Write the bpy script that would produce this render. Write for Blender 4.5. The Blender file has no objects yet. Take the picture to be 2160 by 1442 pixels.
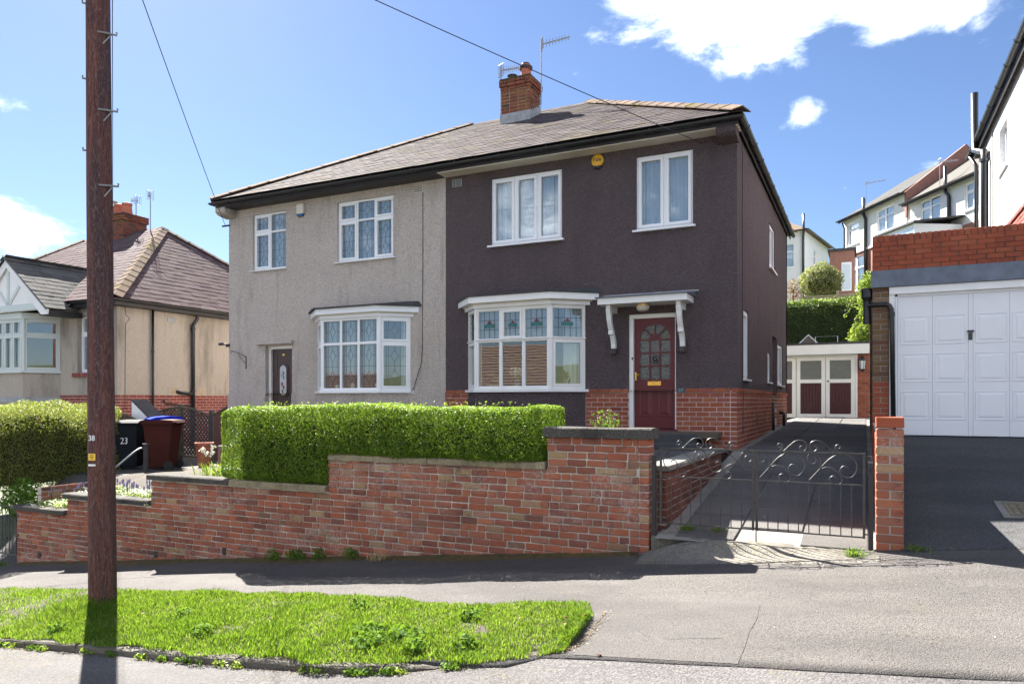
import bpy, math, random
import numpy as np
from mathutils import Vector, Matrix, noise as mnoise

random.seed(7); NR = np.random.default_rng(7)
D = bpy.data; SC = bpy.context.scene; COL = SC.collection
R = math.radians

# ------------------------------------------------------------------ camera, sky, sun, exposure
cam = D.cameras.new('camera'); camo = D.objects.new('camera', cam); COL.objects.link(camo)
camo.location = (0, 0, 0); camo.rotation_euler = (R(90), 0, R(25.933))
cam.sensor_width = 36; cam.lens = 25.5; cam.shift_y = 0.0583
cam.clip_start = 0.05; cam.clip_end = 3000
SC.camera = camo

SUN = Vector((-0.93, 0.65, 1.0)).normalized()          # direction towards the sun
sl = D.lights.new('sun', 'SUN'); sl.energy = 2.0; sl.angle = R(0.5); sl.color = (1.0, 0.95, 0.87)
so = D.objects.new('sun', sl); COL.objects.link(so); so.rotation_euler = SUN.to_track_quat('Z', 'Y').to_euler()
so.location = SUN * 60

W = D.worlds.new('World'); SC.world = W; W.use_nodes = True
nt = W.node_tree; nt.nodes.clear()
def wn(t, **k):
    n = nt.nodes.new(t)
    for a, b in k.items(): setattr(n, a, b)
    return n
sky = wn('ShaderNodeTexSky', sky_type='NISHITA', sun_disc=False)
sky.sun_elevation = math.asin(SUN.z); sky.sun_rotation = math.atan2(SUN.x, SUN.y) % (2*math.pi)
sky.altitude = 150; sky.air_density = 1.0; sky.dust_density = 0.25; sky.ozone_density = 3.0
tc = wn('ShaderNodeTexCoord'); bg = wn('ShaderNodeBackground'); out = wn('ShaderNodeOutputWorld')
bg.inputs[1].default_value = 0.05
def wl(a, b): nt.links.new(a, b)
def wmath(op, a, b=None, c=None, clamp=False):
    n = wn('ShaderNodeMath', operation=op); n.use_clamp = clamp
    for i, v in enumerate((a, b, c)):
        if v is None: continue
        if isinstance(v, (int, float)): n.inputs[i].default_value = v
        else: wl(v, n.inputs[i])
    return n.outputs[0]
# fair-weather clouds: soft ellipses broken by noise; unseen ones added as shade fill
nz = wn('ShaderNodeTexNoise'); nz.inputs['Scale'].default_value = 7.0; nz.inputs['Detail'].default_value = 10; nz.inputs['Roughness'].default_value = 0.62; nz.inputs['Distortion'].default_value = 0.35
mp = wn('ShaderNodeMapping'); mp.inputs['Scale'].default_value = (1, 1, 1.9)
wl(tc.outputs['Generated'], mp.inputs[0]); wl(mp.outputs[0], nz.inputs['Vector'])
def cloud(azi, ele, ra, re, amt):
    """azi clockwise from +Y, ele: centre in degrees; ra, re: half sizes in degrees"""
    a, e = R(azi), R(ele)
    c = Vector((math.sin(a)*math.cos(e), math.cos(a)*math.cos(e), math.sin(e)))
    t = Vector((math.cos(a), -math.sin(a), 0)); u = t.cross(c)
    def dot(v):
        n = wn('ShaderNodeVectorMath', operation='DOT_PRODUCT'); wl(tc.outputs['Generated'], n.inputs[0]); n.inputs[1].default_value = v
        return n.outputs['Value']
    x = wmath('DIVIDE', dot(t), math.sin(R(ra))); y = wmath('DIVIDE', dot(u), math.sin(R(re)))
    front = wmath('GREATER_THAN', dot(c), 0.2)
    r2 = wmath('ADD', wmath('MULTIPLY', x, x), wmath('MULTIPLY', y, y))
    m = wmath('MULTIPLY', wmath('SUBTRACT', 1.0, wmath('SQRT', r2), clamp=True), front)
    return wmath('MULTIPLY', m, amt)
CL = [(-9, 28.5, 15, 7.5, 1.75), (3, 27, 11, 7, 1.45), (-21, 24.2, 5, 2.2, .85), (-3.9, 20.2, 3.2, 2.6, .72), (-61, 11.4, 9, 4.6, 1.5), (-60, 18.6, 10, 1.8, .8),
      (-1.2, 15, 2.6, 1.5, .6), (4.5, 15.2, 5, 2.4, .85), (36, 23, 22, 11, 1.5), (62, 38, 26, 13, 1.5), (80, 15, 24, 10, 1.55), (105, 34, 28, 14, 1.55), (128, 15, 26, 11, 1.55), (150, 38, 28, 14, 1.5),
      (168, 15, 22, 10, 1.4), (196, 38, 30, 13, 1.55), (208, 14, 36, 10, 1.1), (240, 36, 24, 12, 1.5), (262, 15, 16, 7, 1.3), (280, 36, 14, 8, 1.1), (20, 54, 22, 12, 1.4), (110, 60, 34, 16, 1.5), (200, 62, 34, 16, 1.5)]  # out-of-view clouds enlarged to brighten the shaded fronts
acc = None
for c_ in CL:
    v = cloud(*c_); acc = v if acc is None else wmath('MAXIMUM', acc, v)
dens = wmath('ADD', wmath('MULTIPLY', nz.outputs[0], 2.6), wmath('ADD', acc, -1.95))
dens = wmath('MULTIPLY', dens, 1.1, clamp=True)
dens = wmath('MULTIPLY', wmath('POWER', dens, 1.9), wmath('GREATER_THAN', acc, 0.0))
ccol = wn('ShaderNodeMix', data_type='RGBA'); wl(dens, ccol.inputs['Factor']); tint = wn('ShaderNodeMix', data_type='RGBA', blend_type='MULTIPLY'); tint.inputs['Factor'].default_value = 1; wl(sky.outputs[0], tint.inputs['A']); tint.inputs['B'].default_value = (.192, .200, .226, 1)
wl(tint.outputs['Result'], ccol.inputs['A'])
ccol.inputs['B'].default_value = (13.0, 13.1, 13.4, 1)
wl(ccol.outputs['Result'], bg.inputs[0]); wl(bg.outputs[0], out.inputs[0])

SC.view_settings.view_transform = 'Standard'; SC.view_settings.look = 'None'
SC.view_settings.gamma = 1; SC.view_settings.use_curve_mapping = False
SC.view_settings.exposure = 3.85
SC.render.engine = 'CYCLES'
SC.cycles.max_bounces = 8; SC.cycles.transparent_max_bounces = 24; SC.cycles.caustics_reflective = False; SC.cycles.caustics_refractive = False

# ------------------------------------------------------------------ helpers: objects and meshes
WLOC = {}
def tag(o, label=None, cat=None, group=None, kind=None):
    if label: o['label'] = label
    if cat: o['category'] = cat
    if group: o['group'] = group
    if kind: o['kind'] = kind
    return o
def thing(name, loc, label, cat, group=None):
    o = D.objects.new(name, None); COL.objects.link(o); o.location = loc; o.empty_display_size = .2
    WLOC[o.name] = Vector(loc)
    return tag(o, label, cat, group)
def link(o, parent=None):
    COL.objects.link(o)
    if parent:
        o.parent = parent
        w = WLOC.get(parent.name)
        if w is not None: o.matrix_parent_inverse = Matrix.Translation(-w)
    return o
def frame(a, b, z=0.0):
    """local frame of an upright face: x from plan point a to b, y into the building, z up"""
    x = Vector((b[0]-a[0], b[1]-a[1], 0)).normalized(); y = Vector((0, 0, 1)).cross(x)
    M = Matrix.Identity(4)
    for i in range(3): M[i][0] = x[i]; M[i][1] = y[i]; M[i][2] = (0, 0, 1)[i]
    M[0][3], M[1][3], M[2][3] = a[0], a[1], z
    return M

class MB:
    def __init__(s): s.v = []; s.f = []; s.r = []
    def add(s, vs, fs, r=0.0):
        n = len(s.v); s.v.extend(vs)
        for f in fs: s.f.append([i+n for i in f]); s.r.append(r)
        return s
    def box(s, x0, x1, y0, y1, z0, z1, r=0.0):
        return s.add([(x0,y0,z0),(x1,y0,z0),(x1,y1,z0),(x0,y1,z0),(x0,y0,z1),(x1,y0,z1),(x1,y1,z1),(x0,y1,z1)],
                     [(0,3,2,1),(4,5,6,7),(0,1,5,4),(1,2,6,5),(2,3,7,6),(3,0,4,7)], r)
    def cbox(s, x0, x1, y0, y1, z0, z1, c=.006, r=0.0):
        """box with chamfered edges"""
        n = len(s.v); vs, fs = cham(x1-x0, y1-y0, z1-z0, c)
        ox, oy, oz = (x0+x1)/2, (y0+y1)/2, (z0+z1)/2
        return s.add([(a+ox, b+oy, d+oz) for a, b, d in vs], fs, r)
    def poly(s, pts, r=0.0): return s.add(list(pts), [tuple(range(len(pts)))], r)
    def prism(s, pts, axis, a0, a1, r=0.0):
        """polygon in the plane normal to axis, swept from a0 to a1"""
        def P(p, a):
            return {'x': (a, p[0], p[1]), 'y': (p[0], a, p[1]), 'z': (p[0], p[1], a)}[axis]
        n = len(pts); vs = [P(p, a0) for p in pts]+[P(p, a1) for p in pts]
        fs = [tuple(range(n))[::-1], tuple(range(n, 2*n))]+[(i, (i+1) % n, n+(i+1) % n, n+i) for i in range(n)]
        return s.add(vs, fs, r)
    def tube(s, path, rad, n=8, cap=True, r=0.0):
        path = [Vector(p) for p in path]; rings = []; up = Vector((.13, .27, .95)).normalized(); N = None
        for i, p in enumerate(path):
            t = (path[min(i+1, len(path)-1)]-path[max(i-1, 0)])
            if t.length < 1e-9: t = Vector((0, 0, 1))
            t.normalize()
            if N is None:
                N = t.cross(up)
                if N.length < .05: N = t.cross(Vector((1, 0, 0)))
            else: N = N - t*N.dot(t)
            N.normalize(); B = t.cross(N)
            ra = rad[i] if isinstance(rad, (list, tuple)) else rad
            rings.append([tuple(p+(N*math.cos(2*math.pi*k/n)+B*math.sin(2*math.pi*k/n))*ra) for k in range(n)])
        vs = [q for rg in rings for q in rg]; fs = []
        for i in range(len(rings)-1):
            for k in range(n): fs.append((i*n+k, i*n+(k+1) % n, (i+1)*n+(k+1) % n, (i+1)*n+k))
        if cap: fs += [tuple(range(n))[::-1], tuple(range((len(rings)-1)*n, len(rings)*n))]
        return s.add(vs, fs, r)
    def lathe(s, cx, cy, prof, n=20, r=0.0, cap=True):
        vs = []; fs = []
        for ra, z in prof: vs += [(cx+ra*math.cos(2*math.pi*k/n), cy+ra*math.sin(2*math.pi*k/n), z) for k in range(n)]
        for i in range(len(prof)-1):
            for k in range(n): fs.append((i*n+k, i*n+(k+1) % n, (i+1)*n+(k+1) % n, (i+1)*n+k))
        if cap: fs += [tuple(range(n))[::-1], tuple(range((len(prof)-1)*n, len(prof)*n))]
        return s.add(vs, fs, r)
    def sweep(s, prof, path, r=0.0):
        """closed profile (out, up) carried along a plan path of (x, y, z); mitred"""
        P = [Vector(p) for p in path]; n = len(prof); vs = []; fs = []
        for i, p in enumerate(P):
            d0 = (P[i]-P[i-1]) if i else (P[1]-P[0]); d1 = (P[i+1]-P[i]) if i < len(P)-1 else d0
            d0 = d0.normalized(); d1 = d1.normalized()
            n0 = Vector((d0.y, -d0.x, 0)).normalized(); n1 = Vector((d1.y, -d1.x, 0)).normalized()
            m = n0+n1; m = m/max(m.dot(n0), .2)
            vs += [tuple(p+m*a+Vector((0, 0, b))) for a, b in prof]
        for i in range(len(P)-1):
            for k in range(n): fs.append((i*n+k, i*n+(k+1) % n, (i+1)*n+(k+1) % n, (i+1)*n+k))
        fs += [tuple(range(n))[::-1], tuple(range((len(P)-1)*n, len(P)*n))]
        return s.add(vs, fs, r)
    def build(s, name, mat, parent=None, M=None, smooth=False, label=None, kind=None):
        me = D.meshes.new(name); vs = s.v if M is None else [tuple(M @ Vector(v)) for v in s.v]
        me.from_pydata([tuple(v) for v in vs], [], s.f)
        if any(s.r):
            at = me.attributes.new('rnd', 'FLOAT', 'FACE'); at.data.foreach_set('value', s.r)
        if mat: me.materials.append(mat)
        me.validate(); fixnormals(me)
        if smooth: me.shade_smooth()
        o = D.objects.new(name, me); link(o, parent)
        if label: o['label'] = label
        if kind: o['kind'] = kind
        return o
import bmesh
def fixnormals(me):
    bm = bmesh.new(); bm.from_mesh(me); bmesh.ops.recalc_face_normals(bm, faces=bm.faces); bm.to_mesh(me); bm.free()
def cham(L, Dp, H, c):
    vs = []; idx = {}
    for sx in (-1, 1):
        for sy in (-1, 1):
            for sz in (-1, 1):
                for ax in range(3):
                    h = [L/2, Dp/2, H/2]
                    p = [sg*(h[k]-(0 if k == ax else c)) for k, sg in enumerate((sx, sy, sz))]
                    idx[(sx, sy, sz, ax)] = len(vs); vs.append(tuple(p))
    fs = []
    for ax in range(3):
        o1, o2 = [(1, 2), (2, 0), (0, 1)][ax]
        for s in (-1, 1):
            q = []
            for a, b in ((-1, -1), (1, -1), (1, 1), (-1, 1)):
                k = [0, 0, 0]; k[ax] = s; k[o1] = a; k[o2] = b; q.append(idx[(k[0], k[1], k[2], ax)])
            fs.append(tuple(q if s > 0 else q[::-1]))
    for ax in range(3):                                    # edges along ax
        o1, o2 = [(1, 2), (2, 0), (0, 1)][ax]
        for a in (-1, 1):
            for b in (-1, 1):
                def g(s, face):
                    k = [0, 0, 0]; k[ax] = s; k[o1] = a; k[o2] = b; return idx[(k[0], k[1], k[2], face)]
                fs.append((g(-1, o1), g(1, o1), g(1, o2), g(-1, o2)))
    for sx in (-1, 1):
        for sy in (-1, 1):
            for sz in (-1, 1): fs.append(tuple(idx[(sx, sy, sz, a)] for a in range(3)))
    return vs, fs

def np_mesh(name, verts, faces, mat, parent=None, rnd=None, kind=None, smooth=False):
    """fast mesh from numpy: faces (M,k)"""
    me = D.meshes.new(name); M, k = faces.shape
    me.vertices.add(len(verts)); me.vertices.foreach_set('co', np.ascontiguousarray(verts, dtype=np.float32).ravel())
    me.loops.add(M*k); me.loops.foreach_set('vertex_index', np.ascontiguousarray(faces, dtype=np.int32).ravel())
    me.polygons.add(M); me.polygons.foreach_set('loop_start', np.arange(0, M*k, k, dtype=np.int32))
    me.polygons.foreach_set('loop_total', np.full(M, k, dtype=np.int32))
    me.update(calc_edges=True)
    if rnd is not None:
        at = me.attributes.new('rnd', 'FLOAT', 'FACE'); at.data.foreach_set('value', np.ascontiguousarray(rnd, dtype=np.float32))
    me.materials.append(mat)
    if smooth: me.shade_smooth()
    o = D.objects.new(name, me); link(o, parent)
    if kind: o['kind'] = kind
    return o

CAX = Vector((-math.sin(R(25.933)), math.cos(R(25.933)), 0)); CRX = Vector((math.cos(R(25.933)), math.sin(R(25.933)), 0))
def prominence(p):
    d = CAX.dot(p); u = CRX.dot(p)/max(d, .1); v = p.z/max(d, .1)
    vis = d > 1 and abs(u) < .72 and -.4 < v < .57
    return (100 if vis else 0) + 1/max(d, .1)
PIECE_MESH = {}
def piece_mesh(key, L, Dp, H, c, n=4, jit=.0016):
    if key in PIECE_MESH: return PIECE_MESH[key]
    res = []
    for i in range(n):
        rr = random.Random(hash(key) % 1000+i*17); vs, fs = cham(L, Dp, H, c)
        vs = [tuple(q+rr.uniform(-jit, jit) for q in p) for p in vs]
        res.append((vs, fs))
    PIECE_MESH[key] = res
    return res
def pieces(parent, name, items, mat, cap=300, score=None):
    """items: (key, Matrix). The cap most prominent become objects sharing mesh data; the rest one 'stuff' part."""
    items = sorted(items, key=lambda it: -(score(it) if score else prominence(it[1].translation)))
    cache = {}
    w = WLOC.get(parent.name)
    inv = Matrix.Translation(-w) if w is not None else Matrix.Identity(4)
    for key, M in items[:cap]:
        var = random.randrange(len(PIECE_MESH[key])); ck = (key, var)
        if ck not in cache:
            me = D.meshes.new(name); vs, fs = PIECE_MESH[key][var]; me.from_pydata(vs, [], fs); me.materials.append(mat); fixnormals(me); cache[ck] = me
        o = D.objects.new(name, cache[ck]); COL.objects.link(o); o.parent = parent; o.matrix_parent_inverse = inv
        l, q, s = M.decompose(); o.location = l; o.rotation_mode = 'QUATERNION'; o.rotation_quaternion = q; o.scale = s
    if len(items) > cap:
        mb = MB()
        for key, M in items[cap:]:
            vs, fs = random.choice(PIECE_MESH[key]); mb.add([tuple(M @ Vector(p)) for p in vs], fs, random.random())
        mb.build(name+'_field', mat, parent, kind='stuff')

# ------------------------------------------------------------------ helpers: materials
def lin(c): return tuple(((x/255)/12.92 if x/255 <= .04045 else ((x/255+.055)/1.055)**2.4) for x in c)
class NT:
    def __init__(s, name):
        s.m = D.materials.new(name); s.m.use_nodes = True; s.t = s.m.node_tree; s.t.nodes.clear()
        s.o = s.n('ShaderNodeOutputMaterial'); s.b = s.n('ShaderNodeBsdfPrincipled'); s.l(s.b.outputs[0], s.o.inputs[0])
        s.geo = s.n('ShaderNodeNewGeometry')
    def n(s, t, **k):
        n = s.t.nodes.new(t)
        for a, b in k.items(): setattr(n, a, b)
        return n
    def l(s, a, b): s.t.links.new(a, b)
    def set(s, inp, v):
        i = s.b.inputs[inp]
        if hasattr(v, 'is_linked') or hasattr(v, 'links'): s.l(v, i)
        else: i.default_value = v
    def pos(s, scale=(1, 1, 1), rot=(0, 0, 0)):
        m = s.n('ShaderNodeMapping'); m.inputs['Scale'].default_value = scale; m.inputs['Rotation'].default_value = rot
        s.l(s.geo.outputs['Position'], m.inputs[0]); return m.outputs[0]
    def noise(s, scale, detail=3, rough=.55, vec=None, dist=0):
        n = s.n('ShaderNodeTexNoise'); n.inputs['Scale'].default_value = scale; n.inputs['Detail'].default_value = detail
        n.inputs['Roughness'].default_value = rough; n.inputs['Distortion'].default_value = dist
        s.l(vec if vec is not None else s.geo.outputs['Position'], n.inputs['Vector']); return n.outputs[0]
    def voro(s, scale, vec=None, feat='F1'):
        n = s.n('ShaderNodeTexVoronoi'); n.feature = feat; n.inputs['Scale'].default_value = scale
        s.l(vec if vec is not None else s.geo.outputs['Position'], n.inputs['Vector']); return n.outputs[0]
    def ramp(s, fac, stops, interp='LINEAR'):
        n = s.n('ShaderNodeValToRGB'); n.color_ramp.interpolation = interp; e = n.color_ramp.elements
        while len(e) < len(stops): e.new(.5)
        for i, (p, c) in enumerate(stops): e[i].position = p; e[i].color = (c, c, c, 1) if isinstance(c, (int, float)) else (*c, 1)
        s.l(fac, n.inputs[0]); return n.outputs[0]
    def mix(s, fac, a, b, blend='MIX'):
        n = s.n('ShaderNodeMix', data_type='RGBA', blend_type=blend)
        for i, v in (('Factor', fac), ('A', a), ('B', b)):
            if hasattr(v, 'links'): s.l(v, n.inputs[i])
            elif i == 'Factor': n.inputs[i].default_value = v
            else: n.inputs[i].default_value = (*v, 1)
        return n.outputs['Result']
    def math(s, op, a, b=0.0, clamp=False):
        n = s.n('ShaderNodeMath', operation=op); n.use_clamp = clamp
        for i, v in ((0, a), (1, b)):
            if hasattr(v, 'links'): s.l(v, n.inputs[i])
            else: n.inputs[i].default_value = v
        return n.outputs[0]
    def rnd(s):
        """a random number per piece: object random plus the 'rnd' face attribute of joined pieces"""
        oi = s.n('ShaderNodeObjectInfo'); at = s.n('ShaderNodeAttribute'); at.attribute_name = 'rnd'
        return s.math('FRACT', s.math('ADD', oi.outputs['Random'], at.outputs['Fac']))
    def sep(s):
        n = s.n('ShaderNodeSeparateXYZ'); s.l(s.geo.outputs['Position'], n.inputs[0]); return n.outputs
    def bump(s, h, strength=.5, dist=.01):
        n = s.n('ShaderNodeBump'); n.inputs['Strength'].default_value = strength; n.inputs['Distance'].default_value = dist
        s.l(h, n.inputs['Height']); s.l(n.outputs[0], s.b.inputs['Normal']); return n
def plain(name, col, rough=.6, var=.12, scale=3.0, bump=None, metallic=0.0, spec=.5, fine=0.0):
    t = NT(name); c = tuple(col)
    n = t.noise(scale, 5)
    cc = t.mix(n, tuple(x*(1-var*2) for x in c), tuple(min(1, x*(1+var*2)) for x in c))
    if fine:
        f = t.noise(90, 3); cc = t.mix(t.math('MULTIPLY', f, fine), cc, tuple(x*.35 for x in c))
    t.set('Base Color', cc); t.set('Roughness', rough); t.set('Metallic', metallic); t.set('Specular IOR Level', spec)
    if bump: t.bump(t.noise(bump[0], 4), bump[1], bump[2])
    return t.m
def m_roughcast(name, c0, c1, stain, scale=75, strength=1.0, stain_amt=.5, bdist=.016):
    t = NT(name)
    v = t.voro(scale); n = t.noise(scale*.8, 4, .6)
    h = t.math('ADD', t.math('MULTIPLY', v, -.9), t.math('MULTIPLY', n, 1.1))
    col = t.mix(t.noise(1.1, 6, .62), c0, c1)
    col = t.mix(t.math('MULTIPLY', t.ramp(t.noise(scale*.95, 4, .65), [(.42, 0), (.62, 1)]), .45), col, tuple(x*.48 for x in c0))
    col = t.mix(t.math('MULTIPLY', t.ramp(t.noise(scale*.8+3, 4, .65), [(.52, 0), (.68, 1)]), .32), col, tuple(min(.9, x*1.4) for x in c1))
    sk = t.math('MULTIPLY', t.ramp(t.noise(1.0, 5, .6, t.pos((5.5, 5.5, .45))), [(.52, 0), (.7, 1)]), t.ramp(t.noise(.7, 3), [(.42, 0), (.62, 1)]))
    col = t.mix(t.math('MULTIPLY', sk, stain_amt*.7), col, stain)
    st = t.noise(1.0, 6, .65, t.pos((1.6, 1.6, .35)))
    st = t.math('MULTIPLY', t.ramp(st, [(.5, 0), (.72, 1)]), stain_amt)
    col = t.mix(st, col, stain)
    t.set('Base Color', col); t.set('Roughness', .95); t.set('Specular IOR Level', .15)
    t.bump(h, strength, bdist); return t.m
def m_brick(name, stops, dirt=(.05, .04, .04), dirt_amt=.5, eff=None, eff_amt=0.0, interp='LINEAR', zdirt=None):
    t = NT(name); r = t.rnd()
    col = t.ramp(r, stops, interp)
    col = t.mix(t.math('MULTIPLY', t.noise(28, 5, .65), .55), col, tuple(x*.55 for x in stops[len(stops)//2][1]))
    d = t.ramp(t.noise(2.3, 7, .7), [(.5, 0), (.68, 1)])
    edge = t.ramp(t.noise(17, 4, .6), [(.45, .25), (.62, 1)])
    col = t.mix(t.math('MULTIPLY', t.math('MULTIPLY', d, edge), dirt_amt), col, dirt)
    if eff:
        e = t.ramp(t.noise(1.25, 5, .6, t.pos((1, 1, 1.7))), [(.5, 0), (.66, 1)])
        e2 = t.ramp(t.noise(31, 4, .7), [(.45, 0), (.6, 1)])
        col = t.mix(t.math('MULTIPLY', t.math('MULTIPLY', e, e2), eff_amt), col, eff)
    t.set('Base Color', col); t.set('Roughness', .9); t.set('Specular IOR Level', .2)
    t.bump(t.noise(140, 4, .65), .55, .004); return t.m
def m_slate(name, stops, moss=(.16, .14, .03), moss_amt=.0, rough=.5):
    t = NT(name); r = t.rnd(); col = t.ramp(r, stops)
    col = t.mix(t.math('MULTIPLY', t.noise(6, 6, .7), .5), col, tuple(x*.62 for x in stops[1][1]))
    lich = t.ramp(t.noise(55, 3, .6), [(.6, 0), (.7, 1)])
    col = t.mix(t.math('MULTIPLY', lich, .30), col, (.30, .29, .25))
    if moss_amt:
        mm = t.ramp(t.noise(1.4, 6, .7), [(.52, 0), (.64, 1)])
        col = t.mix(t.math('MULTIPLY', mm, moss_amt), col, moss)
    t.set('Base Color', col); t.set('Roughness', rough); t.set('Specular IOR Level', .01)
    t.bump(t.noise(45, 5, .6), .4, .006); return t.m
def m_glass(name, tint=(.9, .94, .95), gain=2.2, base=.03, rough=.008, wob=0.0):
    t = NT(name); t.t.nodes.remove(t.b)
    fr = t.n('ShaderNodeLayerWeight'); fr.inputs['Blend'].default_value = .5
    sch = t.math('ADD', t.math('MULTIPLY', t.math('POWER', fr.outputs['Facing'], 5.0), .96), .04)     # same from both sides of the pane
    f = t.math('ADD', t.math('MULTIPLY', sch, gain), base, True)
    tr = t.n('ShaderNodeBsdfTransparent'); tr.inputs[0].default_value = (*tint, 1)
    gl = t.n('ShaderNodeBsdfAnisotropic'); gl.inputs['Roughness'].default_value = rough; gl.inputs['Color'].default_value = (1, 1, 1, 1)
    if wob:
        b = t.n('ShaderNodeBump'); b.inputs['Strength'].default_value = wob; b.inputs['Distance'].default_value = .02
        t.l(t.noise(2.2, 2), b.inputs['Height']); t.l(b.outputs[0], gl.inputs['Normal'])
    mx = t.n('ShaderNodeMixShader'); t.l(f, mx.inputs[0]); t.l(tr.outputs[0], mx.inputs[1]); t.l(gl.outputs[0], mx.inputs[2])
    t.l(mx.outputs[0], t.o.inputs[0]); return t.m
def m_obscure(name, col, scale, strength, dist=.006):
    t = NT(name); t.set('Base Color', t.mix(t.noise(scale*.5, 3), tuple(x*.7 for x in col), tuple(x*1.25 for x in col)))
    t.set('Roughness', .12); t.set('Specular IOR Level', .9)
    t.bump(t.noise(scale, 2, .5, t.pos((.45, .45, 1.25)), 1.4), strength, dist); return t.m
def m_leaf(name, stops, trans=.45, rough=.5, spec=.35):
    t = NT(name); r = t.rnd(); col = t.ramp(r, stops)
    t.set('Base Color', col); t.set('Roughness', rough); t.set('Specular IOR Level', spec)
    tl = t.n('ShaderNodeBsdfTranslucent'); t.l(t.mix(.35, col, (.30, .42, .02)), tl.inputs[0])
    mx = t.n('ShaderNodeMixShader'); mx.inputs[0].default_value = trans
    t.l(t.b.outputs[0], mx.inputs[1]); t.l(tl.outputs[0], mx.inputs[2]); t.l(mx.outputs[0], t.o.inputs[0]); return t.m
def m_asphalt(name, c0, c1, stone=(.3, .28, .26), scale=190, tint=None, tint_amt=0.0, amt=.55):
    t = NT(name); col = t.mix(t.noise(.55, 7, .6), c0, c1)
    st = t.voro(scale); sn = t.n('ShaderNodeTexVoronoi'); sn.inputs['Scale'].default_value = scale; t.l(t.geo.outputs['Position'], sn.inputs['Vector'])
    sx = t.n('ShaderNodeSeparateXYZ'); t.l(sn.outputs['Color'], sx.inputs[0])
    col = t.mix(t.math('MULTIPLY', t.ramp(sx.outputs[0], [(.35, 0), (.95, 1)]), amt), col, stone)
    col = t.mix(t.math('MULTIPLY', t.ramp(sx.outputs[1], [(.55, 0), (.9, 1)]), .6), col, tuple(x*.35 for x in c0))
    patch = t.ramp(t.noise(.9, 5, .6, t.pos((.6, 1.6, 1))), [(.42, 0), (.6, 1)])
    col = t.mix(t.math('MULTIPLY', patch, .38), col, tuple(x*.55 for x in c0))
    worn = t.ramp(t.noise(.35, 6, .65, t.pos((.5, 1.3, 1), (0, 0, .12))), [(.48, 0), (.62, 1)])
    col = t.mix(t.math('MULTIPLY', worn, .35), col, tuple(min(.6, x*1.35) for x in c1))
    spot = t.ramp(t.noise(7, 3, .5), [(.68, 0), (.74, 1)])
    col = t.mix(t.math('MULTIPLY', spot, .35), col, tuple(x*.4 for x in c0))
    if tint:
        mo = t.math('MULTIPLY', t.ramp(t.noise(1.1, 6, .7), [(.5, 0), (.66, 1)]), t.ramp(t.noise(26, 3, .6), [(.52, 0), (.66, 1)]))
        col = t.mix(t.math('MULTIPLY', mo, tint_amt), col, tint)
    t.set('Base Color', col); t.set('Roughness', .92); t.set('Specular IOR Level', .25)
    t.bump(t.math('ADD', t.math('MULTIPLY', st, -1.0), t.noise(scale*.5, 3)), .8, .006); return t.m

MT = {}
MT['rc_dark'] = m_roughcast('dark_roughcast', (.110, .086, .092), (.150, .118, .123), (.076, .062, .068), 44, 1.0, .4, .028)
MT['rc_grey'] = m_roughcast('grey_roughcast', (.50, .44, .395), (.66, .59, .535), (.29, .25, .22), 44, 1.0, .8, .022)
MT['rc_beige'] = m_roughcast('beige_roughcast', (.41, .365, .31), (.55, .49, .42), (.13, .115, .095), 70, .8, .75, .014)
MT['rc_white'] = m_roughcast('white_render', (.74, .74, .74), (.82, .82, .82), (.62, .61, .59), 50, .5, .25, .01)
MT['brick_wall'] = m_brick('garden_wall_brick', [(0, (.40, .130, .072)), (.14, (.33, .105, .064)), (.26, (.20, .078, .062)), (.4, (.39, .130, .072)), (.52, (.26, .105, .084)), (.64, (.43, .16, .088)), (.74, (.15, .072, .064)), (.82, (.40, .30, .16)), (.91, (.34, .19, .14)), (1, (.30, .11, .075))],
                           (.042, .033, .035), .9, (.52, .45, .42), .5)
MT['brick_house'] = m_brick('plinth_brick', [(0, (.34, .10, .055)), (.2, (.38, .125, .065)), (.4, (.28, .075, .048)), (.55, (.36, .11, .06)), (.7, (.22, .06, .045)), (.85, (.40, .145, .075)), (1, (.31, .10, .085))], (.09, .05, .05), .3, (.5, .38, .36), .25)
MT['brick_red'] = m_brick('parapet_brick', [(0, (.33, .085, .045)), (.35, (.37, .105, .055)), (.7, (.29, .075, .042)), (1, (.38, .12, .065))], (.05, .03, .03), .55)
MT['brick_brown'] = m_brick('pier_brick', [(0, (.17, .10, .05)), (.3, (.22, .13, .06)), (.5, (.13, .065, .045)), (.7, (.20, .14, .08)), (.85, (.18, .07, .05)), (1, (.24, .20, .13))], (.05, .04, .03), .5)
MT['brick_bung'] = m_brick('bungalow_brick', [(0, (.26, .065, .05)), (.4, (.31, .085, .065)), (.8, (.21, .055, .05)), (1, (.34, .12, .09))], (.06, .03, .03), .4, (.5, .4, .4), .2)
MT['brick_chim'] = m_brick('chimney_brick', [(0, (.22, .065, .045)), (.3, (.29, .095, .062)), (.6, (.17, .06, .048)), (.78, (.25, .08, .055)), (.88, (.06, .046, .046)), (1, (.08, .058, .056))], (.04, .034, .03), .8, (.35, .3, .06), .45)
MT['mortar'] = plain('mortar', (.33, .30, .265), .95, .2, 6, (70, .6, .005))
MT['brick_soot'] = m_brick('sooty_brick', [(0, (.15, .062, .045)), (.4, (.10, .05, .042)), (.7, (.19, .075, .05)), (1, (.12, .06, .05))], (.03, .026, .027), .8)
MT['mortar_old'] = plain('old_mortar', (.42, .39, .34), .95, .45, 5, (60, .7, .006))
MT['mortar_dark'] = plain('dark_mortar', (.10, .085, .075), .95, .3, 6, (60, .6, .005))
MT['mortar_moss'] = plain('mossy_mortar', (.27, .235, .12), .95, .3, 6)
MT['garage_white'] = plain('garage_door_white', (.77, .78, .80), .35, .035, 1.6, fine=.10)
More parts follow.
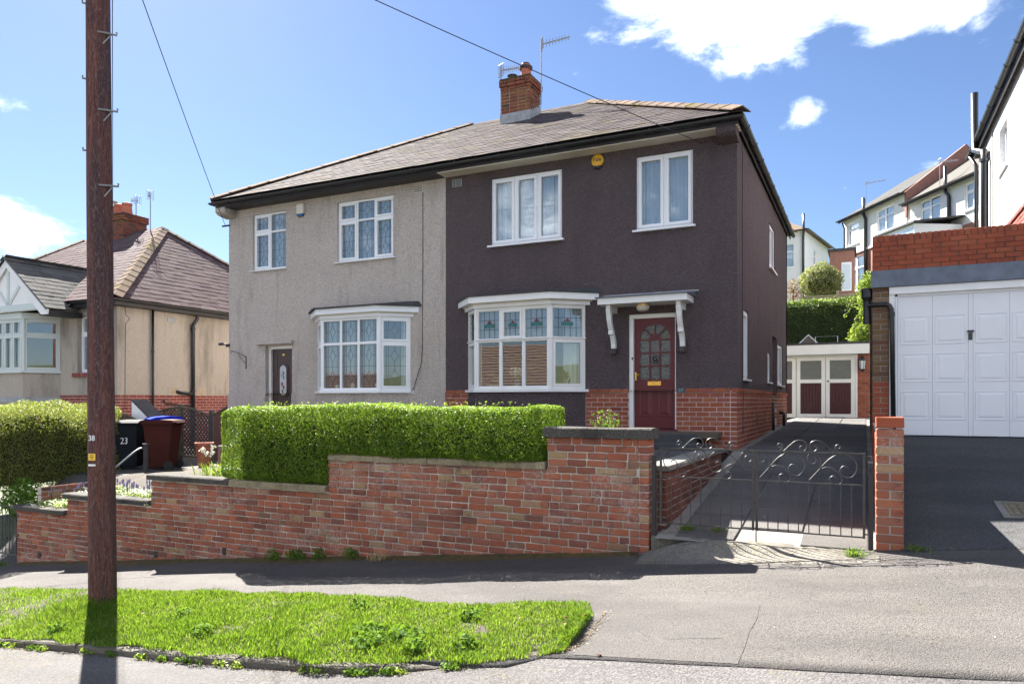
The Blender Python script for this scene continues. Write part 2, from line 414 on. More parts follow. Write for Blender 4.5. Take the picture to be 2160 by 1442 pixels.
MT['mortar_pale'] = plain('pale_mortar', (.52, .44, .40), .95, .15, 6)
MT['slate'] = m_slate('roof_slate', [(0, (.055, .047, .049)), (.3, (.092, .077, .079)), (.55, (.118, .102, .102)), (.8, (.078, .063, .069)), (1, (.14, .125, .12))], moss_amt=.22, rough=.85)
MT['slate_bung'] = m_slate('bungalow_slate', [(0, (.085, .06, .065)), (.4, (.115, .085, .09)), (.75, (.14, .11, .112)), (1, (.09, .06, .072))], moss_amt=.1, rough=.72)
MT['slate_grey'] = m_slate('gable_slate', [(0, (.07, .07, .072)), (.4, (.105, .103, .10)), (1, (.14, .135, .125))], rough=.7)
MT['deck'] = plain('roof_underlay', (.035, .03, .03), .9)
MT['ridge'] = m_slate('ridge_tile', [(0, (.19, .14, .11)), (.5, (.25, .19, .15)), (1, (.16, .125, .105))], moss_amt=.55, rough=.85)
MT['ridge_dark'] = m_slate('dark_ridge_tile', [(0, (.10, .075, .07)), (.5, (.16, .115, .10)), (1, (.12, .08, .075))], moss_amt=.25, rough=.8)
MT['upvc'] = plain('white_upvc', (.80, .81, .83), .28, .02, 2, spec=.5)
MT['wpaint'] = plain('white_paint', (.78, .775, .76), .42, .05, 4, (30, .15, .002))
MT['cream'] = plain('cream_paint', (.66, .61, .52), .5, .06, 4)
MT['sage'] = plain('pale_grey_green_frame', (.55, .60, .58), .35, .02, 2)
MT['blackpl'] = plain('black_plastic', (.014, .015, .018), .33, .2, 4, spec=.5)
MT['blackpaint'] = plain('dark_paint', (.022, .02, .023), .5, .3, 3)
MT['iron'] = plain('wrought_iron', (.035, .034, .035), .42, .5, 14, (60, .4, .003), spec=.6)
MT['ironrust'] = plain('worn_bar', (.17, .155, .13), .5, .35, 30, (60, .3, .002))
MT['lead'] = plain('lead_sheet', (.11, .13, .165), .55, .3, 5, (9, .3, .01))
MT['leadgrey'] = plain('lead_flashing', (.30, .31, .32), .6, .25, 8, (20, .3, .01))
MT['felt'] = plain('roof_felt', (.045, .045, .05), .8, .3, 8, (60, .5, .004))
MT['came'] = plain('lead_came', (.05, .055, .06), .5, .1)
MT['glass'] = m_glass('window_glass', gain=2.0)
MT['glass_old'] = m_glass('old_window_glass', (.9, .92, .9), 1.9, .04, .008, .02)
MT['glass_lead'] = m_glass('leaded_glass', (.82, .85, .86), 1.8, .04, .05, .15)
MT['net'] = plain('net_curtain', (.50, .54, .58), .9, .06, 6)
MT['curtain'] = plain('pale_curtain', (.62, .63, .60), .9, .1, 8)
MT['blind'] = plain('white_blind', (.66, .68, .70), .7, .03)
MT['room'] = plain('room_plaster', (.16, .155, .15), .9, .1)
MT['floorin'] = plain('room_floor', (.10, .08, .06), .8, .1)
MT['door_red'] = plain('dark_red_gloss', (.125, .027, .031), .38, .06, 3, spec=.3)
MT['door_brown'] = plain('brown_door', (.055, .028, .026), .32, .1, 5)
MT['garage_red'] = plain('oxblood_boards', (.060, .014, .018), .4, .15, 5)
MT['brass'] = plain('brass', (.75, .47, .13), .25, .1, 20, metallic=1)
MT['chrome'] = plain('pewter', (.12, .14, .17), .25, .1, 20, metallic=.9)
MT['obsc_door'] = m_obscure('wavy_obscure_glass', (.09, .095, .085), 30, 1.0, .012)
MT['obsc_gar'] = m_obscure('hammered_glass', (.12, .13, .12), 42, 1.0, .012)
MT['obsc_oval'] = m_obscure('etched_oval_glass', (.42, .42, .46), 14, .3)
MT['sred'] = plain('red_stained_glass', (.20, .035, .035), .15, .1); MT['sgreen'] = plain('green_stained_glass', (.035, .13, .055), .15, .1); MT['steal'] = plain('teal_stained_glass', (.03, .15, .17), .15, .1)
MT['terra'] = plain('terracotta', (.42, .13, .075), .8, .12, 6, (40, .3, .003))
MT['coping'] = m_roughcast('stone_coping', (.05, .048, .046), (.13, .12, .105), (.02, .02, .021), 40, .7, .8, .01)
MT['coping_pale'] = m_roughcast('pale_stone_coping', (.24, .20, .13), (.33, .285, .19), (.075, .065, .035), 30, .5, .85, .008)
MT['concrete'] = m_asphalt('concrete', (.20, .19, .17), (.30, .28, .25), (.34, .32, .28), 140, (.14, .13, .03), .6, .3)
MT['flag'] = m_asphalt('concrete_flag', (.085, .082, .079), (.14, .133, .127), (.18, .173, .166), 170, (.12, .12, .03), .35, .35)
MT['road'] = m_asphalt('road_asphalt', (.070, .066, .067), (.09, .085, .085), (.165, .156, .153), 85, (.17, .135, .03), .5, .6)
MT['pave'] = m_asphalt('pavement_asphalt', (.060, .056, .054), (.105, .096, .090), (.14, .128, .122), 110, (.13, .11, .035), .25, .5)
MT['patch'] = m_asphalt('patch_asphalt', (.078, .072, .069), (.094, .087, .083), (.135, .125, .12), 130, (.12, .10, .03), .2, .4)
MT['tarmac_dark'] = m_asphalt('dark_tarmac', (.045, .045, .05), (.07, .07, .072), (.14, .14, .14), 110, (.10, .10, .04), .3, .5)
MT['soil'] = plain('soil', (.045, .034, .024), .95, .4, 9, (35, .9, .03))
MT['ground'] = plain('rough_ground', (.06, .075, .03), .95, .35, 1.5, (12, .6, .05))
MT['moss'] = plain('moss', (.075, .055, .014), .95, .45, 9, (70, .9, .02))
MT['bin_black'] = plain('charcoal_bin_plastic', (.016, .02, .026), .75, .1, spec=.06); MT['bin_brown'] = plain('brown_bin_plastic', (.062, .019, .015), .75, .12, spec=.06); MT['bin_blue'] = plain('blue_bin_lid', (.010, .03, .42), .85, .1, spec=.03)
MT['rubber'] = plain('rubber', (.012, .012, .012), .7, .1)
MT['fence'] = plain('weathered_timber', (.085, .07, .048), .85, .35, 6, (30, .5, .004)); MT['fence_red'] = plain('red_brown_timber', (.115, .05, .04), .8, .2, 6, (30, .4, .004)); MT['fence_grey'] = plain('grey_timber', (.05, .047, .045), .85, .25, 7)
MT['sandy'] = plain('sandy_timber', (.42, .33, .22), .85, .15, 6)
MT['yellow'] = plain('yellow_plastic', (.80, .52, .03), .4, .04); MT['yale'] = plain('alarm_yellow', (.72, .40, .03), .35, .05)
MT['white_num'] = plain('white_lettering', (.78, .78, .78), .5, .02); MT['ink'] = plain('black_lettering', (.012, .012, .012), .5)
MT['bluegrey'] = plain('blue_plastic', (.02, .10, .25), .4, .1); MT['slateplate'] = plain('slate_number_plate', (.06, .085, .11), .4, .2, 30)
MT['alu'] = plain('aerial_aluminium', (.32, .33, .35), .4, .15, 10, metallic=.6); MT['wire'] = plain('cable', (.02, .02, .022), .6)
MT['pewter'] = plain('galvanised_steel', (.28, .29, .29), .5, .25, 12, metallic=.5)
MT['leaf_privet'] = m_leaf('privet_leaf', [(0, (.06, .13, .012)), (.35, (.105, .21, .018)), (.7, (.17, .29, .026)), (.93, (.27, .37, .04)), (.96, (.22, .20, .05)), (1, (.16, .10, .04))], .45)
MT['leaf_old'] = m_leaf('mixed_hedge_leaf', [(0, (.09, .13, .025)), (.3, (.15, .20, .04)), (.55, (.23, .26, .06)), (.75, (.32, .31, .10)), (1, (.20, .11, .06))], .45)
MT['leaf_dark'] = m_leaf('dark_conifer_leaf', [(0, (.018, .05, .012)), (.5, (.03, .075, .016)), (1, (.06, .11, .02))], .25)
MT['leaf_gold'] = m_leaf('variegated_leaf', [(0, (.13, .15, .05)), (.5, (.26, .27, .10)), (1, (.44, .42, .22))], .35)
MT['leaf_lime'] = m_leaf('lime_leaf', [(0, (.10, .17, .02)), (.5, (.2, .28, .04)), (1, (.32, .38, .09))], .45)
MT['leaf_red'] = m_leaf('red_leaf', [(0, (.16, .03, .03)), (.5, (.28, .05, .05)), (1, (.16, .14, .04))], .35)
MT['leaf_green'] = m_leaf('broad_leaf', [(0, (.045, .11, .016)), (.5, (.085, .18, .025)), (1, (.14, .25, .04))], .35, .7, .12)
MT['grass'] = m_leaf('grass_blade', [(0, (.035, .095, .010)), (.3, (.078, .175, .014)), (.6, (.120, .235, .018)), (.85, (.165, .275, .03)), (.94, (.22, .27, .06)), (1, (.29, .245, .12))], .5, .65, .15)
MT['straw'] = plain('dry_stem', (.36, .27, .14), .9, .2)
MT['twig'] = plain('twig', (.06, .04, .025), .9, .3)
MT['core'] = plain('shaded_hedge_core', (.035, .04, .015), .95, .4, 20)  # dark solid core; the shade inside the foliage put into its colour
MT['far_brick'] = plain('hillside_brick', (.27, .13, .10), .9, .2, 5, (20, .6, .02))
MT['kerbstone'] = m_asphalt('kerb_stone', (.10, .092, .078), (.17, .155, .13), (.22, .20, .17), 120, (.10, .10, .03), .6, .35)
MT['apron'] = m_asphalt('apron_concrete', (.085, .08, .07), (.19, .175, .15), (.25, .235, .21), 70, (.15, .14, .03), .7, .5)
MT['grit'] = m_slate('leaf_litter', [(0, (.20, .13, .07)), (.4, (.12, .07, .04)), (.7, (.30, .24, .15)), (1, (.45, .42, .36))], rough=.9)
MT['purple'] = plain('grape_hyacinth_flower', (.20, .17, .36), .7, .25, 20); MT['petal'] = plain('white_petal', (.75, .72, .6), .7, .1); MT['daff'] = plain('yellow_petal', (.8, .6, .05), .6, .1)
MT['leaf_dead'] = plain('dead_leaf', (.17, .075, .03), .8, .3, 20)
def m_pole():
    t = NT('creosoted_pole')
    v = t.pos((9, 9, .9)); a = t.noise(2.2, 7, .68, v, 2.2); b = t.noise(1.0, 5, .6, t.pos((5, 5, .35)), 1.5); fl = t.noise(3.5, 6, .7, t.pos((10, 10, 1.6)), 3.5)
    col = t.ramp(a, [(.28, (.022, .012, .013)), (.42, (.075, .026, .023)), (.56, (.135, .05, .037)), (.72, (.20, .12, .10))])
    col = t.mix(t.ramp(b, [(.42, 0), (.6, .85)]), col, (.04, .028, .034))
    col = t.mix(t.ramp(fl, [(.54, 0), (.58, .75)]), col, (.17, .115, .105))
    t.set('Base Color', col); t.set('Roughness', .8); t.set('Specular IOR Level', .3)
    t.bump(t.math('ADD', a, t.math('MULTIPLY', fl, .6)), .9, .012); return t.m
MT['pole'] = m_pole()

# ------------------------------------------------------------------ builders: walls, windows, brickwork, slating
CH = .0825                                               # brick course
def wall_grid(mb, L, H0, H1, t, holes):
    """upright wall in a local frame: x 0..L, z H0..H1, y 0 (outside) .. t, with rectangular holes and reveals"""
    xs = sorted({0, L, *[h[0] for h in holes], *[h[1] for h in holes]}); zs = sorted({H0, H1, *[h[2] for h in holes], *[h[3] for h in holes]})
    def hole(x, z): return any(h[0] < x < h[1] and h[2] < z < h[3] for h in holes)
    for i in range(len(xs)-1):
        for k in range(len(zs)-1):
            x0, x1, z0, z1 = xs[i], xs[i+1], zs[k], zs[k+1]
            if hole((x0+x1)/2, (z0+z1)/2): continue
            mb.poly([(x0, 0, z0), (x1, 0, z0), (x1, 0, z1), (x0, 0, z1)]); mb.poly([(x0, t, z0), (x0, t, z1), (x1, t, z1), (x1, t, z0)])
    for x0, x1, z0, z1 in [(0, L, H0, H1)]+list(holes):
        mb.poly([(x0, 0, z0), (x0, t, z0), (x1, t, z0), (x1, 0, z0)]); mb.poly([(x0, 0, z1), (x1, 0, z1), (x1, t, z1), (x0, t, z1)])
        mb.poly([(x0, 0, z0), (x0, 0, z1), (x0, t, z1), (x0, t, z0)]); mb.poly([(x1, 0, z0), (x1, t, z0), (x1, t, z1), (x1, 0, z1)])
    return mb
def wall_build(name, mb, mat, parent, M=None):
    """walls keep their own winding (welded first so that the shell is closed)"""
    me = D.meshes.new(name); me.from_pydata([tuple((M @ Vector(v)) if M else v) for v in mb.v], [], mb.f); me.materials.append(mat)
    bm = bmesh.new(); bm.from_mesh(me); bmesh.ops.remove_doubles(bm, verts=bm.verts, dist=1e-5); bmesh.ops.recalc_face_normals(bm, faces=bm.faces); bm.to_mesh(me); bm.free()
    return link(D.objects.new(name, me), parent)

def diamonds(W, H, n):
    """leaded pattern in a pane: double lines, a diamond per bay"""
    seg = []; cx = W/2; dw = W*.17
    for k in range(n):
        zc = H*(k+.5)/n; dh = min(H/n*.30, W*.42)
        seg += [((cx-dw, zc), (cx, zc+dh)), ((cx, zc+dh), (cx+dw, zc)), ((cx+dw, zc), (cx, zc-dh)), ((cx, zc-dh), (cx-dw, zc)), ((0, zc), (cx-dw, zc)), ((cx+dw, zc), (W, zc))]
        z0, z1 = H*k/n, H*(k+1)/n
        seg += [((cx, z0), (cx, zc-dh)), ((cx, zc+dh), (cx, z1))]
        if k: seg.append(((0, z0), (W, z0)))
    for fx in (.13, .22, .78, .87): seg.append(((W*fx, 0), (W*fx, H)))
    return seg
def grid_lead(W, H, nx, nz):
    return [((W*i/nx, 0), (W*i/nx, H)) for i in range(1, nx)]+[((0, H*k/nz), (W, H*k/nz)) for k in range(1, nz)]
def tulip(parent, M, x0, z0, W, H, y):
    """stained glass flower in the middle of a leaded light"""
    cx, cz = x0+W/2, z0+H*.5; a = min(W, .42)*.25
    for nm, mt, pts in (('red_glass', 'sred', [(-.62, .1), (0, 1.05), (.62, .1), (0, .62)]), ('red_glass', 'sred', [(-.3, .42), (0, .68), (.3, .42), (0, .05)]),
                        ('green_glass', 'sgreen', [(-1.05, .2), (-.62, .12), (-.55, -.62), (-1.05, -.58)]), ('green_glass', 'sgreen', [(1.05, .2), (.62, .12), (.55, -.62), (1.05, -.58)]),
                        ('teal_glass', 'steal', [(-.62, .1), (-.3, .42), (0, .05), (.3, .42), (.62, .1), (.55, -.62), (-.55, -.62)])):
        MB().prism([(cx+a*p[0], cz+a*p[1]*.85) for p in pts], 'y', y-.004, y+.001).build(nm, MT[mt], parent, M)
def window(house, M, W, H, lights, fmat='upvc', fw=.05, y=.05, dep=.065, lead=None, sill=None, glass='glass', curt=None, sash=.042, label=None, sashmat=None):
    """M: local frame at the lower left outside corner. lights: (x0, x1, z0, z1, opening, lead kind) in fractions"""
    g = MB(); fr = MB()
    fr.box(0, W, y, y+dep, 0, fw); fr.box(0, W, y, y+dep, H-fw, H); fr.box(0, fw, y, y+dep, fw, H-fw); fr.box(W-fw, W, y, y+dep, fw, H-fw)
    wi, hi = W-2*fw, H-2*fw; mw = fw*.5
    rects = []
    for x0, x1, z0, z1, op, ld in lights:
        a0 = fw+wi*x0+(mw if x0 > 0 else 0); a1 = fw+wi*x1-(mw if x1 < 1 else 0); b0 = fw+hi*z0+(mw if z0 > 0 else 0); b1 = fw+hi*z1-(mw if z1 < 1 else 0)
        rects.append((a0, a1, b0, b1, op, ld))
    # bars between lights: fill the inner area except the lights
    xs = sorted({fw, W-fw, *[r[0] for r in rects], *[r[1] for r in rects]}); zs = sorted({fw, H-fw, *[r[2] for r in rects], *[r[3] for r in rects]})
    for k in range(len(zs)-1):
        run = None
        for i in range(len(xs)-1):
            cx, cz = (xs[i]+xs[i+1])/2, (zs[k]+zs[k+1])/2
            ins = any(r[0] < cx < r[1] and r[2] < cz < r[3] for r in rects)
            if not ins: fr.box(xs[i], xs[i+1], y+.002, y+dep-.002, zs[k], zs[k+1])
    win = fr.build('window', MT[fmat], house, M, label=label)
    for a0, a1, b0, b1, op, ld in rects:
        p0, p1, q0, q1 = a0, a1, b0, b1
        if op:
            s = sash; e = .002; sm = MB(); ys = y-.012
            sm.box(a0+e, a1-e, ys, y+dep-.012, b0+e, b0+s); sm.box(a0+e, a1-e, ys, y+dep-.012, b1-s, b1-e); sm.box(a0+e, a0+s, ys, y+dep-.012, b0+s, b1-s); sm.box(a1-s, a1-e, ys, y+dep-.012, b0+s, b1-s)
            sm.build('sash', MT[sashmat or fmat], win, M); p0, p1, q0, q1 = a0+s, a1-s, b0+s, b1-s
        yg = y+dep*.5
        MB().box(p0-.004, p1+.004, yg, yg+.006, q0-.004, q1+.004).build('pane', MT['glass_lead' if ld == 'tulip' else glass], win, M)
        if not op:      # dark gasket line round fixed glass
            gk = MB(); e = .007
            gk.box(p0, p1, yg-.012, yg-.001, q0, q0+e); gk.box(p0, p1, yg-.012, yg-.001, q1-e, q1); gk.box(p0, p0+e, yg-.012, yg-.001, q0+e, q1-e); gk.box(p1-e, p1, yg-.012, yg-.001, q0+e, q1-e)
            gk.build('glazing_bead', MT['leadgrey' if fmat == 'upvc' else fmat], win, M)
        seg = None
        if ld == 'd1': seg = diamonds(p1-p0, q1-q0, 1)
        elif ld == 'd2': seg = diamonds(p1-p0, q1-q0, 2)
        elif ld == 'tulip': seg = grid_lead(p1-p0, q1-q0, max(2, round((p1-p0)/.11)), 3)
        if seg:
            lm = MB(); t = .0032 if ld != 'tulip' else .0045
            for (ax, az), (bx, bz) in seg:
                d = Vector((bx-ax, bz-az)); L = d.length
                if L < 1e-4: continue
                nx, nz = -d.y/L*t, d.x/L*t
                lm.prism([(p0+ax+nx, q0+az+nz), (p0+bx+nx, q0+bz+nz), (p0+bx-nx, q0+bz-nz), (p0+ax-nx, q0+az-nz)], 'y', yg-.003, yg+.0005)
            lm.build('lead', MT['came'], win, M)
        if ld == 'tulip': tulip(win, M, p0, q0, p1-p0, q1-q0, yg-.003)
    if sill:
        so_, se, sh = sill     # overhang outwards, sideways, height
        MB().prism([(-so_, -.012), (y+.02, .004), (y+.02, -sh), (-so_, -sh)], 'x', -se, W+se).build('sill', MT[fmat if fmat != 'sage' else 'sage'], win, M)
    if curt:
        for kind, c0, c1, z0, z1, mt in curt:                # folds hanging behind the glass
            mb = MB(); n = max(6, int((c1-c0)*W/.028)); yb = y+dep+(.02 if kind == 'net' else .05)
            for i in range(n):
                xa, xb = W*(c0+(c1-c0)*i/n), W*(c0+(c1-c0)*(i+1)/n); am = .022 if kind == 'fold' else (.012 if kind == 'net' else .0)
                ya, yb2 = yb+am*math.sin(i*1.9)+am*.6*math.sin(i*.77), yb+am*math.sin((i+1)*1.9)+am*.6*math.sin((i+1)*.77)
                if kind == 'slat': ya, yb2 = yb-.012, yb+.012
                mb.poly([(xa, ya, H*z0), (xb, yb2, H*z0), (xb, yb2, H*z1), (xa, ya, H*z1)])
            mb.build('curtain' if kind != 'slat' else 'blind', MT[mt], win, M, smooth=(kind != 'slat'))
    return win

piece_mesh('stretcher', .2245, .105, .0725, .005); piece_mesh('header', .108, .105, .0725, .005); piece_mesh('deep', .108, .2245, .0725, .005)
piece_mesh('old_stretcher', .2225, .105, .0715, .0085, 6, .0045); piece_mesh('old_header', .106, .105, .0715, .0085, 6, .0045); piece_mesh('old_deep', .108, .216, .0715, .0085, 3, .003)
def T3(M, x, y, z, sx=1, rz=0, ry=0, sz=1):
    return M @ Matrix.Translation((x, y, z)) @ Matrix.Rotation(rz, 4, 'Z') @ Matrix.Rotation(ry, 4, 'Y') @ Matrix.Diagonal((sx, 1, sz, 1))
def course(items, M, x0, x1, z, kind='stretcher', old=False, shift=0.0, skip=(), jy=.0015, yc=.0525):
    """one course of bricks from x0 to x1 at height z (bottom), front face at y=0"""
    pre = 'old_' if old else ''
    Ls, gap = (.2225, .012) if old else (.2245, .0095)
    x = x0-shift; i = 0
    while x < x1-.02:
        k = kind
        if kind == 'flemish': k = 'header' if i % 2 else 'stretcher'
        if kind == 'mixed': k = 'header' if random.random() < .22 else 'stretcher'
        L = Ls if k == 'stretcher' else .108
        a, b = max(x, x0), min(x+L, x1)
        if b-a > .03 and not any(a < s1-.01 and b > s0+.01 and s2 < z+.04 < s3 for s0, s1, s2, s3 in skip):
            base = 'stretcher' if b-a > .15 else 'header'; LL = Ls if base == 'stretcher' else (.106 if old else .108)
            items.append((pre+base, T3(M, (a+b)/2, yc+random.uniform(-jy, jy), z+CH/2, (b-a)/LL, 0, random.uniform(-.006, .006) if old else 0)))
        x += L+gap; i += 1

def slate_key(name, w, l, t=.009):
    return piece_mesh(name, w, l, t, .002, 5, .0022)
slate_key('slate', .296, .44); slate_key('slate_half', .150, .44); slate_key('slate_big', .335, .46, .010); slate_key('slate_big_half', .166, .46, .010)
def slating(items, A, U, V, N, spans, g=.2, w=.3, key='slate', l=.44):
    """A: eave origin; U along the eave, V up the slope, N outwards. spans(v) -> (u0, u1)"""
    v = 0.0; i = 0
    while True:
        sp = spans(v+g*.4)
        if sp is None or sp[1]-sp[0] < .12: break
        s0, s1 = spans(0.0), spans(.5); k0, k1 = (s1[0]-s0[0])/.5, (s1[1]-s0[1])/.5
        e0, e1 = min(s0[0]+k0*v, s0[0]+k0*(v+l)), max(s0[1]+k1*v, s0[1]+k1*(v+l)); u = math.floor(e0/w)*w - (w/2 if i % 2 else 0)
        while u < e1:
            a, b = u, u+w
            po = [(a+.002, v), (b-.002, v), (b-.002, v+l), (a+.002, v+l)]
            for sg, c0, kk in ((1, s0[0], k0), (-1, s0[1], k1)):              # cut by the hips
                nw = []
                for q in range(len(po)):
                    p, r_ = po[q], po[(q+1) % len(po)]; fp, fr = sg*(p[0]-c0-kk*p[1]), sg*(r_[0]-c0-kk*r_[1])
                    if fp >= 0: nw.append(p)
                    if fp*fr < 0: t_ = fp/(fp-fr); nw.append((p[0]+(r_[0]-p[0])*t_, p[1]+(r_[1]-p[1])*t_))
                po = nw
                if not po: break
            if len(po) < 3: u += w; continue
            full_rect = len(po) == 4 and abs(po[2][1]-v-l) < 1e-6 and abs(po[3][1]-v-l) < 1e-6 and abs(po[0][1]-v) < 1e-6 and abs(po[1][1]-v) < 1e-6 and abs(po[0][0]-a-.002) < 1e-6 and abs(po[1][0]-b+.002) < 1e-6 and abs(po[2][0]-b+.002) < 1e-6 and abs(po[3][0]-a-.002) < 1e-6
            if not full_rect:
                uc, vc = (a+b)/2, v+l/2; n_ = len(po); ky = key+'_cut'+str(len(PIECE_MESH)); hh = .0045
                PIECE_MESH[ky] = [([(p[0]-uc, p[1]-vc, -hh) for p in po]+[(p[0]-uc, p[1]-vc, hh) for p in po], [tuple(range(n_))[::-1], tuple(range(n_, 2*n_))]+[(q, (q+1) % n_, n_+(q+1) % n_, n_+q) for q in range(n_)])]
                Vt = (V - N*.032).normalized(); Nt = U.cross(Vt).normalized(); Nt = -Nt if Nt.dot(N) < 0 else Nt; c = A+U*uc+V*vc+N*.013; M = Matrix.Identity(4)
                for q in range(3): M[q][0] = U[q]; M[q][1] = Vt[q]; M[q][2] = Nt[q]; M[q][3] = c[q]
                items.append((ky, M)); u += w; continue
            if True:
                k = key if b-a > w*.62 else key+'_half'; full = w-.004 if k == key else w/2
                tilt = .030+random.uniform(-.004, .006)
                c = A+U*((a+b)/2)+V*(v+l/2+random.uniform(-.006, .006))+N*(.012+random.uniform(0, .004))
                Vt = (V - N*tilt).normalized(); Nt = U.cross(Vt).normalized()
                if Nt.dot(N) < 0: Nt = -Nt
                M = Matrix.Identity(4); r = random.uniform(-.012, .012); Uu = (U+Vt*r).normalized()
                for q in range(3): M[q][0] = Uu[q]*(b-a-.004)/full; M[q][1] = Vt[q]; M[q][2] = Nt[q]; M[q][3] = c[q]
                items.append((k, M))
            u += w
        v += g; i += 1
def tile_mesh(key, wing, L, t=.016, ang=.5, col=.02):
    """angle ridge tile along x with a raised roll at one end"""
    res = []
    for i in range(3):
        rr = random.Random(i+len(key)); vs = []; fs = []
        def sect(x, o):
            ca, sa = math.cos(ang), math.sin(ang)
            return [(x, -wing*ca, -wing*sa+o), (x, 0, o+.012), (x, wing*ca, -wing*sa+o), (x, wing*ca, -wing*sa-t+o), (x, 0, -t+o+.012), (x, -wing*ca, -wing*sa-t+o)]
        S = [(-L/2, 0), (L/2-.05, 0), (L/2-.05, col), (L/2, col)]
        for x, o in S: vs += [(a+rr.uniform(-.003, .003), b+rr.uniform(-.003, .003), c+rr.uniform(-.003, .003)) for a, b, c in sect(x, o)]
        for s in range(3):
            for k in range(6): fs.append((s*6+k, s*6+(k+1) % 6, s*6+6+(k+1) % 6, s*6+6+k))
        fs += [(0, 1, 4, 5), (1, 2, 3, 4), (23, 22, 19, 18), (22, 21, 20, 19)]
        res.append((vs, fs))
    PIECE_MESH[key] = res
tile_mesh('ridge_tile', .185, .46, ang=.52, col=.010); tile_mesh('hip_tile', .19, .46, ang=.36, col=.011); tile_mesh('hip_tile_big', .21, .46, ang=.38, col=.012)
def ridge_line(parent, A, B, mat, key='ridge_tile', pitch=.44, lift=.02, name='ridge_tile'):
    A, B = Vector(A), Vector(B); d = (B-A); n = max(1, round(d.length/pitch)); X = d.normalized(); items = []
    Y = Vector((0, 0, 1)).cross(X).normalized(); Z = X.cross(Y)
    for i in range(n):
        c = A+d*((i+.5)/n)+Z*(lift+random.uniform(-.004, .006)); M = Matrix.Identity(4); r = random.uniform(-.012, .012)
        Xx = (X+Y*r).normalized()
        for q in range(3): M[q][0] = Xx[q]*(d.length/n)/.44; M[q][1] = Y[q]; M[q][2] = Z[q]; M[q][3] = c[q]
        items.append((key, M))
    pieces(parent, name, items, mat)
HALF = [(.055*math.cos(a), .055*math.sin(a)) for a in [math.pi+math.pi*k/8 for k in range(9)]]
GUT = [(a+.06, b) for a, b in HALF]+[(.05+.06, 0), (.05+.06-.012, -.03), (.06-.04, -.03), (.06-.05, 0)]
def gutter(parent, path, mat='blackpl', brackets=.9):
    g = MB().sweep([(a+.06, b) for a, b in HALF], path).build('gutter', MT[mat], parent)
    P = [Vector(p) for p in path]
    for i in range(len(P)-1):
        L = (P[i+1]-P[i]).length; n = int(L/brackets); d = (P[i+1]-P[i]).normalized(); o = Vector((d.y, -d.x, 0))
        for k in range(n):
            q = P[i]+d*(L*(k+.5)/max(n, 1))
            b = MB(); b.sweep([(a*1.12+.06, c*1.12-.002) for a, c in HALF]+[(.128, .012), (-.006, .012)], [tuple(q-d*.018), tuple(q+d*.018)]); b.build('gutter_bracket', MT[mat], g)
    return g
def downpipe(parent, path, r=.036, mat='blackpl', collars=()):
    p = MB().tube(path, r, 12).build('downpipe', MT[mat], parent, smooth=True)
    for c in collars: MB().tube([(c[0], c[1], c[2]-.03), (c[0], c[1], c[2]+.03)], r*1.25, 12).build('pipe_clip', MT[mat], p)
    return p
def text_mesh(body, size, depth=.003):
    cu = D.curves.new('t', 'FONT'); cu.body = body; cu.size = size; cu.extrude = depth; cu.align_x = 'CENTER'; cu.align_y = 'CENTER'; cu.resolution_u = 3
    ob = D.objects.new('t', cu); COL.objects.link(ob); bpy.context.view_layer.update()
    dg = bpy.context.evaluated_depsgraph_get(); me = D.meshes.new_from_object(ob.evaluated_get(dg)); D.objects.remove(ob); D.curves.remove(cu); return me
def lettering(body, size, M, mat, parent, name='lettering', stretch=1.0, bold=0.0):
    """flat lettering standing proud of an upright face; M: face frame, text in its x-z plane"""
    me = text_mesh(body, size); Rm = M @ Matrix.Rotation(R(90), 4, 'X') @ Matrix.Diagonal((stretch, 1, 1, 1)); me.transform(Rm); me.materials.clear(); me.materials.append(MT[mat]); me.name = name
    return link(D.objects.new(name, me), parent)
def sheet(name, xs, ys, zf, mat, kind='structure', parent=None, label=None):
    xs = np.asarray(xs); ys = np.asarray(ys); V = np.array([(x, y, zf(x, y)) for y in ys for x in xs]); nx, ny = len(xs), len(ys)
    F = np.array([(j*nx+i, j*nx+i+1, (j+1)*nx+i+1, (j+1)*nx+i) for j in range(ny-1) for i in range(nx-1)])
    o = np_mesh(name, V, F, mat, parent, kind=kind, smooth=True)
    return o
def leaves(name, P, N, size, mat, parent=None, kind=None, aspect=.5, flat=.6, rng=NR, fold=.25):
    """leaf-sized faces at P (n,3), facing roughly N"""
    n = len(P); rv = rng.normal(size=(n, 3)); N = N*flat+rv*(1-flat)*.9; N /= np.linalg.norm(N, axis=1, keepdims=True)+1e-9
    T = rng.normal(size=(n, 3)); T -= N*np.sum(T*N, axis=1, keepdims=True); T /= np.linalg.norm(T, axis=1, keepdims=True)+1e-9; B = np.cross(N, T)
    s = (size*rng.uniform(.6, 1.3, n))[:, None]
    v = np.empty((n, 4, 3)); v[:, 0] = P-T*s*.5; v[:, 1] = P+B*s*aspect*.5+N*s*fold*.3; v[:, 2] = P+T*s*.5; v[:, 3] = P-B*s*aspect*.5+N*s*fold*.3
    f = np.arange(n)[:, None]*4; F = np.concatenate([f+np.array([[0, 1, 2]]), f+np.array([[0, 2, 3]])]); r = rng.uniform(.001, 1, n)
    return np_mesh(name, v.reshape(-1, 3), F, mat, parent, np.concatenate([r, r]), kind)
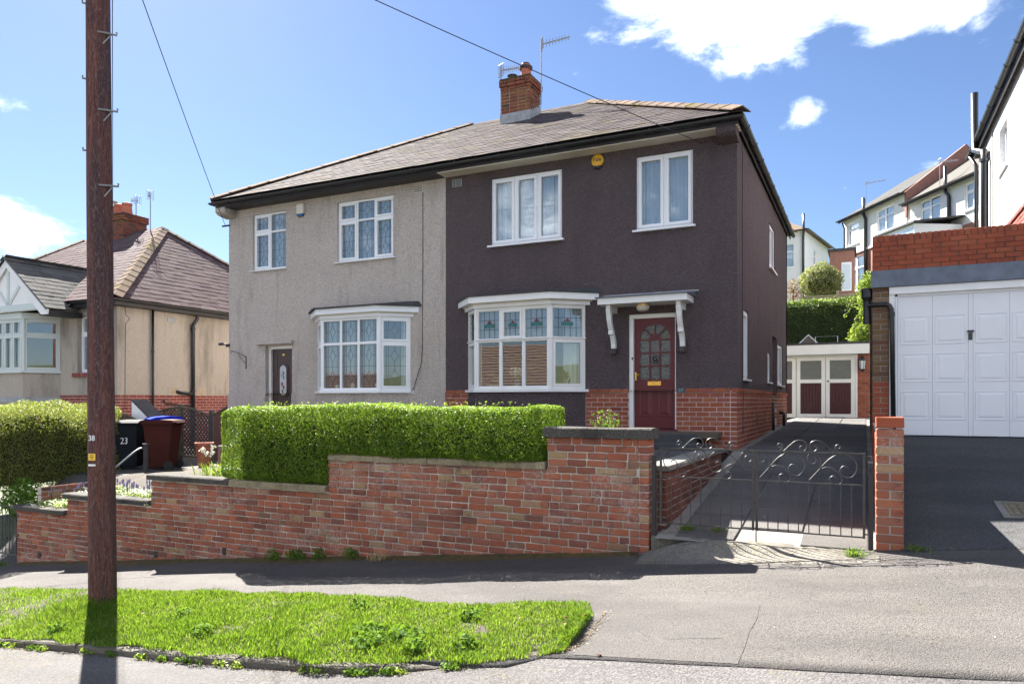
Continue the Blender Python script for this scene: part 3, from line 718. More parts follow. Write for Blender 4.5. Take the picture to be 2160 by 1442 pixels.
def rbox_points(x0, x1, y0, y1, z0, z1, n, rad, depth=.05, lump=.03, bottom=True, rng=NR):
    """points in the outer skin of a rounded box (a clipped hedge) with outward normals"""
    dx, dy, dz = x1-x0, y1-y0, z1-z0; A = np.array([dy*dz, dy*dz, dx*dz, dx*dz, dx*dy, dx*dy*(1 if bottom else 0)]); fa = rng.choice(6, n, p=A/A.sum())
    P = rng.uniform(0, 1, (n, 3))*np.array([dx, dy, dz])+np.array([x0, y0, z0])
    for k, (ax, val) in enumerate([(0, x0), (0, x1), (1, y0), (1, y1), (2, z1), (2, z0)]): P[fa == k, ax] = val
    lo = np.array([x0, y0, z0])+rad; hi = np.array([x1, y1, z1])-rad; hi = np.maximum(hi, lo+.001); Q = np.clip(P, lo, hi); dv = P-Q; ln = np.linalg.norm(dv, axis=1, keepdims=True)+1e-9; Nn = dv/ln
    bump = lump*(np.sin(P[:, :1]*5.1+P[:, 2:3]*4.3)+np.sin(P[:, :1]*11.7+P[:, 1:2]*9.1+1.3)*.6+np.sin(P[:, 2:3]*13+P[:, :1]*3.7)*.5)
    return Q+Nn*(rad+bump-rng.exponential(depth, (n, 1))), Nn
def blob_points(c, rad, n, depth=.12, lump=.12, rng=NR):
    Nn = rng.normal(size=(n, 3)); Nn /= np.linalg.norm(Nn, axis=1, keepdims=True); r = np.array(rad)
    b = 1+lump*(np.sin(Nn[:, :1]*7+1)+np.sin(Nn[:, 2:3]*9+Nn[:, 1:2]*5)+.6*np.sin(Nn[:, 1:2]*15+Nn[:, :1]*11))*.5
    return np.array(c)+Nn*r*(b-rng.exponential(depth, (n, 1))), Nn

# ------------------------------------------------------------------ the setting: ground, road, pavement, drives
def ss(a, b, x): t = min(1, max(0, (x-a)/(b-a))); return t*t*(3-2*t)
def S(x, y): return -1.716+.1065*x+.04*y                # the pavement climbs to the right, falls to the road
def hn(x, y, s): return mnoise.noise(Vector((x*s, y*s, 3.7)))
def kdrop(x): return .007+.066*(1-ss(-3.3, -2.1, x))
def road_z(x, y): return S(x, y)-kdrop(x)+.006*hn(x, y, .9)
def pave_z(x, y): return S(x, y)+.006*hn(x, y, 1.1)
def terrain(x, y):
    b = S(x, 7.65)
    if y < 7.65: return S(x, y)-.2
    if y < 12.8: return b-.2+.5*(y-7.65)/5.15
    if y < 27: return b+.3+.35*(y-12.8)/14.2
    if y < 31.6: return b+.65+.28*(y-27)
    z = b+1.94+2.9*ss(31.6, 33.2, y)
    return z+.15*max(0, min(y, 62)-33.2)+.03*max(0, min(y, 110)-62)
sheet('ground', np.linspace(-120, 120, 97), sorted(set(list(np.linspace(-90, 7, 30))+list(np.linspace(7.65, 40, 66))+list(np.linspace(41, 170, 40)))), terrain, MT['ground'])
xs_road = np.concatenate([np.linspace(-60, -14, 30), np.linspace(-13.8, 6, 110), np.linspace(6.5, 60, 40)])
sheet('road', xs_road, np.concatenate([np.linspace(-9, 0, 12), np.linspace(.2, 4.75, 30)]), road_z, MT['road'])
def ylow(x): return 4.36 if x < -2.0 else 4.57+.03*hn(x, 0, 1.7)
_xs = xs_road; _ts = np.linspace(0, 1, 22)
V = []; nx = len(_xs)
for t in _ts:
    for x in _xs: y = ylow(x)+(7.70-ylow(x))*t; V.append((x, y, pave_z(x, y)))
for x in _xs: y = ylow(x); V.append((x, y+.001, road_z(x, y)-.03))
ny = len(_ts); F = [(j*nx+i, j*nx+i+1, (j+1)*nx+i+1, (j+1)*nx+i) for j in range(ny-1) for i in range(nx-1)]+[(ny*nx+i, ny*nx+i+1, i+1, i) for i in range(nx-1)]
pav = np_mesh('pavement', np.array(V), np.array(F), MT['pave'], kind='structure', smooth=False)
# repair seam in the tarmac and a crack, as shallow dark ribbons
def ribbon(name, pts, w, mat, lift, parent, zf=pave_z, kind=None):
    mb = MB(); P = [Vector((a, b, 0)) for a, b in pts]; L = []
    for i, p in enumerate(P):
        d = (P[min(i+1, len(P)-1)]-P[max(i-1, 0)]).normalized(); n = Vector((-d.y, d.x, 0)); ww = w*(.5+random.random())
        for s in (-1, 1): q = p+n*ww*s*.5; L.append((q.x, q.y, zf(q.x, q.y)+lift))
    mb.add(L, [(2*i, 2*i+1, 2*i+3, 2*i+2) for i in range(len(P)-1)]); return mb.build(name, mat, parent, kind=kind)
def wob(a, b, n, am): return [(a[0]+(b[0]-a[0])*i/n+am*random.uniform(-1, 1), a[1]+(b[1]-a[1])*i/n+am*random.uniform(-1, 1)) for i in range(n+1)]
pm_ = MB(); pq = [(-1.80+.02*random.random(), 4.62), (-.70, 4.60), (-.70, 4.9), (-.715, 5.2), (-.70, 5.5), (-.725, 5.84), (-1.2, 5.86), (-1.72, 5.84)]; pm_.poly([(a, b, pave_z(a, b)+.003) for a, b in pq]); pm_.build('tarmac_patch', MT['patch'], pav)
for a, b, w in (((-1.25, 5.0), (-.86, 5.05), .006), ((-10.2, 6.2), (-8.0, 6.95), .013)):
    ribbon('seam', wob(a, b, 16, .012), w, MT['tarmac_dark'], .0065, pav)
def moss_strip():
    mb = MB(); xs = np.linspace(-13.3, -2.2, 150); vs = []
    for x in xs:
        w = .10+.16*max(0, hn(x, 1, .8)+.45)+.03*hn(x, 5, 6)
        vs += [(x, 7.69, pave_z(x, 7.69)+.03), (x, 7.64-w*.45, pave_z(x, 7.5)+.016+.012*hn(x, 2, 9)), (x, 7.64-w, pave_z(x, 7.64-w)+.001)]
    mb.add(vs, [f for i in range(len(xs)-1) for f in ((3*i, 3*i+1, 3*i+4, 3*i+3), (3*i+1, 3*i+2, 3*i+5, 3*i+4))]); mb.build('moss', MT['moss'], pav, smooth=True, kind='stuff')
moss_strip()
# kerb stones along the verge
KE = [(-16, 4.32), (-7.83, 4.31), (-6.11, 4.28), (-4.58, 4.22), (-3.53, 4.22), (-2.94, 4.285), (-2.42, 4.38), (-2.11, 4.49), (-1.88, 4.69)]
def along(pts, step):
    res = []; d = 0
    for (a, b) in zip(pts[:-1], pts[1:]):
        L = math.dist(a, b); k = 0
        while d <= L: res.append((a[0]+(b[0]-a[0])*d/L, a[1]+(b[1]-a[1])*d/L)); d += step
        d -= L
    return res
kerb = D.objects.new('kerb', None); COL.objects.link(kerb); kerb['kind'] = 'structure'
KP = along(KE, .1); i = 0
while i < len(KP)-3:
    n = random.choice((7, 8, 9)) if KP[i][0] < -3.4 else random.choice((4, 5, 6)); seg = KP[i:i+n+1]
    if len(seg) < 3: break
    mb = MB(); wk = .13; vs = []; h = .085 if seg[0][0] < -4 else .06;  jz = random.uniform(-.008, .008)
    for j, p in enumerate(seg):
        q = seg[min(j+1, len(seg)-1)]; o = seg[max(j-1, 0)]; d = Vector((q[0]-o[0], q[1]-o[1])).normalized(); nn = Vector((-d.y, d.x)); e = .006 if j == 0 else (-.006 if j == len(seg)-1 else 0)
        for off, up in ((0, -h), (0, -.014), (.014, 0), (wk, .004), (wk, -h)):
            x, y = p[0]+nn.x*off+d.x*e, p[1]+nn.y*off+d.y*e; vs.append((x, y, S(x, y)-.016+up+jz+random.uniform(-.006, .006)))
    m = len(seg); fs = [(5*j+k, 5*j+(k+1) % 5, 5*j+5+(k+1) % 5, 5*j+5+k) for j in range(m-1) for k in range(5)]+[(0, 1, 2, 3, 4), tuple(range(5*m-5, 5*m))]
    mb.add(vs, fs); mb.build('kerb_stone', MT['kerbstone'], kerb); i += n
# driveway of the dark house: concrete flags between rough edges
def zd(y):
    if y < 12.8: return -1.41+.118*(y-7.62)
    return -.80+.030*(y-12.8) if y < 22.5 else -.509
drv = sheet('driveway', np.linspace(-2.0, .32, 9), np.linspace(7.55, 26.2, 60), lambda x, y: zd(y)-.018, MT['concrete'])
piece_mesh('flag', .60, .89, .05, .006, 6, .003); it = []; y = 7.66; row = 0
while y < 25.8:
    for k, cx in enumerate((-1.50, -.885, -.27)):
        yy = y+.46*(k == 1)
        if yy > 25.6: continue
        sl = math.atan2(zd(yy+.445)-zd(yy-.445), .89)
        M = Matrix.Translation((cx, yy+.445, zd(yy+.445)-.022+random.uniform(-.003, .003))) @ Matrix.Rotation(sl, 4, 'X') @ Matrix.Rotation(random.uniform(-.008, .008), 4, 'Z'); it.append(('flag', M))
    y += .905
pieces(drv, 'flagstone', it, MT['flag'])
MB().box(-2.06, .09, 7.64, 7.9, -1.75, -1.432).build('driveway_edge', MT['apron'], kind='structure')
def apron_z(x, y):
    t = ss(7.30+.05*hn(x, 1, 2.5), 7.62, y+.05*hn(x, y, 4)); t *= .12+.88*ss(-2.12, -1.6, x+.08*hn(x, y, 3)); a = S(x, y)-.012+.02*ss(7.1, 7.25, y); return a+(zd(7.64)-.01-a)*t+.02*hn(x, y, 6)*t+.006*hn(x, y, 22)*t
sheet('driveway_apron', np.linspace(-2.12, .12, 90), np.linspace(7.05, 7.70, 40), apron_z, MT['apron'])
def znd(y): return S(1.4, 7.65)+.01+.115*(y-7.65) if y < 9.6 else S(1.4, 7.65)+.234+(-.53-(S(1.4, 7.65)+.234))*(min(y, 12.8)-9.6)/3.2
sheet('neighbour_drive', np.linspace(.30, 7, 24), np.concatenate([np.linspace(7.6, 9.6, 14), np.linspace(9.75, 13, 14)]), lambda x, y: max(znd(y)+.1065*(x-1.4)*(1-ss(7.6, 9.6, y)), pave_z(x, y)+.004)+.006*hn(x, y, 2.2), MT['tarmac_dark'])
def ndz(x, y): return max(znd(y)+.1065*(x-1.4)*(1-ss(7.6, 9.6, y)), pave_z(x, y)+.004)
mh = thing('access_cover', (1.6, 9.28, ndz(1.6, 9.28)), 'pale concrete access cover set in the dark garage drive', 'cover')
def lid(x0, x1, y0, y1, a, b, nm, mt):
    m = MB(); q = [(x0, y0), (x1, y0), (x1, y1), (x0, y1)]; m.add([(x, y, ndz(x, y)+a) for x, y in q]+[(x, y, ndz(x, y)+b) for x, y in q], [(0, 3, 2, 1), (4, 5, 6, 7), (0, 1, 5, 4), (1, 2, 6, 5), (2, 3, 7, 6), (3, 0, 4, 7)]); m.build(nm, MT[mt], mh)
lid(1.24, 2.00, 8.60, 9.25, -.02, .010, 'surround', 'concrete'); lid(1.31, 1.94, 8.67, 9.18, -.02, .015, 'lid', 'coping_pale')
for a in range(9):
    for b in range(7): lid(1.34+a*.065, 1.362+a*.065, 8.70+b*.064, 8.718+b*.064, .012, .018, 'tread_stud', 'iron')
# gardens
def gz(x, y):
    near = -.82 if x > -6.45 else (-1.24 if x > -9.95 else (-1.60+.02*hn(x, y, 3) if x > -12.05 else -1.86))
    far = -.82 if x > -8 else (-.82-.4*(-8-x)/2 if x > -10 else -1.22-.27*min(1, (-10-x)/3.8))
    t = ss(7.9, 9.4, y) if x < -9.95 else ss(8.0, 11.5, y)
    return near+(far-near)*t+.025*hn(x, y, 2.5)
sheet('front_garden', np.linspace(-13.35, -2.02, 70), np.linspace(7.82, 12.85, 32), gz, MT['soil'])
sheet('garden_path', np.linspace(-17.9, -10.7, 24), np.linspace(9.35, 13.6, 16), lambda x, y: -1.455+.01*hn(x, y, 1.5)+.03*(x+14)*.3, MT['flag'])
sheet('side_passage', np.linspace(-17.94, -13.83, 8), np.linspace(13.5, 24, 10), lambda x, y: -1.46, MT['concrete'])
sheet('gate_path', np.linspace(-14.5, -13.35, 8), np.linspace(7.5, 9.5, 12), lambda x, y: S(x, 7.5)+(-1.46-S(x, 7.5))*ss(7.6, 9.4, y), MT['flag'])

# ------------------------------------------------------------------ brick garden wall with stepped copings
gw = thing('garden_wall', (-7.7, 7.75, S(-7.7, 7.65)), 'long stepped red brick garden wall with stone copings beside the pavement', 'wall')
YW = 7.65; TH = .22
LEV = [(-13.40, -12.00, -1.81), (-12.00, -9.94, -1.525), (-9.94, -6.46, -1.117), (-6.46, -3.28, -.69), (-3.28, -2.08, -.285)]
MW = frame((0, YW), (1, YW)); items = []; ct = .085
weep = [(-12.78, -12.70, -2.68, -2.58), (-9.86, -9.79, -2.40, -2.30), (-8.40, -8.34, -2.22, -2.12)]
core = MB(); TOPS = [(x0, x1, zt-(ct if n < 4 else .115)) for n, (x0, x1, zt) in enumerate(LEV)]
for x0, x1, top in TOPS: core.box(x0+.012, x1-(.012 if x1 > -2.1 else -.012), YW+.0125, YW+TH, S(x0, YW)-.15, top-.004)
z = TOPS[-1][2]-CH; row = 0
while z > S(-13.4, YW)-.1:                              # courses run right through the steps
    full = [q[0] for q in TOPS if q[2] >= z+CH-.006]; a = min(full) if full else 0
    xe = min(-2.08-.118, (z+CH+.02+1.716-.04*YW)/.1065) if z+CH < S(-2.08, YW) else -2.08-.118
    if xe > a+.1: course(items, MW, a+.005, xe, z, 'header' if row % 5 == 4 and random.random() < .3 else 'mixed', True, random.uniform(0, .11)+(.115 if row % 2 else 0), (), .002)
    if z+CH > S(-2.08, YW)-.02: items.append(('old_deep', T3(MW, -2.08-.056, .108, z+CH/2, 1)))
    for x0, x1, top in TOPS:                             # split course under a coping
        if z+.03 < top < z+CH-.006:
            tmp = []; course(tmp, MW, x0+.005, x1-.004, z, 'mixed', True, .07, (), .002); hgt = (top-.006-z)/CH
            for ky, M in tmp: items.append((ky, M @ Matrix.Translation((0, 0, -CH/2*(1-hgt))) @ Matrix.Diagonal((1, 1, hgt, 1))))
    z -= CH; row += 1
core.build('mortar', MT['mortar_old'], gw)
for w0, w1, w2, w3 in weep: MB().box(w0, w1, YW-.009, YW+.02, w2, w3).build('weep_hole_shade', MT['ink'], gw)  # solid black blocks; the dark inside each hole is painted
pieces(gw, 'brick', items, MT['brick_wall'])
for n, (x0, x1, zt) in enumerate(LEV):
    h = ct if n < 4 else .115; segs = {0: [(-13.44, -12.02)], 1: [(-12.05, -9.96)], 2: [(-9.98, -8.25), (-8.24, -6.475)], 3: [(-6.455, -4.9), (-4.89, -3.30)], 4: [(-3.31, -2.04)]}[n]
    for j, (a, b) in enumerate(segs):
        pale = n == 3 or (n == 2 and j == 1); mb = MB(); nn = max(3, int((b-a)/.18)); yo = .045 if n != 3 else .012
        for i in range(nn+1):
            x = a+(b-a)*i/nn; q = lambda: random.uniform(-.003, .003)
            mb.v += [(x, YW-yo+q(), zt-h+q()), (x, YW-yo+q(), zt-.02+q()), (x, YW-yo+.018, zt-.004+q()), (x, YW+TH*.5, zt+q()), (x, YW+TH+.03, zt-.008), (x, YW+TH+.03, zt-h)]
        for i in range(nn):
            for k in range(6): mb.f.append([6*i+k, 6*i+(k+1) % 6, 6*i+6+(k+1) % 6, 6*i+6+k]); mb.r.append(0)
        mb.f += [[0, 1, 2, 3, 4, 5], list(range(6*nn, 6*nn+6))]; mb.r += [0, 0]
        mb.build('coping_stone', MT['coping_pale' if pale else 'coping'], gw, label='pale mossy coping stone' if pale else None)
# low wall along the drive
lw = thing('drive_wall', (-2.05, 9.5, -1.3), 'low brick retaining wall with flat coping running along the flagged drive', 'wall')
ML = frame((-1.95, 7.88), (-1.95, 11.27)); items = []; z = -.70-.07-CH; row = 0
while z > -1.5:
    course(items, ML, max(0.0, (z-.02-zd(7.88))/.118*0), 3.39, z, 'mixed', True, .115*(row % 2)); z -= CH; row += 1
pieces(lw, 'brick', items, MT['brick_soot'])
MB().box(-2.16, -1.962, 7.89, 11.26, -1.65, -.78).build('mortar', MT['mortar'], lw)
for a, b in ((7.89, 8.95), (8.96, 10.1), (10.11, 11.3)): MB().cbox(-2.2, -1.92, a, b, -.765, -.70, .008).build('coping_stone', MT['concrete'], lw)
# bed edging by the path
ed = thing('brick_edging', (-13.2, 9.0, -1.75), 'low brick edging between the flower bed and the side path', 'edging')
ME = frame((-13.30, 10.3), (-13.30, 7.9)); it = []
ME = frame((-13.18, 7.95), (-13.18, 10.3))
for r_ in range(3): course(it, ME, 0, 2.3, -1.52-CH*(r_+1), 'stretcher', True, .1*(r_ % 2))
pieces(ed, 'brick', it, MT['brick_wall']); MB().box(-13.29, -13.19, 7.95, 10.25, -1.9, -1.53).build('mortar', MT['mortar_old'], ed)
# gate pillar
gp = thing('gate_pillar', (.215, 7.76, S(.2, 7.65)), 'slim red brick gate pillar between the two drives', 'pillar')
it = []; z = -.145-.105-.004; x0, x1 = .095, .330; row = 0
MB().box(x0+.010, x1-.010, YW+.010, YW+.225, S(.2, 7.6)-.1, -.26).build('mortar', MT['mortar'], gp)
piece_mesh('cap_brick', .236, .236, .10, .008, 3, .002); it2 = [('cap_brick', Matrix.Translation(((x0+x1)/2, YW+.117, -.195)))]
I4 = Matrix.Identity(4)
while z > -1.62:
    zc = z-CH/2
    if row % 2: it += [('deep', T3(I4, x0+.0535+.002, YW+.1165, zc)), ('deep', T3(I4, x1-.0535-.002, YW+.1165, zc))]
    else: it += [('stretcher', T3(I4, (x0+x1)/2, YW+.0535, zc, 1.035)), ('stretcher', T3(I4, (x0+x1)/2, YW+.18, zc, 1.035))]
    z -= CH; row += 1
pieces(gp, 'brick', it, MT['brick_wall']); pieces(gp, 'cap_brick', it2, MT['brick_red'])
bw = thing('boundary_wall', (.21, 10.3, -1.1), 'low brick boundary wall behind the gate pillar between both drives', 'wall')
MBD = frame((.10, 12.78), (.10, 7.90)); it = []; row = 0
MBD = frame((.10, 12.78), (.10, 7.90)); z = -.33-CH
while z > -1.45:
    course(it, MBD, 0, 4.86, z, 'stretcher', False, .115*(row % 2)); z -= CH; row += 1
pieces(bw, 'brick', it, MT['brick_red']); MB().box(.112, .32, 7.90, 12.77, -1.7, -.33).build('mortar', MT['mortar'], bw)

# ------------------------------------------------------------------ the pair of semi-detached houses
YF = 12.8; XL, XP, XR, YB = -13.83, -7.729, -1.955, 21.6
ZE, YE, YR, ZR = 4.74, 12.36, 17.2, 7.46
XER, XEL = -1.84, -13.90; XRR, XRL = -6.18, -9.6
h1 = thing('semi_detached_house', (-4.84, 12.8, -.9), 'dark aubergine roughcast semi-detached house with a deep red front door', 'house')
h2 = thing('semi_detached_house', (-10.8, 12.8, -1.2), 'grey roughcast semi-detached house with leaded white windows and a brown door', 'house')

def offset_chain(P, o):
    res = []
    for i, p in enumerate(P):
        d0 = Vector((P[i][0]-P[i-1][0], P[i][1]-P[i-1][1])) if i else None; d1 = Vector((P[i+1][0]-P[i][0], P[i+1][1]-P[i][1])) if i < len(P)-1 else None
        if d0 is None:                                        # slide along the wall line
            n = Vector((d1.y, -d1.x)).normalized(); res.append((p[0]+o/n.x if abs(n.x) > .2 else p[0], p[1])); continue
        if d1 is None:
            n = Vector((d0.y, -d0.x)).normalized(); res.append((p[0]+o/n.x if abs(n.x) > .2 else p[0], p[1])); continue
        n0 = Vector((d0.y, -d0.x)).normalized(); n1 = Vector((d1.y, -d1.x)).normalized(); m = n0+n1; m = m/m.dot(n0); res.append((p[0]+m.x*o, p[1]+m.y*o))
    return res
def bay(house, P, zs, zh, zg, wallmat, fmat, front, left, right, fw, glass, tz, corn=(.06, .17, .20), y0=.0, curt=None):
    """canted bay: dado, sill, three windows, cornice, roof"""
    MB().prism(P, 'z', zg, zs-.05).build('bay_wall', MT[wallmat], house)
    MB().prism(offset_chain(P, .055), 'z', zs-.05, zs-.002).build('bay_sill', MT[fmat], house)
    faces = [left, front, right]
    for k in range(3):
        a, b = P[k], P[k+1]; Lk = math.dist(a, b); M = frame(a, b, zs)
        window(house, M, Lk, zh-zs, faces[k], fmat, fw, y0, .07, None, None, glass, curt[k] if curt else None)
    for p, q, r_ in ((P[0], P[1], P[2]), (P[1], P[2], P[3])):
        post = MB().tube([(q[0], q[1]+.035, zs), (q[0], q[1]+.035, zh)], .05, 8).build('corner_post', MT[fmat], house)
    MB().prism(offset_chain(P, corn[0]), 'z', zh, zh+.065).build('bay_head', MT[fmat], house)
    MB().prism(offset_chain(P, corn[0]*.5+.06), 'z', zh+.067, zh+.085).build('bay_moulding', MT['cream'], house)
    MB().prism(offset_chain(P, corn[1]), 'z', zh+.087, zh+.205).build('cornice', MT[fmat], house)
    Q = offset_chain(P, corn[2]); z0 = zh+.207; rf = MB(); n = len(Q)
    top = [(Q[0][0]+.05, YF+.01), (Q[0][0]+.3, YF-.1), (Q[3][0]-.3, YF-.1), (Q[3][0]-.05, YF+.01)]
    vs = [(p[0], p[1], z0) for p in Q]+[(p[0], p[1], z0+.028) for p in Q]+[(p[0], p[1], z0+.115) for p in top]
    rf.add(vs, [(3, 2, 1, 0), (0, 1, 5, 4), (1, 2, 6, 5), (2, 3, 7, 6), (4, 5, 9, 8), (5, 6, 10, 9), (6, 7, 11, 10), (8, 9, 10, 11), (0, 4, 8), (3, 11, 7), (0, 8, 11, 3)])
    rf.build('bay_roof', MT['felt'], house)

def diag(lights3): return lights3
# ---- dark house
FR = frame((XP, YF-.015), (XR, YF-.015)); o1 = -XP
PB1 = [(-7.205, YF-.01), (-6.79, 12.35), (-5.227, 12.35), (-4.69, YF-.01)]
W1 = (-6.686, -5.164, 3.10, 4.42); W2 = (-3.722, -2.701, 3.10, 4.42); DR = (-3.855, -3.0, -.49, 1.577)
holes = [(W[0]+o1, W[1]+o1, W[2], W[3]) for W in (W1, W2)]+[(-7.12+o1, -4.76+o1, .26, 1.86), (DR[0]+o1, DR[1]+o1, .20, DR[3])]
wall_build('wall', wall_grid(MB(), XR-XP, .20, 4.72, .26, [h if h[2] > .2 else (h[0], h[1], .2, h[3]) for h in holes]), MT['rc_dark'], h1, FR)
plo = MB(); plo.box(XP+.01, DR[0]-.002, YF-.006, YF+.25, -1.3, .197); plo.box(DR[1]+.002, XR-.006, YF-.006, YF+.25, -1.3, .197); plo.box(DR[0]-.002, DR[1]+.002, YF+.05, YF+.25, -1.3, -.50)
plo.build('plinth_mortar', MT['mortar_pale'], h1)
it = []; z = .155; row = 0
while z > -1.0:
    proud = row == 0
    for a, b in ((XP+.005, -7.21), (-4.685, DR[0]-.006), (DR[1]+.006, XR-.118)):
        if proud and a == DR[1]+.006: a += .165
        sh = .115*(row % 2)
        course(it, FR, a+o1, b+o1, z, 'stretcher' if not proud else 'stretcher', False, sh, (), .001, .0525+(.004 if not proud else -.012))
    it.append(('deep', T3(FR, XR+o1-.0545+(.012 if proud else 0), .118-(.012 if proud else 0), z+CH/2, 1.02)))
    z -= CH; row += 1
pieces(h1, 'brick', it, MT['brick_house'])
SD = frame((XR, YF+.2455), (XR, YB)); s0 = YF+.2455
sh_ = [(13.50-s0, 14.12-s0, .42, 1.66), (17.45-s0, 18.55-s0, 3.08, 4.10), (17.09-s0, 17.60-s0, .45, 1.11), (18.05-s0, 18.98-s0, .20, 1.56), (19.15-s0, 20.40-s0, .43, 1.44)]
wall_build('wall', wall_grid(MB(), YB-s0, .20, 4.72, .26, sh_), MT['rc_dark'], h1, SD)
MB().box(XR-.25, XR-.005, YF+.26, 18.05, -1.3, .197).build('plinth_mortar', MT['mortar_pale'], h1); MB().box(XR-.25, XR-.005, 18.98, YB, -1.3, .197).build('plinth_mortar', MT['mortar_pale'], h1)
it = []; z = .155; row = 0
while z > -1.0:
    for a, b in ((-.03, 18.05-s0), (18.98-s0, YB-s0)): course(it, SD, a, b, z, 'stretcher', False, .115*(row % 2), (), .001, .0525-(.012 if row == 0 else 0))
    z -= CH; row += 1
pieces(h1, 'brick', it, MT['brick_house'])
bk = MB(); bk.box(XP, XR, YB-.25, YB, -1.3, 4.72); bk.build('back_wall', MT['rc_dark'], h1)
MB().box(XP-.06, XP+.06, YF+.25, YB-.25, -1.3, 4.70).build('party_wall', MT['room'], h1)
MB().box(XP+.06, XR-.26, 16.4, 16.5, -1.0, 4.6).build('partition_wall', MT['room'], h1); MB().box(XP+.06, XR-.26, YF+.25, 16.4, 2.5, 2.7).build('upper_floor', MT['room'], h1); MB().box(XP+.06, XR-.26, 12.4, 16.4, -.62, -.52).build('ground_floor', MT['floorin'], h1)
MB().box(XP+.06, XR-.26, YF+.25, 16.4, 4.5, 4.55).build('ceiling', MT['room'], h1); MB().box(-4.35, -4.27, YF+.25, 16.4, -.5, 4.5).build('partition_wall', MT['room'], h1)
three = [(0, 1/3, 0, 1, True, None), (1/3, 2/3, 0, 1, True, None), (2/3, 1, 0, 1, True, None)]
def fwin(house, Wr, lights, **k): return window(house, frame((Wr[0], YF-.015), (Wr[1], YF-.015), Wr[2]), Wr[1]-Wr[0], Wr[3]-Wr[2], lights, **k)
fwin(h1, W1, three, sill=(.07, .05, .045), sash=.055, fw=.035, curt=[('fold', .02, .30, .02, .98, 'blind'), ('fold', .86, .98, .02, .98, 'blind'), ('net', .30, .86, .02, .98, 'net')], label='three-light white casement window of the dark house')  # middle net added, its pale cloth stands in for reflected sky
fwin(h1, W2, [(0, .5, 0, 1, True, None), (.5, 1, 0, 1, True, None)], sill=(.07, .05, .045), sash=.055, fw=.035, curt=[('fold', .04, .16, .02, .98, 'blind'), ('net', .16, .96, .02, .98, 'net')], label='two-light white casement window above the red door')  # net added to pale the panes as reflected sky would
tr = .607
bay(h1, PB1, .235, 1.80, -1.2, 'rc_dark', 'wpaint',
    [(0, 1/3, 0, tr, False, None), (1/3, 2/3, 0, tr, False, None), (2/3, 1, 0, tr, False, None), (0, 1/3, tr, 1, False, 'tulip'), (1/3, 2/3, tr, 1, True, 'tulip'), (2/3, 1, tr, 1, False, 'tulip')],
    [(0, 1, 0, tr, True, None), (0, 1, tr, 1, False, 'tulip')], [(0, 1, 0, tr, True, None), (0, 1, tr, 1, False, 'tulip')], .06, 'glass_old', tr,
    curt=[[('fold', .1, .9, .02, .98, 'curtain')], [('net', .02, .98, .62, .98, 'blind')], [('fold', .42, .95, .02, .98, 'curtain')]])
MB().sweep([(0, 0), (.028, .004), (.028, .02), (0, .026)], [(p[0], p[1], .235+1.565*tr-.01) for p in PB1]).build('transom_drip', MT['wpaint'], h1)
# plants and a vase on the bay window board
vs_ = thing('flower_vase', (-6.02, 12.6, .235), 'glass vase of pale pink flowers inside the bay of the dark house', 'vase')
MB().lathe(-6.02, 12.62, [(.05, .2), (.075, .26), (.085, .36), (.05, .42), (.06, .45)], 16).build('vase', MT['steal'], vs_, smooth=True)
P, N = blob_points((-6.02, 12.62, .56), (.17, .12, .10), 260, .2); leaves('flowers', P, N, .055, MT['petal'], vs_, aspect=.9); P, N = blob_points((-6.02, 12.62, .46), (.14, .10, .08), 160, .2); leaves('foliage', P, N, .05, MT['leaf_green'], vs_)
for xx, lab, lf in ((-6.55, 'spiky green house plant inside the dark house bay', 'leaf_lime'), (-5.08, 'bronze-leaved house plant beside the bay curtain', 'leaf_dead')):
    hp = thing('house_plant', (xx, 12.66, .235), lab, 'plant'); MB().lathe(xx, 12.68, [(.05, .19), (.07, .30)], 12).build('pot', MT['terra'], hp); P, N = blob_points((xx, 12.68, .44), (.12, .10, .16), 200, .25); leaves('foliage', P, N, .07, MT[lf], hp, aspect=.4)
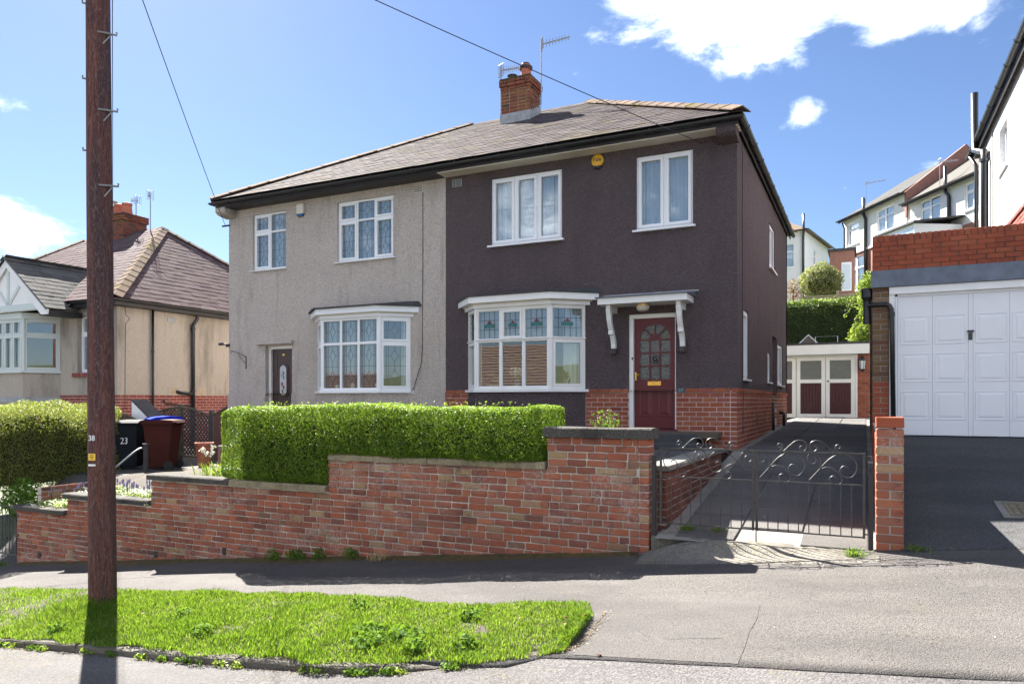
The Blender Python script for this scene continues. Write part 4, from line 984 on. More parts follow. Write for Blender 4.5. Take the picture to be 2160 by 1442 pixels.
# roof of each house
def roof_plane(pts, mat, parent, name='roof_deck'):
    MB().poly(pts).build(name, mat, parent)
Lf = math.hypot(YR-YE, ZR-ZE); Vf = Vector((0, (YR-YE)/Lf, (ZR-ZE)/Lf)); Nf = Vector((0, -Vf.z, Vf.y))
ra = XER-XRR; Ls = math.hypot(ra, ZR-ZE); YBE = 2*YR-YE; hb = (YBE-YE)/2
def roof(house, left):
    mb = MB()
    if not left:
        mb.poly([(XP, YE, ZE-.02), (XER, YE, ZE-.02), (XRR, YR, ZR-.02), (XP, YR, ZR-.02)]); mb.poly([(XER, YE, ZE-.02), (XER, YBE, ZE-.02), (XRR, YR, ZR-.02)]); mb.poly([(XER, YBE, ZE-.02), (XP, YBE, ZE-.02), (XP, YR, ZR-.02), (XRR, YR, ZR-.02)]); mb.poly([(XP, YE, ZE-.03), (XP, YBE, ZE-.03), (XER, YBE, ZE-.03), (XER, YE, ZE-.03)])
    else:
        mb.poly([(XEL, YE, ZE-.02), (XP, YE, ZE-.02), (XP, YR, ZR-.02), (XRL, YR, ZR-.02)]); mb.poly([(XEL, YBE, ZE-.02), (XEL, YE, ZE-.02), (XRL, YR, ZR-.02)]); mb.poly([(XP, YBE, ZE-.02), (XEL, YBE, ZE-.02), (XRL, YR, ZR-.02), (XP, YR, ZR-.02)]); mb.poly([(XEL, YE, ZE-.03), (XEL, YBE, ZE-.03), (XP, YBE, ZE-.03), (XP, YE, ZE-.03)])
    rf = mb.build('roof', MT['deck'], house); it = []
    if not left:
        slating(it, Vector((XP, YE-.04, ZE)), Vector((1, 0, 0)), Vf, Nf, lambda v: (0, XER-XP-ra*v/Lf+.02) if v < Lf-.05 else None)
        Vs = Vector((-ra/Ls, 0, (ZR-ZE)/Ls)); Ns = Vector(((ZR-ZE)/Ls, 0, ra/Ls))
        slating(it, Vector((XER+.03, YE, ZE)), Vector((0, 1, 0)), Vs, Ns, lambda v: (hb*v/Ls, (YBE-YE)-hb*v/Ls) if v < Ls-.05 else None)
    else:
        slating(it, Vector((XEL, YE-.04, ZE)), Vector((1, 0, 0)), Vf, Nf, lambda v: ((XRL-XEL)*v/Lf-.02, XP-XEL) if v < Lf-.05 else None)
        rl = XRL-XEL; Ll = math.hypot(rl, ZR-ZE); Vs = Vector((rl/Ll, 0, (ZR-ZE)/Ll)); Ns = Vector((-(ZR-ZE)/Ll, 0, rl/Ll))
        slating(it, Vector((XEL-.03, YBE, ZE)), Vector((0, -1, 0)), Vs, Ns, lambda v: (hb*v/Ll, (YBE-YE)-hb*v/Ll) if v < Ll-.05 else None)
    pieces(rf, 'slate', it, MT['slate'], score=lambda i_: (50 if i_[1][2][2] > 0 and i_[1][1][2] < -.3 else 0)+1/i_[1].translation.length+(100 if abs(i_[1][0][0]) > .5 and i_[1].translation.y < 17.2 else 0))
    return rf
rf1 = roof(h1, False); rf2 = roof(h2, True)
ridge_line(rf1, (XER+.02, YE-.02, ZE+.03), (XRR, YR, ZR+.02), MT['ridge'], 'hip_tile', .41, .07, 'hip_tile'); ridge_line(rf1, (XER+.02, YBE, ZE+.03), (XRR, YR, ZR+.02), MT['ridge'], 'hip_tile', .41, .07, 'hip_tile')
ridge_line(rf1, (XRR, YR, ZR), (XP, YR, ZR), MT['ridge'], 'ridge_tile'); ridge_line(rf2, (XP, YR, ZR), (XRL, YR, ZR), MT['ridge'], 'ridge_tile')
ridge_line(rf2, (XEL-.02, YE-.02, ZE+.03), (XRL, YR, ZR+.02), MT['ridge'], 'hip_tile', .47, .07, 'hip_tile'); ridge_line(rf2, (XEL-.02, YBE, ZE+.03), (XRL, YR, ZR+.02), MT['ridge'], 'hip_tile', .47, .07, 'hip_tile')
# eaves
for h, a, b, sm in ((h1, XP, XR+.06, 'cream'), (h2, XL-.04, XP, 'blackpaint')):
    MB().box(a, b, YE+.06, YE+.085, 4.60, 4.735).build('fascia', MT['blackpaint'], h); MB().box(a, b, YE+.087, YF-.02, 4.585, 4.60).build('soffit', MT[sm], h)
MB().box(XR+.045, XR+.065, YE+.09, YBE-.06, 4.60, 4.735).build('fascia', MT['blackpaint'], h1)
gutter(h1, [(XP+.003, YE+.055, 4.70), (XR+.075, YE+.055, 4.70), (XR+.075, YBE-.03, 4.70)]); gutter(h2, [(XL-.05, YBE-.03, 4.70), (XL-.05, YE+.055, 4.70), (XP-.003, YE+.055, 4.70)])
cb = [(YF-.014, 4.62), (YE+.09, 4.62), (YE+.09, 4.50), (YE+.16, 4.44), (YF-.22, 4.42), (YF-.014, 4.40)]
cb = [(YF-.014, 4.584), (YE+.075, 4.70), (YE+.075, 4.50), (YE+.14, 4.45), (YF-.22, 4.43), (YF-.014, 4.40)]
MB().prism(cb, 'x', XR-.29, XR+.03).build('eaves_corbel', MT['rc_dark'], h1); MB().prism(cb, 'x', XL-.07, XL+.24).build('eaves_corbel', MT['rc_grey'], h2)
for xx, h, mt in ((-8.398, h2, 'cream'), (-7.459, h1, 'leadgrey')):
    v = MB(); v.box(xx-.11, xx+.11, YF-.022, YF-.006, 4.37, 4.52); ab = v.build('air_brick', MT[mt], h)
    g = MB()
    for i in range(6):
        for j in range(4): g.box(xx-.095+i*.033, xx-.073+i*.033, YF-.0245, YF-.0215, 4.383+j*.034, 4.405+j*.034)
    g.build('grille_holes', MT['ink'], ab)
# alarm boxes
al = thing('alarm_box', (-4.445, 12.74, 4.33), 'round yellow alarm bell box on the dark house below the eaves', 'alarm box')
pr = [(.0, 0), (.055, .0), (.10, .012), (.118, .03), (.12, .05)]
m_ = MB(); m_.lathe(0, 0, [(.122, 0), (.12, .03), (.10, .05), (.06, .062), (.001, .066)], 28); Ma = Matrix.Translation((-4.445, YF-.016, 4.455)) @ Matrix.Rotation(R(90), 4, 'X')
m_.build('cover', MT['yale'], al, Ma, smooth=True); lettering('Yale', .105, frame((-4.445, YF-.0835), (0, YF-.0835), 4.462), 'ink', al, stretch=.95)
MB().prism([(-.07, 0), (.07, 0), (.085, .045), (-.085, .045)], 'y', YF-.06, YF-.016).build('strobe', MT['blackpl'], al, Matrix.Translation((-4.445, 0, 4.31)))
al2 = thing('alarm_box', (-11.558, 12.74, 4.2), 'small cream and blue alarm box on the grey house', 'alarm box')
MB().cbox(-11.66, -11.455, YF-.085, YF-.016, 4.27, 4.50, .012).build('cover', MT['cream'], al2); MB().prism([(-11.655, 4.27), (-11.46, 4.27), (-11.49, 4.215), (-11.625, 4.215)], 'y', YF-.08, YF-.018).build('strobe', MT['bluegrey'], al2)

# front door of the dark house
fd = MB(); yd = YF+.06; fd.box(DR[0], DR[0]+.075, yd-.05, yd+.09, DR[2], DR[3]); fd.box(DR[1]-.02, DR[1], yd-.05, yd+.09, DR[2], DR[3]); fd.box(DR[0]+.075, DR[1]-.02, yd-.05, yd+.09, DR[3]-.075, DR[3])
fd.build('door_frame', MT['wpaint'], h1)
xl, xr = DR[0]+.078, DR[1]-.022; zb, zt = DR[2]+.012, DR[3]-.078; wl_ = xr-xl; xc = (xl+xr)/2; Rg = .278; zsp = zb+1.60; gx0, gx1 = xc-Rg, xc+Rg; gz0 = zb+.885; y0, y1 = yd+.02, yd+.064
dm = MB(); dm.box(xl, gx0, y0, y1, zb, zt); dm.box(gx1, xr, y0, y1, zb, zt); dm.box(gx0, gx1, y0, y1, zb, gz0)
arc = [(xc+Rg*math.cos(a), zsp+Rg*math.sin(a)) for a in [math.pi*k/24 for k in range(25)]]
dm.prism([(gx1, zt)]+[(p[0], p[1]) for p in arc[:13]]+[(xc, zt)], 'y', y0, y1); dm.prism([(xc, zt)]+[(p[0], p[1]) for p in arc[12:]]+[(gx0, zt)], 'y', y0, y1)
bw_ = .013
for i in (1, 2): xx = gx0+2*Rg*i/3; dm.box(xx-bw_, xx+bw_, y0+.004, y1-.004, gz0, zsp)
for j in (1, 2, 3): zz = gz0+(zsp-gz0)*j/3; dm.box(gx0, gx1, y0+.003, y1-.003, zz-bw_, zz+bw_)
hub = [(xc+.105*math.cos(a), zsp+.105*math.sin(a)) for a in [math.pi*k/12 for k in range(13)]]; dm.prism(hub, 'y', y0+.002, y1)
for a in (45, 90, 135):
    ca, sa = math.cos(R(a)), math.sin(R(a)); n_ = (-sa*bw_*.9, ca*bw_*.9); p, q = (xc+.1*ca, zsp+.1*sa), (xc+(Rg+.004)*ca, zsp+(Rg+.004)*sa)
    dm.prism([(p[0]+n_[0], p[1]+n_[1]), (q[0]+n_[0], q[1]+n_[1]), (q[0]-n_[0], q[1]-n_[1]), (p[0]-n_[0], p[1]-n_[1])], 'y', y0+.004, y1-.004)
door = dm.build('door', MT['door_red'], h1)
for j in range(3):
    for i in range(3):
        xa, xb = gx0+2*Rg*i/3, gx0+2*Rg*(i+1)/3; za, zb_ = gz0+(zsp-gz0)*j/3, gz0+(zsp-gz0)*(j+1)/3; MB().box(xa, xb, y0+.022, y0+.03, za, zb_).build('pane', MT['obsc_door'], door)
for k in range(4):
    aa = [R(45*k+45*t/6) for t in range(7)]; MB().prism([(xc+.1*math.cos(a), zsp+.1*math.sin(a)) for a in aa[::-1]]+[(xc+(Rg+.003)*math.cos(a), zsp+(Rg+.003)*math.sin(a)) for a in aa], 'y', y0+.022, y0+.03).build('pane', MT['obsc_door'], door)
for i in (0, 1):
    xa = xl+.085+i*(wl_/2-.03); xb = xa+wl_/2-.14; za, zb_ = zb+.22, zb+.73; p = MB(); e = .03
    p.v = [(xa, y0-.001, za), (xb, y0-.001, za), (xb, y0-.001, zb_), (xa, y0-.001, zb_), (xa+e*.5, y0+.004-.009, za+e*.5), (xb-e*.5, y0-.005, za+e*.5), (xb-e*.5, y0-.005, zb_-e*.5), (xa+e*.5, y0-.005, zb_-e*.5), (xa+e, y0-.0005, za+e), (xb-e, y0-.0005, za+e), (xb-e, y0-.0005, zb_-e), (xa+e, y0-.0005, zb_-e), (xa+2*e, y0-.009, za+2*e), (xb-2*e, y0-.009, za+2*e), (xb-2*e, y0-.009, zb_-2*e), (xa+2*e, y0-.009, zb_-2*e)]
    for s in range(3):
        for k in range(4): p.f.append([4*s+k, 4*s+(k+1) % 4, 4*s+4+(k+1) % 4, 4*s+4+k]); p.r.append(0)
    p.f.append([12, 13, 14, 15]); p.r.append(0); p.build('panel', MT['door_red'], door)
lp = MB().cbox(xc-.135, xc+.115, y0-.012, y0-.001, gz0-.12, gz0-.035, .005).build('letter_plate', MT['brass'], door); MB().cbox(xc-.105, xc+.085, y0-.019, y0-.013, gz0-.10, gz0-.055, .004).build('letter_flap', MT['brass'], door)
hd = MB().cbox(xl+.008, xl+.042, y0-.012, y0-.001, gz0-.02, gz0+.13, .004).build('handle', MT['brass'], door); MB().tube([(xl+.025, y0-.012, gz0+.085), (xl+.025, y0-.05, gz0+.085), (xl+.105, y0-.052, gz0+.085)], .009, 8).build('lever', MT['brass'], door); MB().tube([(xl+.025, y0-.013, gz0+.02), (xl+.025, y0-.0145, gz0+.02)], .008, 8).build('keyhole', MT['ink'], door)
kn = MB(); zk = gz0+(zsp-gz0)*.5; kn.tube([(xc+.058*math.cos(a), y0-.012, zk+.058*math.sin(a)) for a in [2*math.pi*k/24 for k in range(25)]], .012, 8, False); kn.tube([(xc, y0-.0005, zk), (xc, y0-.02, zk)], [.03, .02], 12); kn.build('knocker', MT['chrome'], door, smooth=True)
MB().cbox(xl-.03, xl-.006, yd-.065, yd-.051, gz0+.355, gz0+.40, .003).build('doorbell', MT['blackpl'], h1)
MB().box(DR[0]-.02, DR[1]+.03, YF-.08, yd+.1, DR[2]-.05, DR[2]).build('door_sill', MT['door_red'], h1)
npm = MB().cbox(DR[1]+.012, DR[1]+.165, YF-.03, YF-.004, .158, .238, .005).build('number_plate', MT['slateplate'], h1); lettering('27', .075, frame((DR[1]+.088, YF-.0315), (0, YF-.0315), .198), 'leadgrey', npm)
# canopy
cn = MB().box(-4.27, -2.69, 12.25, YF-.016, 1.72, 1.83).build('canopy', MT['wpaint'], h1)
MB().prism([(12.21, 1.832), (12.21, 1.85), (YF-.016, 1.93), (YF-.016, 1.832)], 'x', -4.31, -2.65).build('canopy_roof', MT['lead'], cn); MB().box(-4.33, -2.60, YF-.032, YF-.017, 1.925, 1.955).build('flashing', MT['leadgrey'], cn)
brk = [(12.36, 1.718), (YF-.016, 1.718), (YF-.016, 1.60), (12.50, 1.60), (12.475, 1.52), (12.50, 1.42), (12.56, 1.32), (12.60, 1.26), (12.66, 1.20), (12.715, 1.12), (12.735, 1.03), (12.735, .965), (12.66, .965), (12.645, 1.05), (12.61, 1.13), (12.575, 1.19), (12.545, 1.215), (12.51, 1.26), (12.455, 1.35), (12.40, 1.46), (12.375, 1.56), (12.35, 1.62)]
for xx in (-4.11, -2.86):
    b_ = MB().prism(brk, 'x', xx-.04, xx+.04).build('bracket', MT['wpaint'], cn); MB().cbox(xx-.045, xx+.045, 12.50, 12.60, 1.205, 1.29, .006).build('bracket_block', MT['wpaint'], cn)
    MB().cbox(xx-.055, xx+.055, 12.60, YF-.012, .86, .963, .01).build('bracket_corbel', MT['rc_dark'], cn)
lmp = MB().lathe(-3.52, 12.52, [(.115, 1.722), (.12, 1.69), (.115, 1.66), (.10, 1.62), (.06, 1.60), (.001, 1.595)][::-1], 24).build('porch_lamp', MT['cream'], cn, smooth=True); MB().lathe(-3.52, 12.52, [(.124, 1.69), (.124, 1.712)], 24).build('lamp_rim', MT['brass'], cn)
# steps to the door
stp = thing('door_steps', (-3.3, 12.3, -.9), 'dark painted concrete steps below the deep red door', 'steps')
MB().cbox(-4.0, -2.55, 12.2, YF+.0, -.9, -.545, .012).build('top_step', MT['tarmac_dark'], stp); MB().cbox(-4.05, -2.3, 11.35, 12.19, -.95, -.69, .012).build('lower_step', MT['tarmac_dark'], stp)
sheet('door_path', np.linspace(-4.1, -2.16, 6), np.linspace(8.0, 11.4, 8), lambda x, y: -.765, MT['flag'])
# side windows and the side door
def swin(W, lights, **k): return window(h1, frame((XR, W[0]+s0), (XR, W[1]+s0), W[2]), W[1]-W[0], W[3]-W[2], lights, **k)
swin(sh_[0], [(0, 1, 0, 1, True, None)], y=.025, sill=(.06, .04, .04), fw=.05, curt=[('net', .02, .98, .02, .98, 'net')]); swin(sh_[1], [(0, .5, 0, 1, True, None), (.5, 1, 0, 1, False, None)], y=.025, sill=(.06, .04, .04), curt=[('net', .02, .98, .02, .98, 'net')])
swin(sh_[2], [(0, 1, 0, 1, True, None)], y=.025, sill=(.06, .04, .04), curt=[('net', .02, .98, .02, .98, 'net')]); swin(sh_[4], [(0, .5, 0, 1, True, None), (.5, 1, 0, 1, False, None)], y=.025, sill=(.06, .04, .04), curt=[('slat', .02, .98, .02, .98, 'blind')])
MB().box(XR-.24, XR-.2, 18.05, 18.98, -.6, 1.56).build('side_door', MT['wpaint'], h1); MB().box(XR-.26, XR, 18.05, 18.98, -.85, -.58).build('side_step', MT['concrete'], h1)
downpipe(h1, [(XR+.05, 17.8, -.02), (XR+.05, 17.8, -.78)], .03); downpipe(h1, [(XR+.0, 19.6, -.28), (XR+.09, 19.6, -.28), (XR+.11, 19.6, -.33), (XR+.11, 19.6, -.62)], .04)
MB().tube([(XR+.008, 13.33, 4.55), (XR+.008, 13.33, 2.0), (XR+.008, 13.35, .24), (XR+.022, 13.35, .18), (XR+.012, 13.35, -.5)], .006, 6).build('cable', MT['wire'], h1)
for yy, zz in ((15.3, -.45), (16.6, -.47)): MB().box(XR-.02, XR+.004, yy, yy+.1, zz, zz+.22).build('air_brick', MT['mortar_dark'], h1)
# chimney on the party wall
CX0, CX1, CY0, CY1 = -8.13, -7.35, 16.1, 16.75; zt = 7.98
chm = MB().box(CX0+.008, CX1-.008, CY0+.008, CY1-.008, 6.5, zt-.02).build('chimney', MT['mortar_moss'], h1, label='red brick chimney stack on the shared ridge')
itf = []; rows = 15
for r_ in range(rows):
    zz = zt-.03-CH*(r_+1); pj = .045 if r_ in (0, 1) else (.02 if r_ == 2 else 0)
    for A_, B_ in (((CX0-pj, CY0-pj), (CX1+pj, CY0-pj)), ((CX1+pj, CY0-pj), (CX1+pj, CY1+pj)), ((CX0-pj, CY1+pj), (CX0-pj, CY0-pj)), ((CX1+pj, CY1+pj), (CX0-pj, CY1+pj))):
        Mf = frame(A_, B_); course(itf, Mf, .0 if r_ % 2 else .11, math.dist(A_, B_)-(.11 if r_ % 2 else 0), zz, 'stretcher', True, .0 if r_ % 2 else .115)
pieces(chm, 'brick', itf, MT['brick_chim'])
MB().prism([(CX0-.03, CY0-.03), (CX1+.03, CY0-.03), (CX1+.03, CY1+.03), (CX0-.03, CY1+.03)], 'z', zt-.028, zt+.01).build('flaunching', MT['moss'], chm)
fl = MB(); fl.box(CX0-.02, CX1+.02, CY0-.018, CY0-.002, 6.7, 7.12); fl.build('flashing', MT['leadgrey'], chm)
fl = MB()
for k in range(5): fl.box(CX1+.002, CX1+.016, CY0+k*.13, CY0+k*.13+.128, 6.75, 7.02+k*.072+.11)
fl.build('flashing', MT['leadgrey'], chm)
MB().lathe(-7.60, 16.42, [(.13, zt), (.125, zt+.18), (.135, zt+.30), (.155, zt+.305), (.155, zt+.345), (.13, zt+.35), (.125, zt+.40)], 20).build('chimney_pot', MT['terra'], chm, smooth=False); MB().lathe(-7.60, 16.42, [(.165, zt+.295), (.17, zt+.35), (.12, zt+.36), (.10, zt+.44), (.001, zt+.45)], 20).build('cowl', MT['blackpaint'], chm)
MB().lathe(-7.97, 16.42, [(.12, zt), (.12, zt+.17), (.13, zt+.18), (.13, zt+.21), (.1, zt+.22), (.09, zt+.1)], 20).build('chimney_pot', MT['blackpaint'], chm)
# ---- grey house
FG = frame((XL, YF-.015), (XP, YF-.015)); o2 = -XL
G1 = (-13.05, -12.03, 3.10, 4.42); G2 = (-10.53, -9.02, 3.09, 4.41); GD = (-12.653, -11.84, -.78, 1.305)
PB2 = [(-11.087, YF-.01), (-10.60, 12.35), (-9.085, 12.35), (-8.588, YF-.01)]
hg = [(W[0]+o2, W[1]+o2, W[2], W[3]) for W in (G1, G2)]+[(-11.0+o2, -8.68+o2, .25, 1.86), (GD[0]+o2, GD[1]+o2, .19, GD[3])]
wall_build('wall', wall_grid(MB(), XP-XL, .19, 4.72, .27, hg), MT['rc_grey'], h2, FG)
pg = MB(); pg.box(XL-.02, GD[0], YF-.04, YF+.24, -1.6, .19); pg.box(GD[1], XP-.004, YF-.04, YF+.24, -1.6, .19); pg.box(GD[0], GD[1], YF+.02, YF+.24, -1.6, GD[2]); pg.build('plinth', MT['rc_grey'], h2)
wall_build('wall', wall_grid(MB(), YB-YF-.27, -1.6, 4.72, .26, []), MT['rc_grey'], h2, frame((XL, YB), (XL, YF+.27)))
MB().box(XL, XP, YB-.25, YB, -1.6, 4.72).build('back_wall', MT['rc_grey'], h2); MB().box(XL+.26, XP-.06, 16.4, 16.5, -1.2, 4.6).build('partition_wall', MT['room'], h2); MB().box(XL+.26, XP-.06, YF+.26, 16.4, 2.45, 2.65).build('upper_floor', MT['room'], h2); MB().box(XL+.26, XP-.06, YF+.26, 16.4, 4.5, 4.55).build('ceiling', MT['room'], h2); MB().box(XL+.26, XP-.06, YF+.25, 16.4, -.9, -.8).build('ground_floor', MT['floorin'], h2); MB().box(-11.45, -11.37, YF+.26, 16.4, -.8, 4.5).build('partition_wall', MT['room'], h2)
tz = .68
def grid_l(nx, tz, ops_top, ops_bot, a, b):
    return [(i/nx, (i+1)/nx, 0, tz, i in ops_bot, b) for i in range(nx)]+[(i/nx, (i+1)/nx, tz, 1, i in ops_top, a) for i in range(nx)]
fwin(h2, G1, grid_l(2, tz, (0,), (0,), 'd1', 'd2'), sill=(.06, .06, .03), fw=.04, sash=.045, curt=[('net', .02, .98, .02, .98, 'net')], label='leaded two-light window above the brown door'); fwin(h2, G2, grid_l(3, tz, (0, 2), (0, 2), 'd1', 'd2'), sill=(.06, .06, .03), fw=.04, sash=.045, curt=[('net', .02, .98, .02, .98, 'net')], label='leaded three-light window above the grey house bay')
tg = .66
bay(h2, PB2, .235, 1.78, -1.5, 'rc_grey', 'upvc', grid_l(3, tg, (), (), 'd1', 'd2'), [(0, 1, 0, tg, True, 'd2'), (0, 1, tg, 1, True, 'd1')], [(0, 1, 0, tg, True, 'd2'), (0, 1, tg, 1, True, 'd1')], .055, 'glass', tg, (.05, .14, .19),
    curt=[[('net', .02, .98, .02, .98, 'net')], [('net', .02, .98, .22, .98, 'net')], [('fold', .72, .95, .02, .98, 'curtain')]])
for k in range(4): 
    xx = (-10.35, -9.95, -9.75, -9.3)[k]; orn = thing('ornament', (xx, 12.55, .2), ('white china ornament nearest the porch in the grey house bay', 'grey-green china bowl in the grey house bay', 'small white figurine in the grey house bay', 'white jug ornament at the right of the grey house bay')[k], 'ornament')
    MB().lathe(xx, 12.58, [(.05, .19), (.065, .24), (.04, .30), (.055, .34+.03*(k % 2)), (.02, .38+.03*(k % 2))], 12).build('body', MT['petal' if k != 1 else 'sage'], orn, smooth=True)
# grey house door
MB().prism([(-12.90, 1.335), (-11.76, 1.335), (-11.78, 1.40), (-12.0, 1.425), (-12.6, 1.425), (-12.87, 1.39)], 'y', YF-.12, YF-.0145).build('door_hood', MT['rc_grey'], h2)
yg = YF+.12; f_ = MB(); f_.box(GD[0], GD[0]+.07, yg-.03, yg+.1, GD[2], GD[3]); f_.box(GD[1]-.05, GD[1], yg-.03, yg+.1, GD[2], GD[3]); f_.box(GD[0]+.07, GD[1]-.05, yg-.03, yg+.1, GD[3]-.07, GD[3]); f_.build('door_frame', MT['wpaint'], h2)
xa, xb = GD[0]+.072, GD[1]-.052; za, zb = GD[2]+.01, GD[3]-.072; xm = (xa+xb)/2
gd = MB().box(xa, xb, yg+.02, yg+.06, za, zb).build('door', MT['door_brown'], h2)
def oval(rx, rz, n=28, hz=.25): return [(xm+rx*math.cos(a), za+1.27+rz*math.sin(a)+(hz if math.sin(a) > 0 else -hz)) for a in [2*math.pi*k/n for k in range(n)]]
MB().prism(oval(.165, .165), 'y', yg+.004, yg+.019).build('oval_frame', MT['door_brown'], gd); MB().prism(oval(.105, .105), 'y', yg-.001, yg+.003).build('oval_pane', MT['obsc_oval'], gd)
MB().tube([(p[0], yg-.002, p[1]) for p in oval(.115, .115)+[oval(.115, .115)[0]]], .012, 6, False).build('oval_bead', MT['door_brown'], gd)
ro = random.Random(3)
for k, (mt, px, pz, sz) in enumerate((('sgreen', .01, .16, .05), ('steal', .02, .06, .045), ('sred', -.03, -.10, .06), ('sred', .02, -.17, .055), ('sgreen', -.02, -.26, .05), ('came', -.03, .10, .03))):
    MB().prism([(xm+px+sz*.6*math.cos(a)*(.7+.3*math.sin(3*a)), za+1.27+pz+sz*math.sin(a)) for a in [2*math.pi*j/10 for j in range(10)]], 'y', yg-.0022, yg-.0012).build('motif', MT[mt], gd)
for s_ in (-1, 1):
    for z0_, z1_ in ((za+.62, za+1.18), (za+1.32, za+1.92)):
        xs_, xe_ = (xa+.05, xm-.19) if s_ < 0 else (xm+.19, xb-.05); MB().cbox(xs_, xe_, yg+.008, yg+.019, z0_, z1_, .006).build('panel', MT['door_brown'], gd)
MB().cbox(xm-.03, xm+.03, yg+.006, yg+.019, zb-.16, zb-.11, .004).build('number_plate', MT['brass'], gd); MB().cbox(xm-.12, xm+.12, yg+.008, yg+.019, za+.50, za+.57, .004).build('letter_plate', MT['brass'], gd); MB().cbox(xm-.1, xm+.1, yg+.004, yg+.0075, za+.515, za+.555, .002).build('flap', MT['door_brown'], gd)
# fittings on the grey wall
MB().tube([(-8.28, YF-.02, 4.36), (-8.28, YF-.02, 3.0), (-8.29, YF-.02, 1.2), (-8.30, YF-.045, .8), (-8.50, YF-.045, .26), (-8.56, YF-.05, .19)], .007, 6).build('cable', MT['wire'], h2)
hb_ = thing('hanging_basket_bracket', (-13.6, 12.78, 1.0), 'black iron hanging basket bracket beside the brown door', 'bracket')
bb = MB(); bb.box(-13.27, -13.255, YF-.035, YF-.016, .78, 1.08); bb.tube([(-13.262, YF-.03, 1.06), (-13.40, YF-.08, 1.15), (-13.60, YF-.15, 1.22)], .009, 6); bb.tube([(-13.262, YF-.03, .90), (-13.36, YF-.07, 1.0), (-13.45, YF-.10, 1.16)], .006, 6); bb.tube([(-13.60+.03*math.cos(a), YF-.15, 1.19+.03*math.sin(a)) for a in [k*.6 for k in range(9)]], .007, 6)
bb.build('bracket', MT['iron'], hb_)
cm = thing('security_camera', (-13.86, 12.75, 1.35), 'small black floodlight camera on the corner of the grey house', 'camera')
b_ = MB(); b_.cbox(-13.90, -13.79, YF-.06, YF-.02, 1.32, 1.40, .008); b_.cbox(-14.05, -13.92, YF-.16, YF-.06, 1.36, 1.43, .02); b_.tube([(-13.85, YF-.05, 1.38), (-13.95, YF-.1, 1.39)], .02, 8); b_.build('lamp', MT['blackpl'], cm)
MB().box(-14.03, -13.80, YF-.05, YF-.02, 4.235, 4.27).build('wire_bracket', MT['blackpl'], h2)

# ------------------------------------------------------------------ the bungalow beyond
bg_ = thing('bungalow', (-21, 12.8, -1.6), 'beige rendered bungalow with hipped slate roof and white gabled bay', 'bungalow')
BX0, BX1, BY1 = -29.0, -17.944, 21.2; BZ = 2.72; BYE, BXE = 12.5, -17.62; BYR, BZR = 17.0, 5.85; BXR, BXL = -21.5, -25.6; BXE0 = -29.4
MF = frame((BX0, YF), (BX1, YF)); wb = [(-19.60-BX0, -18.75-BX0, .80, 2.39), (-23.0-BX0, -20.45-BX0, .85, 2.3)]
wall_build('wall', wall_grid(MB(), BX1-BX0, .19, BZ, .25, wb), MT['rc_beige'], bg_, MF); wall_build('wall', wall_grid(MB(), BY1-YF-.25, .19, BZ, .25, []), MT['rc_beige'], bg_, frame((BX1, YF+.25), (BX1, BY1)))
MB().box(BX0, BX1-.25, BY1-.25, BY1, -1.7, BZ).build('back_wall', MT['rc_beige'], bg_); MB().box(BX0, BX0+.25, YF+.25, BY1-.25, -1.7, BZ).build('wall', MT['rc_beige'], bg_); MB().box(BX0+.3, BX1-.3, 15.5, 15.6, -1.5, BZ).build('partition_wall', MT['room'], bg_)
MB().box(BX0+.25, BX1-.25, YF+.25, BY1-.25, 2.64, 2.68).build('ceiling', MT['room'], bg_)
MB().box(BX0, BX1-.004, YF+.003, YF+.25, -1.8, .188).build('plinth_mortar', MT['mortar_pale'], bg_); MB().box(BX1-.25, BX1-.004, YF+.25, BY1, -1.8, .188).build('plinth_mortar', MT['mortar_pale'], bg_)
it = []; MS = frame((BX1, YF), (BX1, BY1)); z = .188-CH; row = 0
while z > -1.3:
    course(it, MF, -21.0-BX0, BX1-BX0-.11, z, 'stretcher', False, .115*(row % 2), (), .001, .05); course(it, MS, .0, 6.2, z, 'stretcher', False, .115*((row+1) % 2), (), .001, .05); z -= CH; row += 1
pieces(bg_, 'brick', it, MT['brick_bung'])
sold = []; piece_mesh('soldier', .10, .105, .11, .005, 3, .001)
window(bg_, frame((-19.60, YF), (-18.75, YF), .80), .85, 1.59, grid_l(2, .68, (0, 1), (0, 1), None, None), 'upvc', .05, .12, .065, None, None, 'glass', [('net', .02, .98, .02, .98, 'net')])
for k in range(8): sold.append(('soldier', Matrix.Translation((-19.70+k*.118, YF-.02, .735))))
pieces(bg_, 'sill_brick', sold, MT['brick_bung'])
# roof
Lb = math.hypot(BYR-BYE, BZR-BZ); Vb = Vector((0, (BYR-BYE)/Lb, (BZR-BZ)/Lb)); Nb = Vector((0, -Vb.z, Vb.y)); rx = BXE-BXR; Lx_ = math.hypot(rx, BZR-BZ); YB2 = 2*BYR-BYE; rl_ = BXL-BXE0
m = MB(); e = -.025
m.poly([(BXE0, BYE, BZ+e), (BXE, BYE, BZ+e), (BXR, BYR, BZR+e), (BXL, BYR, BZR+e)]); m.poly([(BXE, BYE, BZ+e), (BXE, YB2, BZ+e), (BXR, BYR, BZR+e)]); m.poly([(BXE, YB2, BZ+e), (BXE0, YB2, BZ+e), (BXL, BYR, BZR+e), (BXR, BYR, BZR+e)]); m.poly([(BXE0, YB2, BZ+e), (BXE0, BYE, BZ+e), (BXL, BYR, BZR+e)]); m.poly([(BXE0, BYE, BZ-.05), (BXE0, YB2, BZ-.05), (BXE, YB2, BZ-.05), (BXE, BYE, BZ-.05)])
brf = m.build('roof', MT['deck'], bg_); it = []
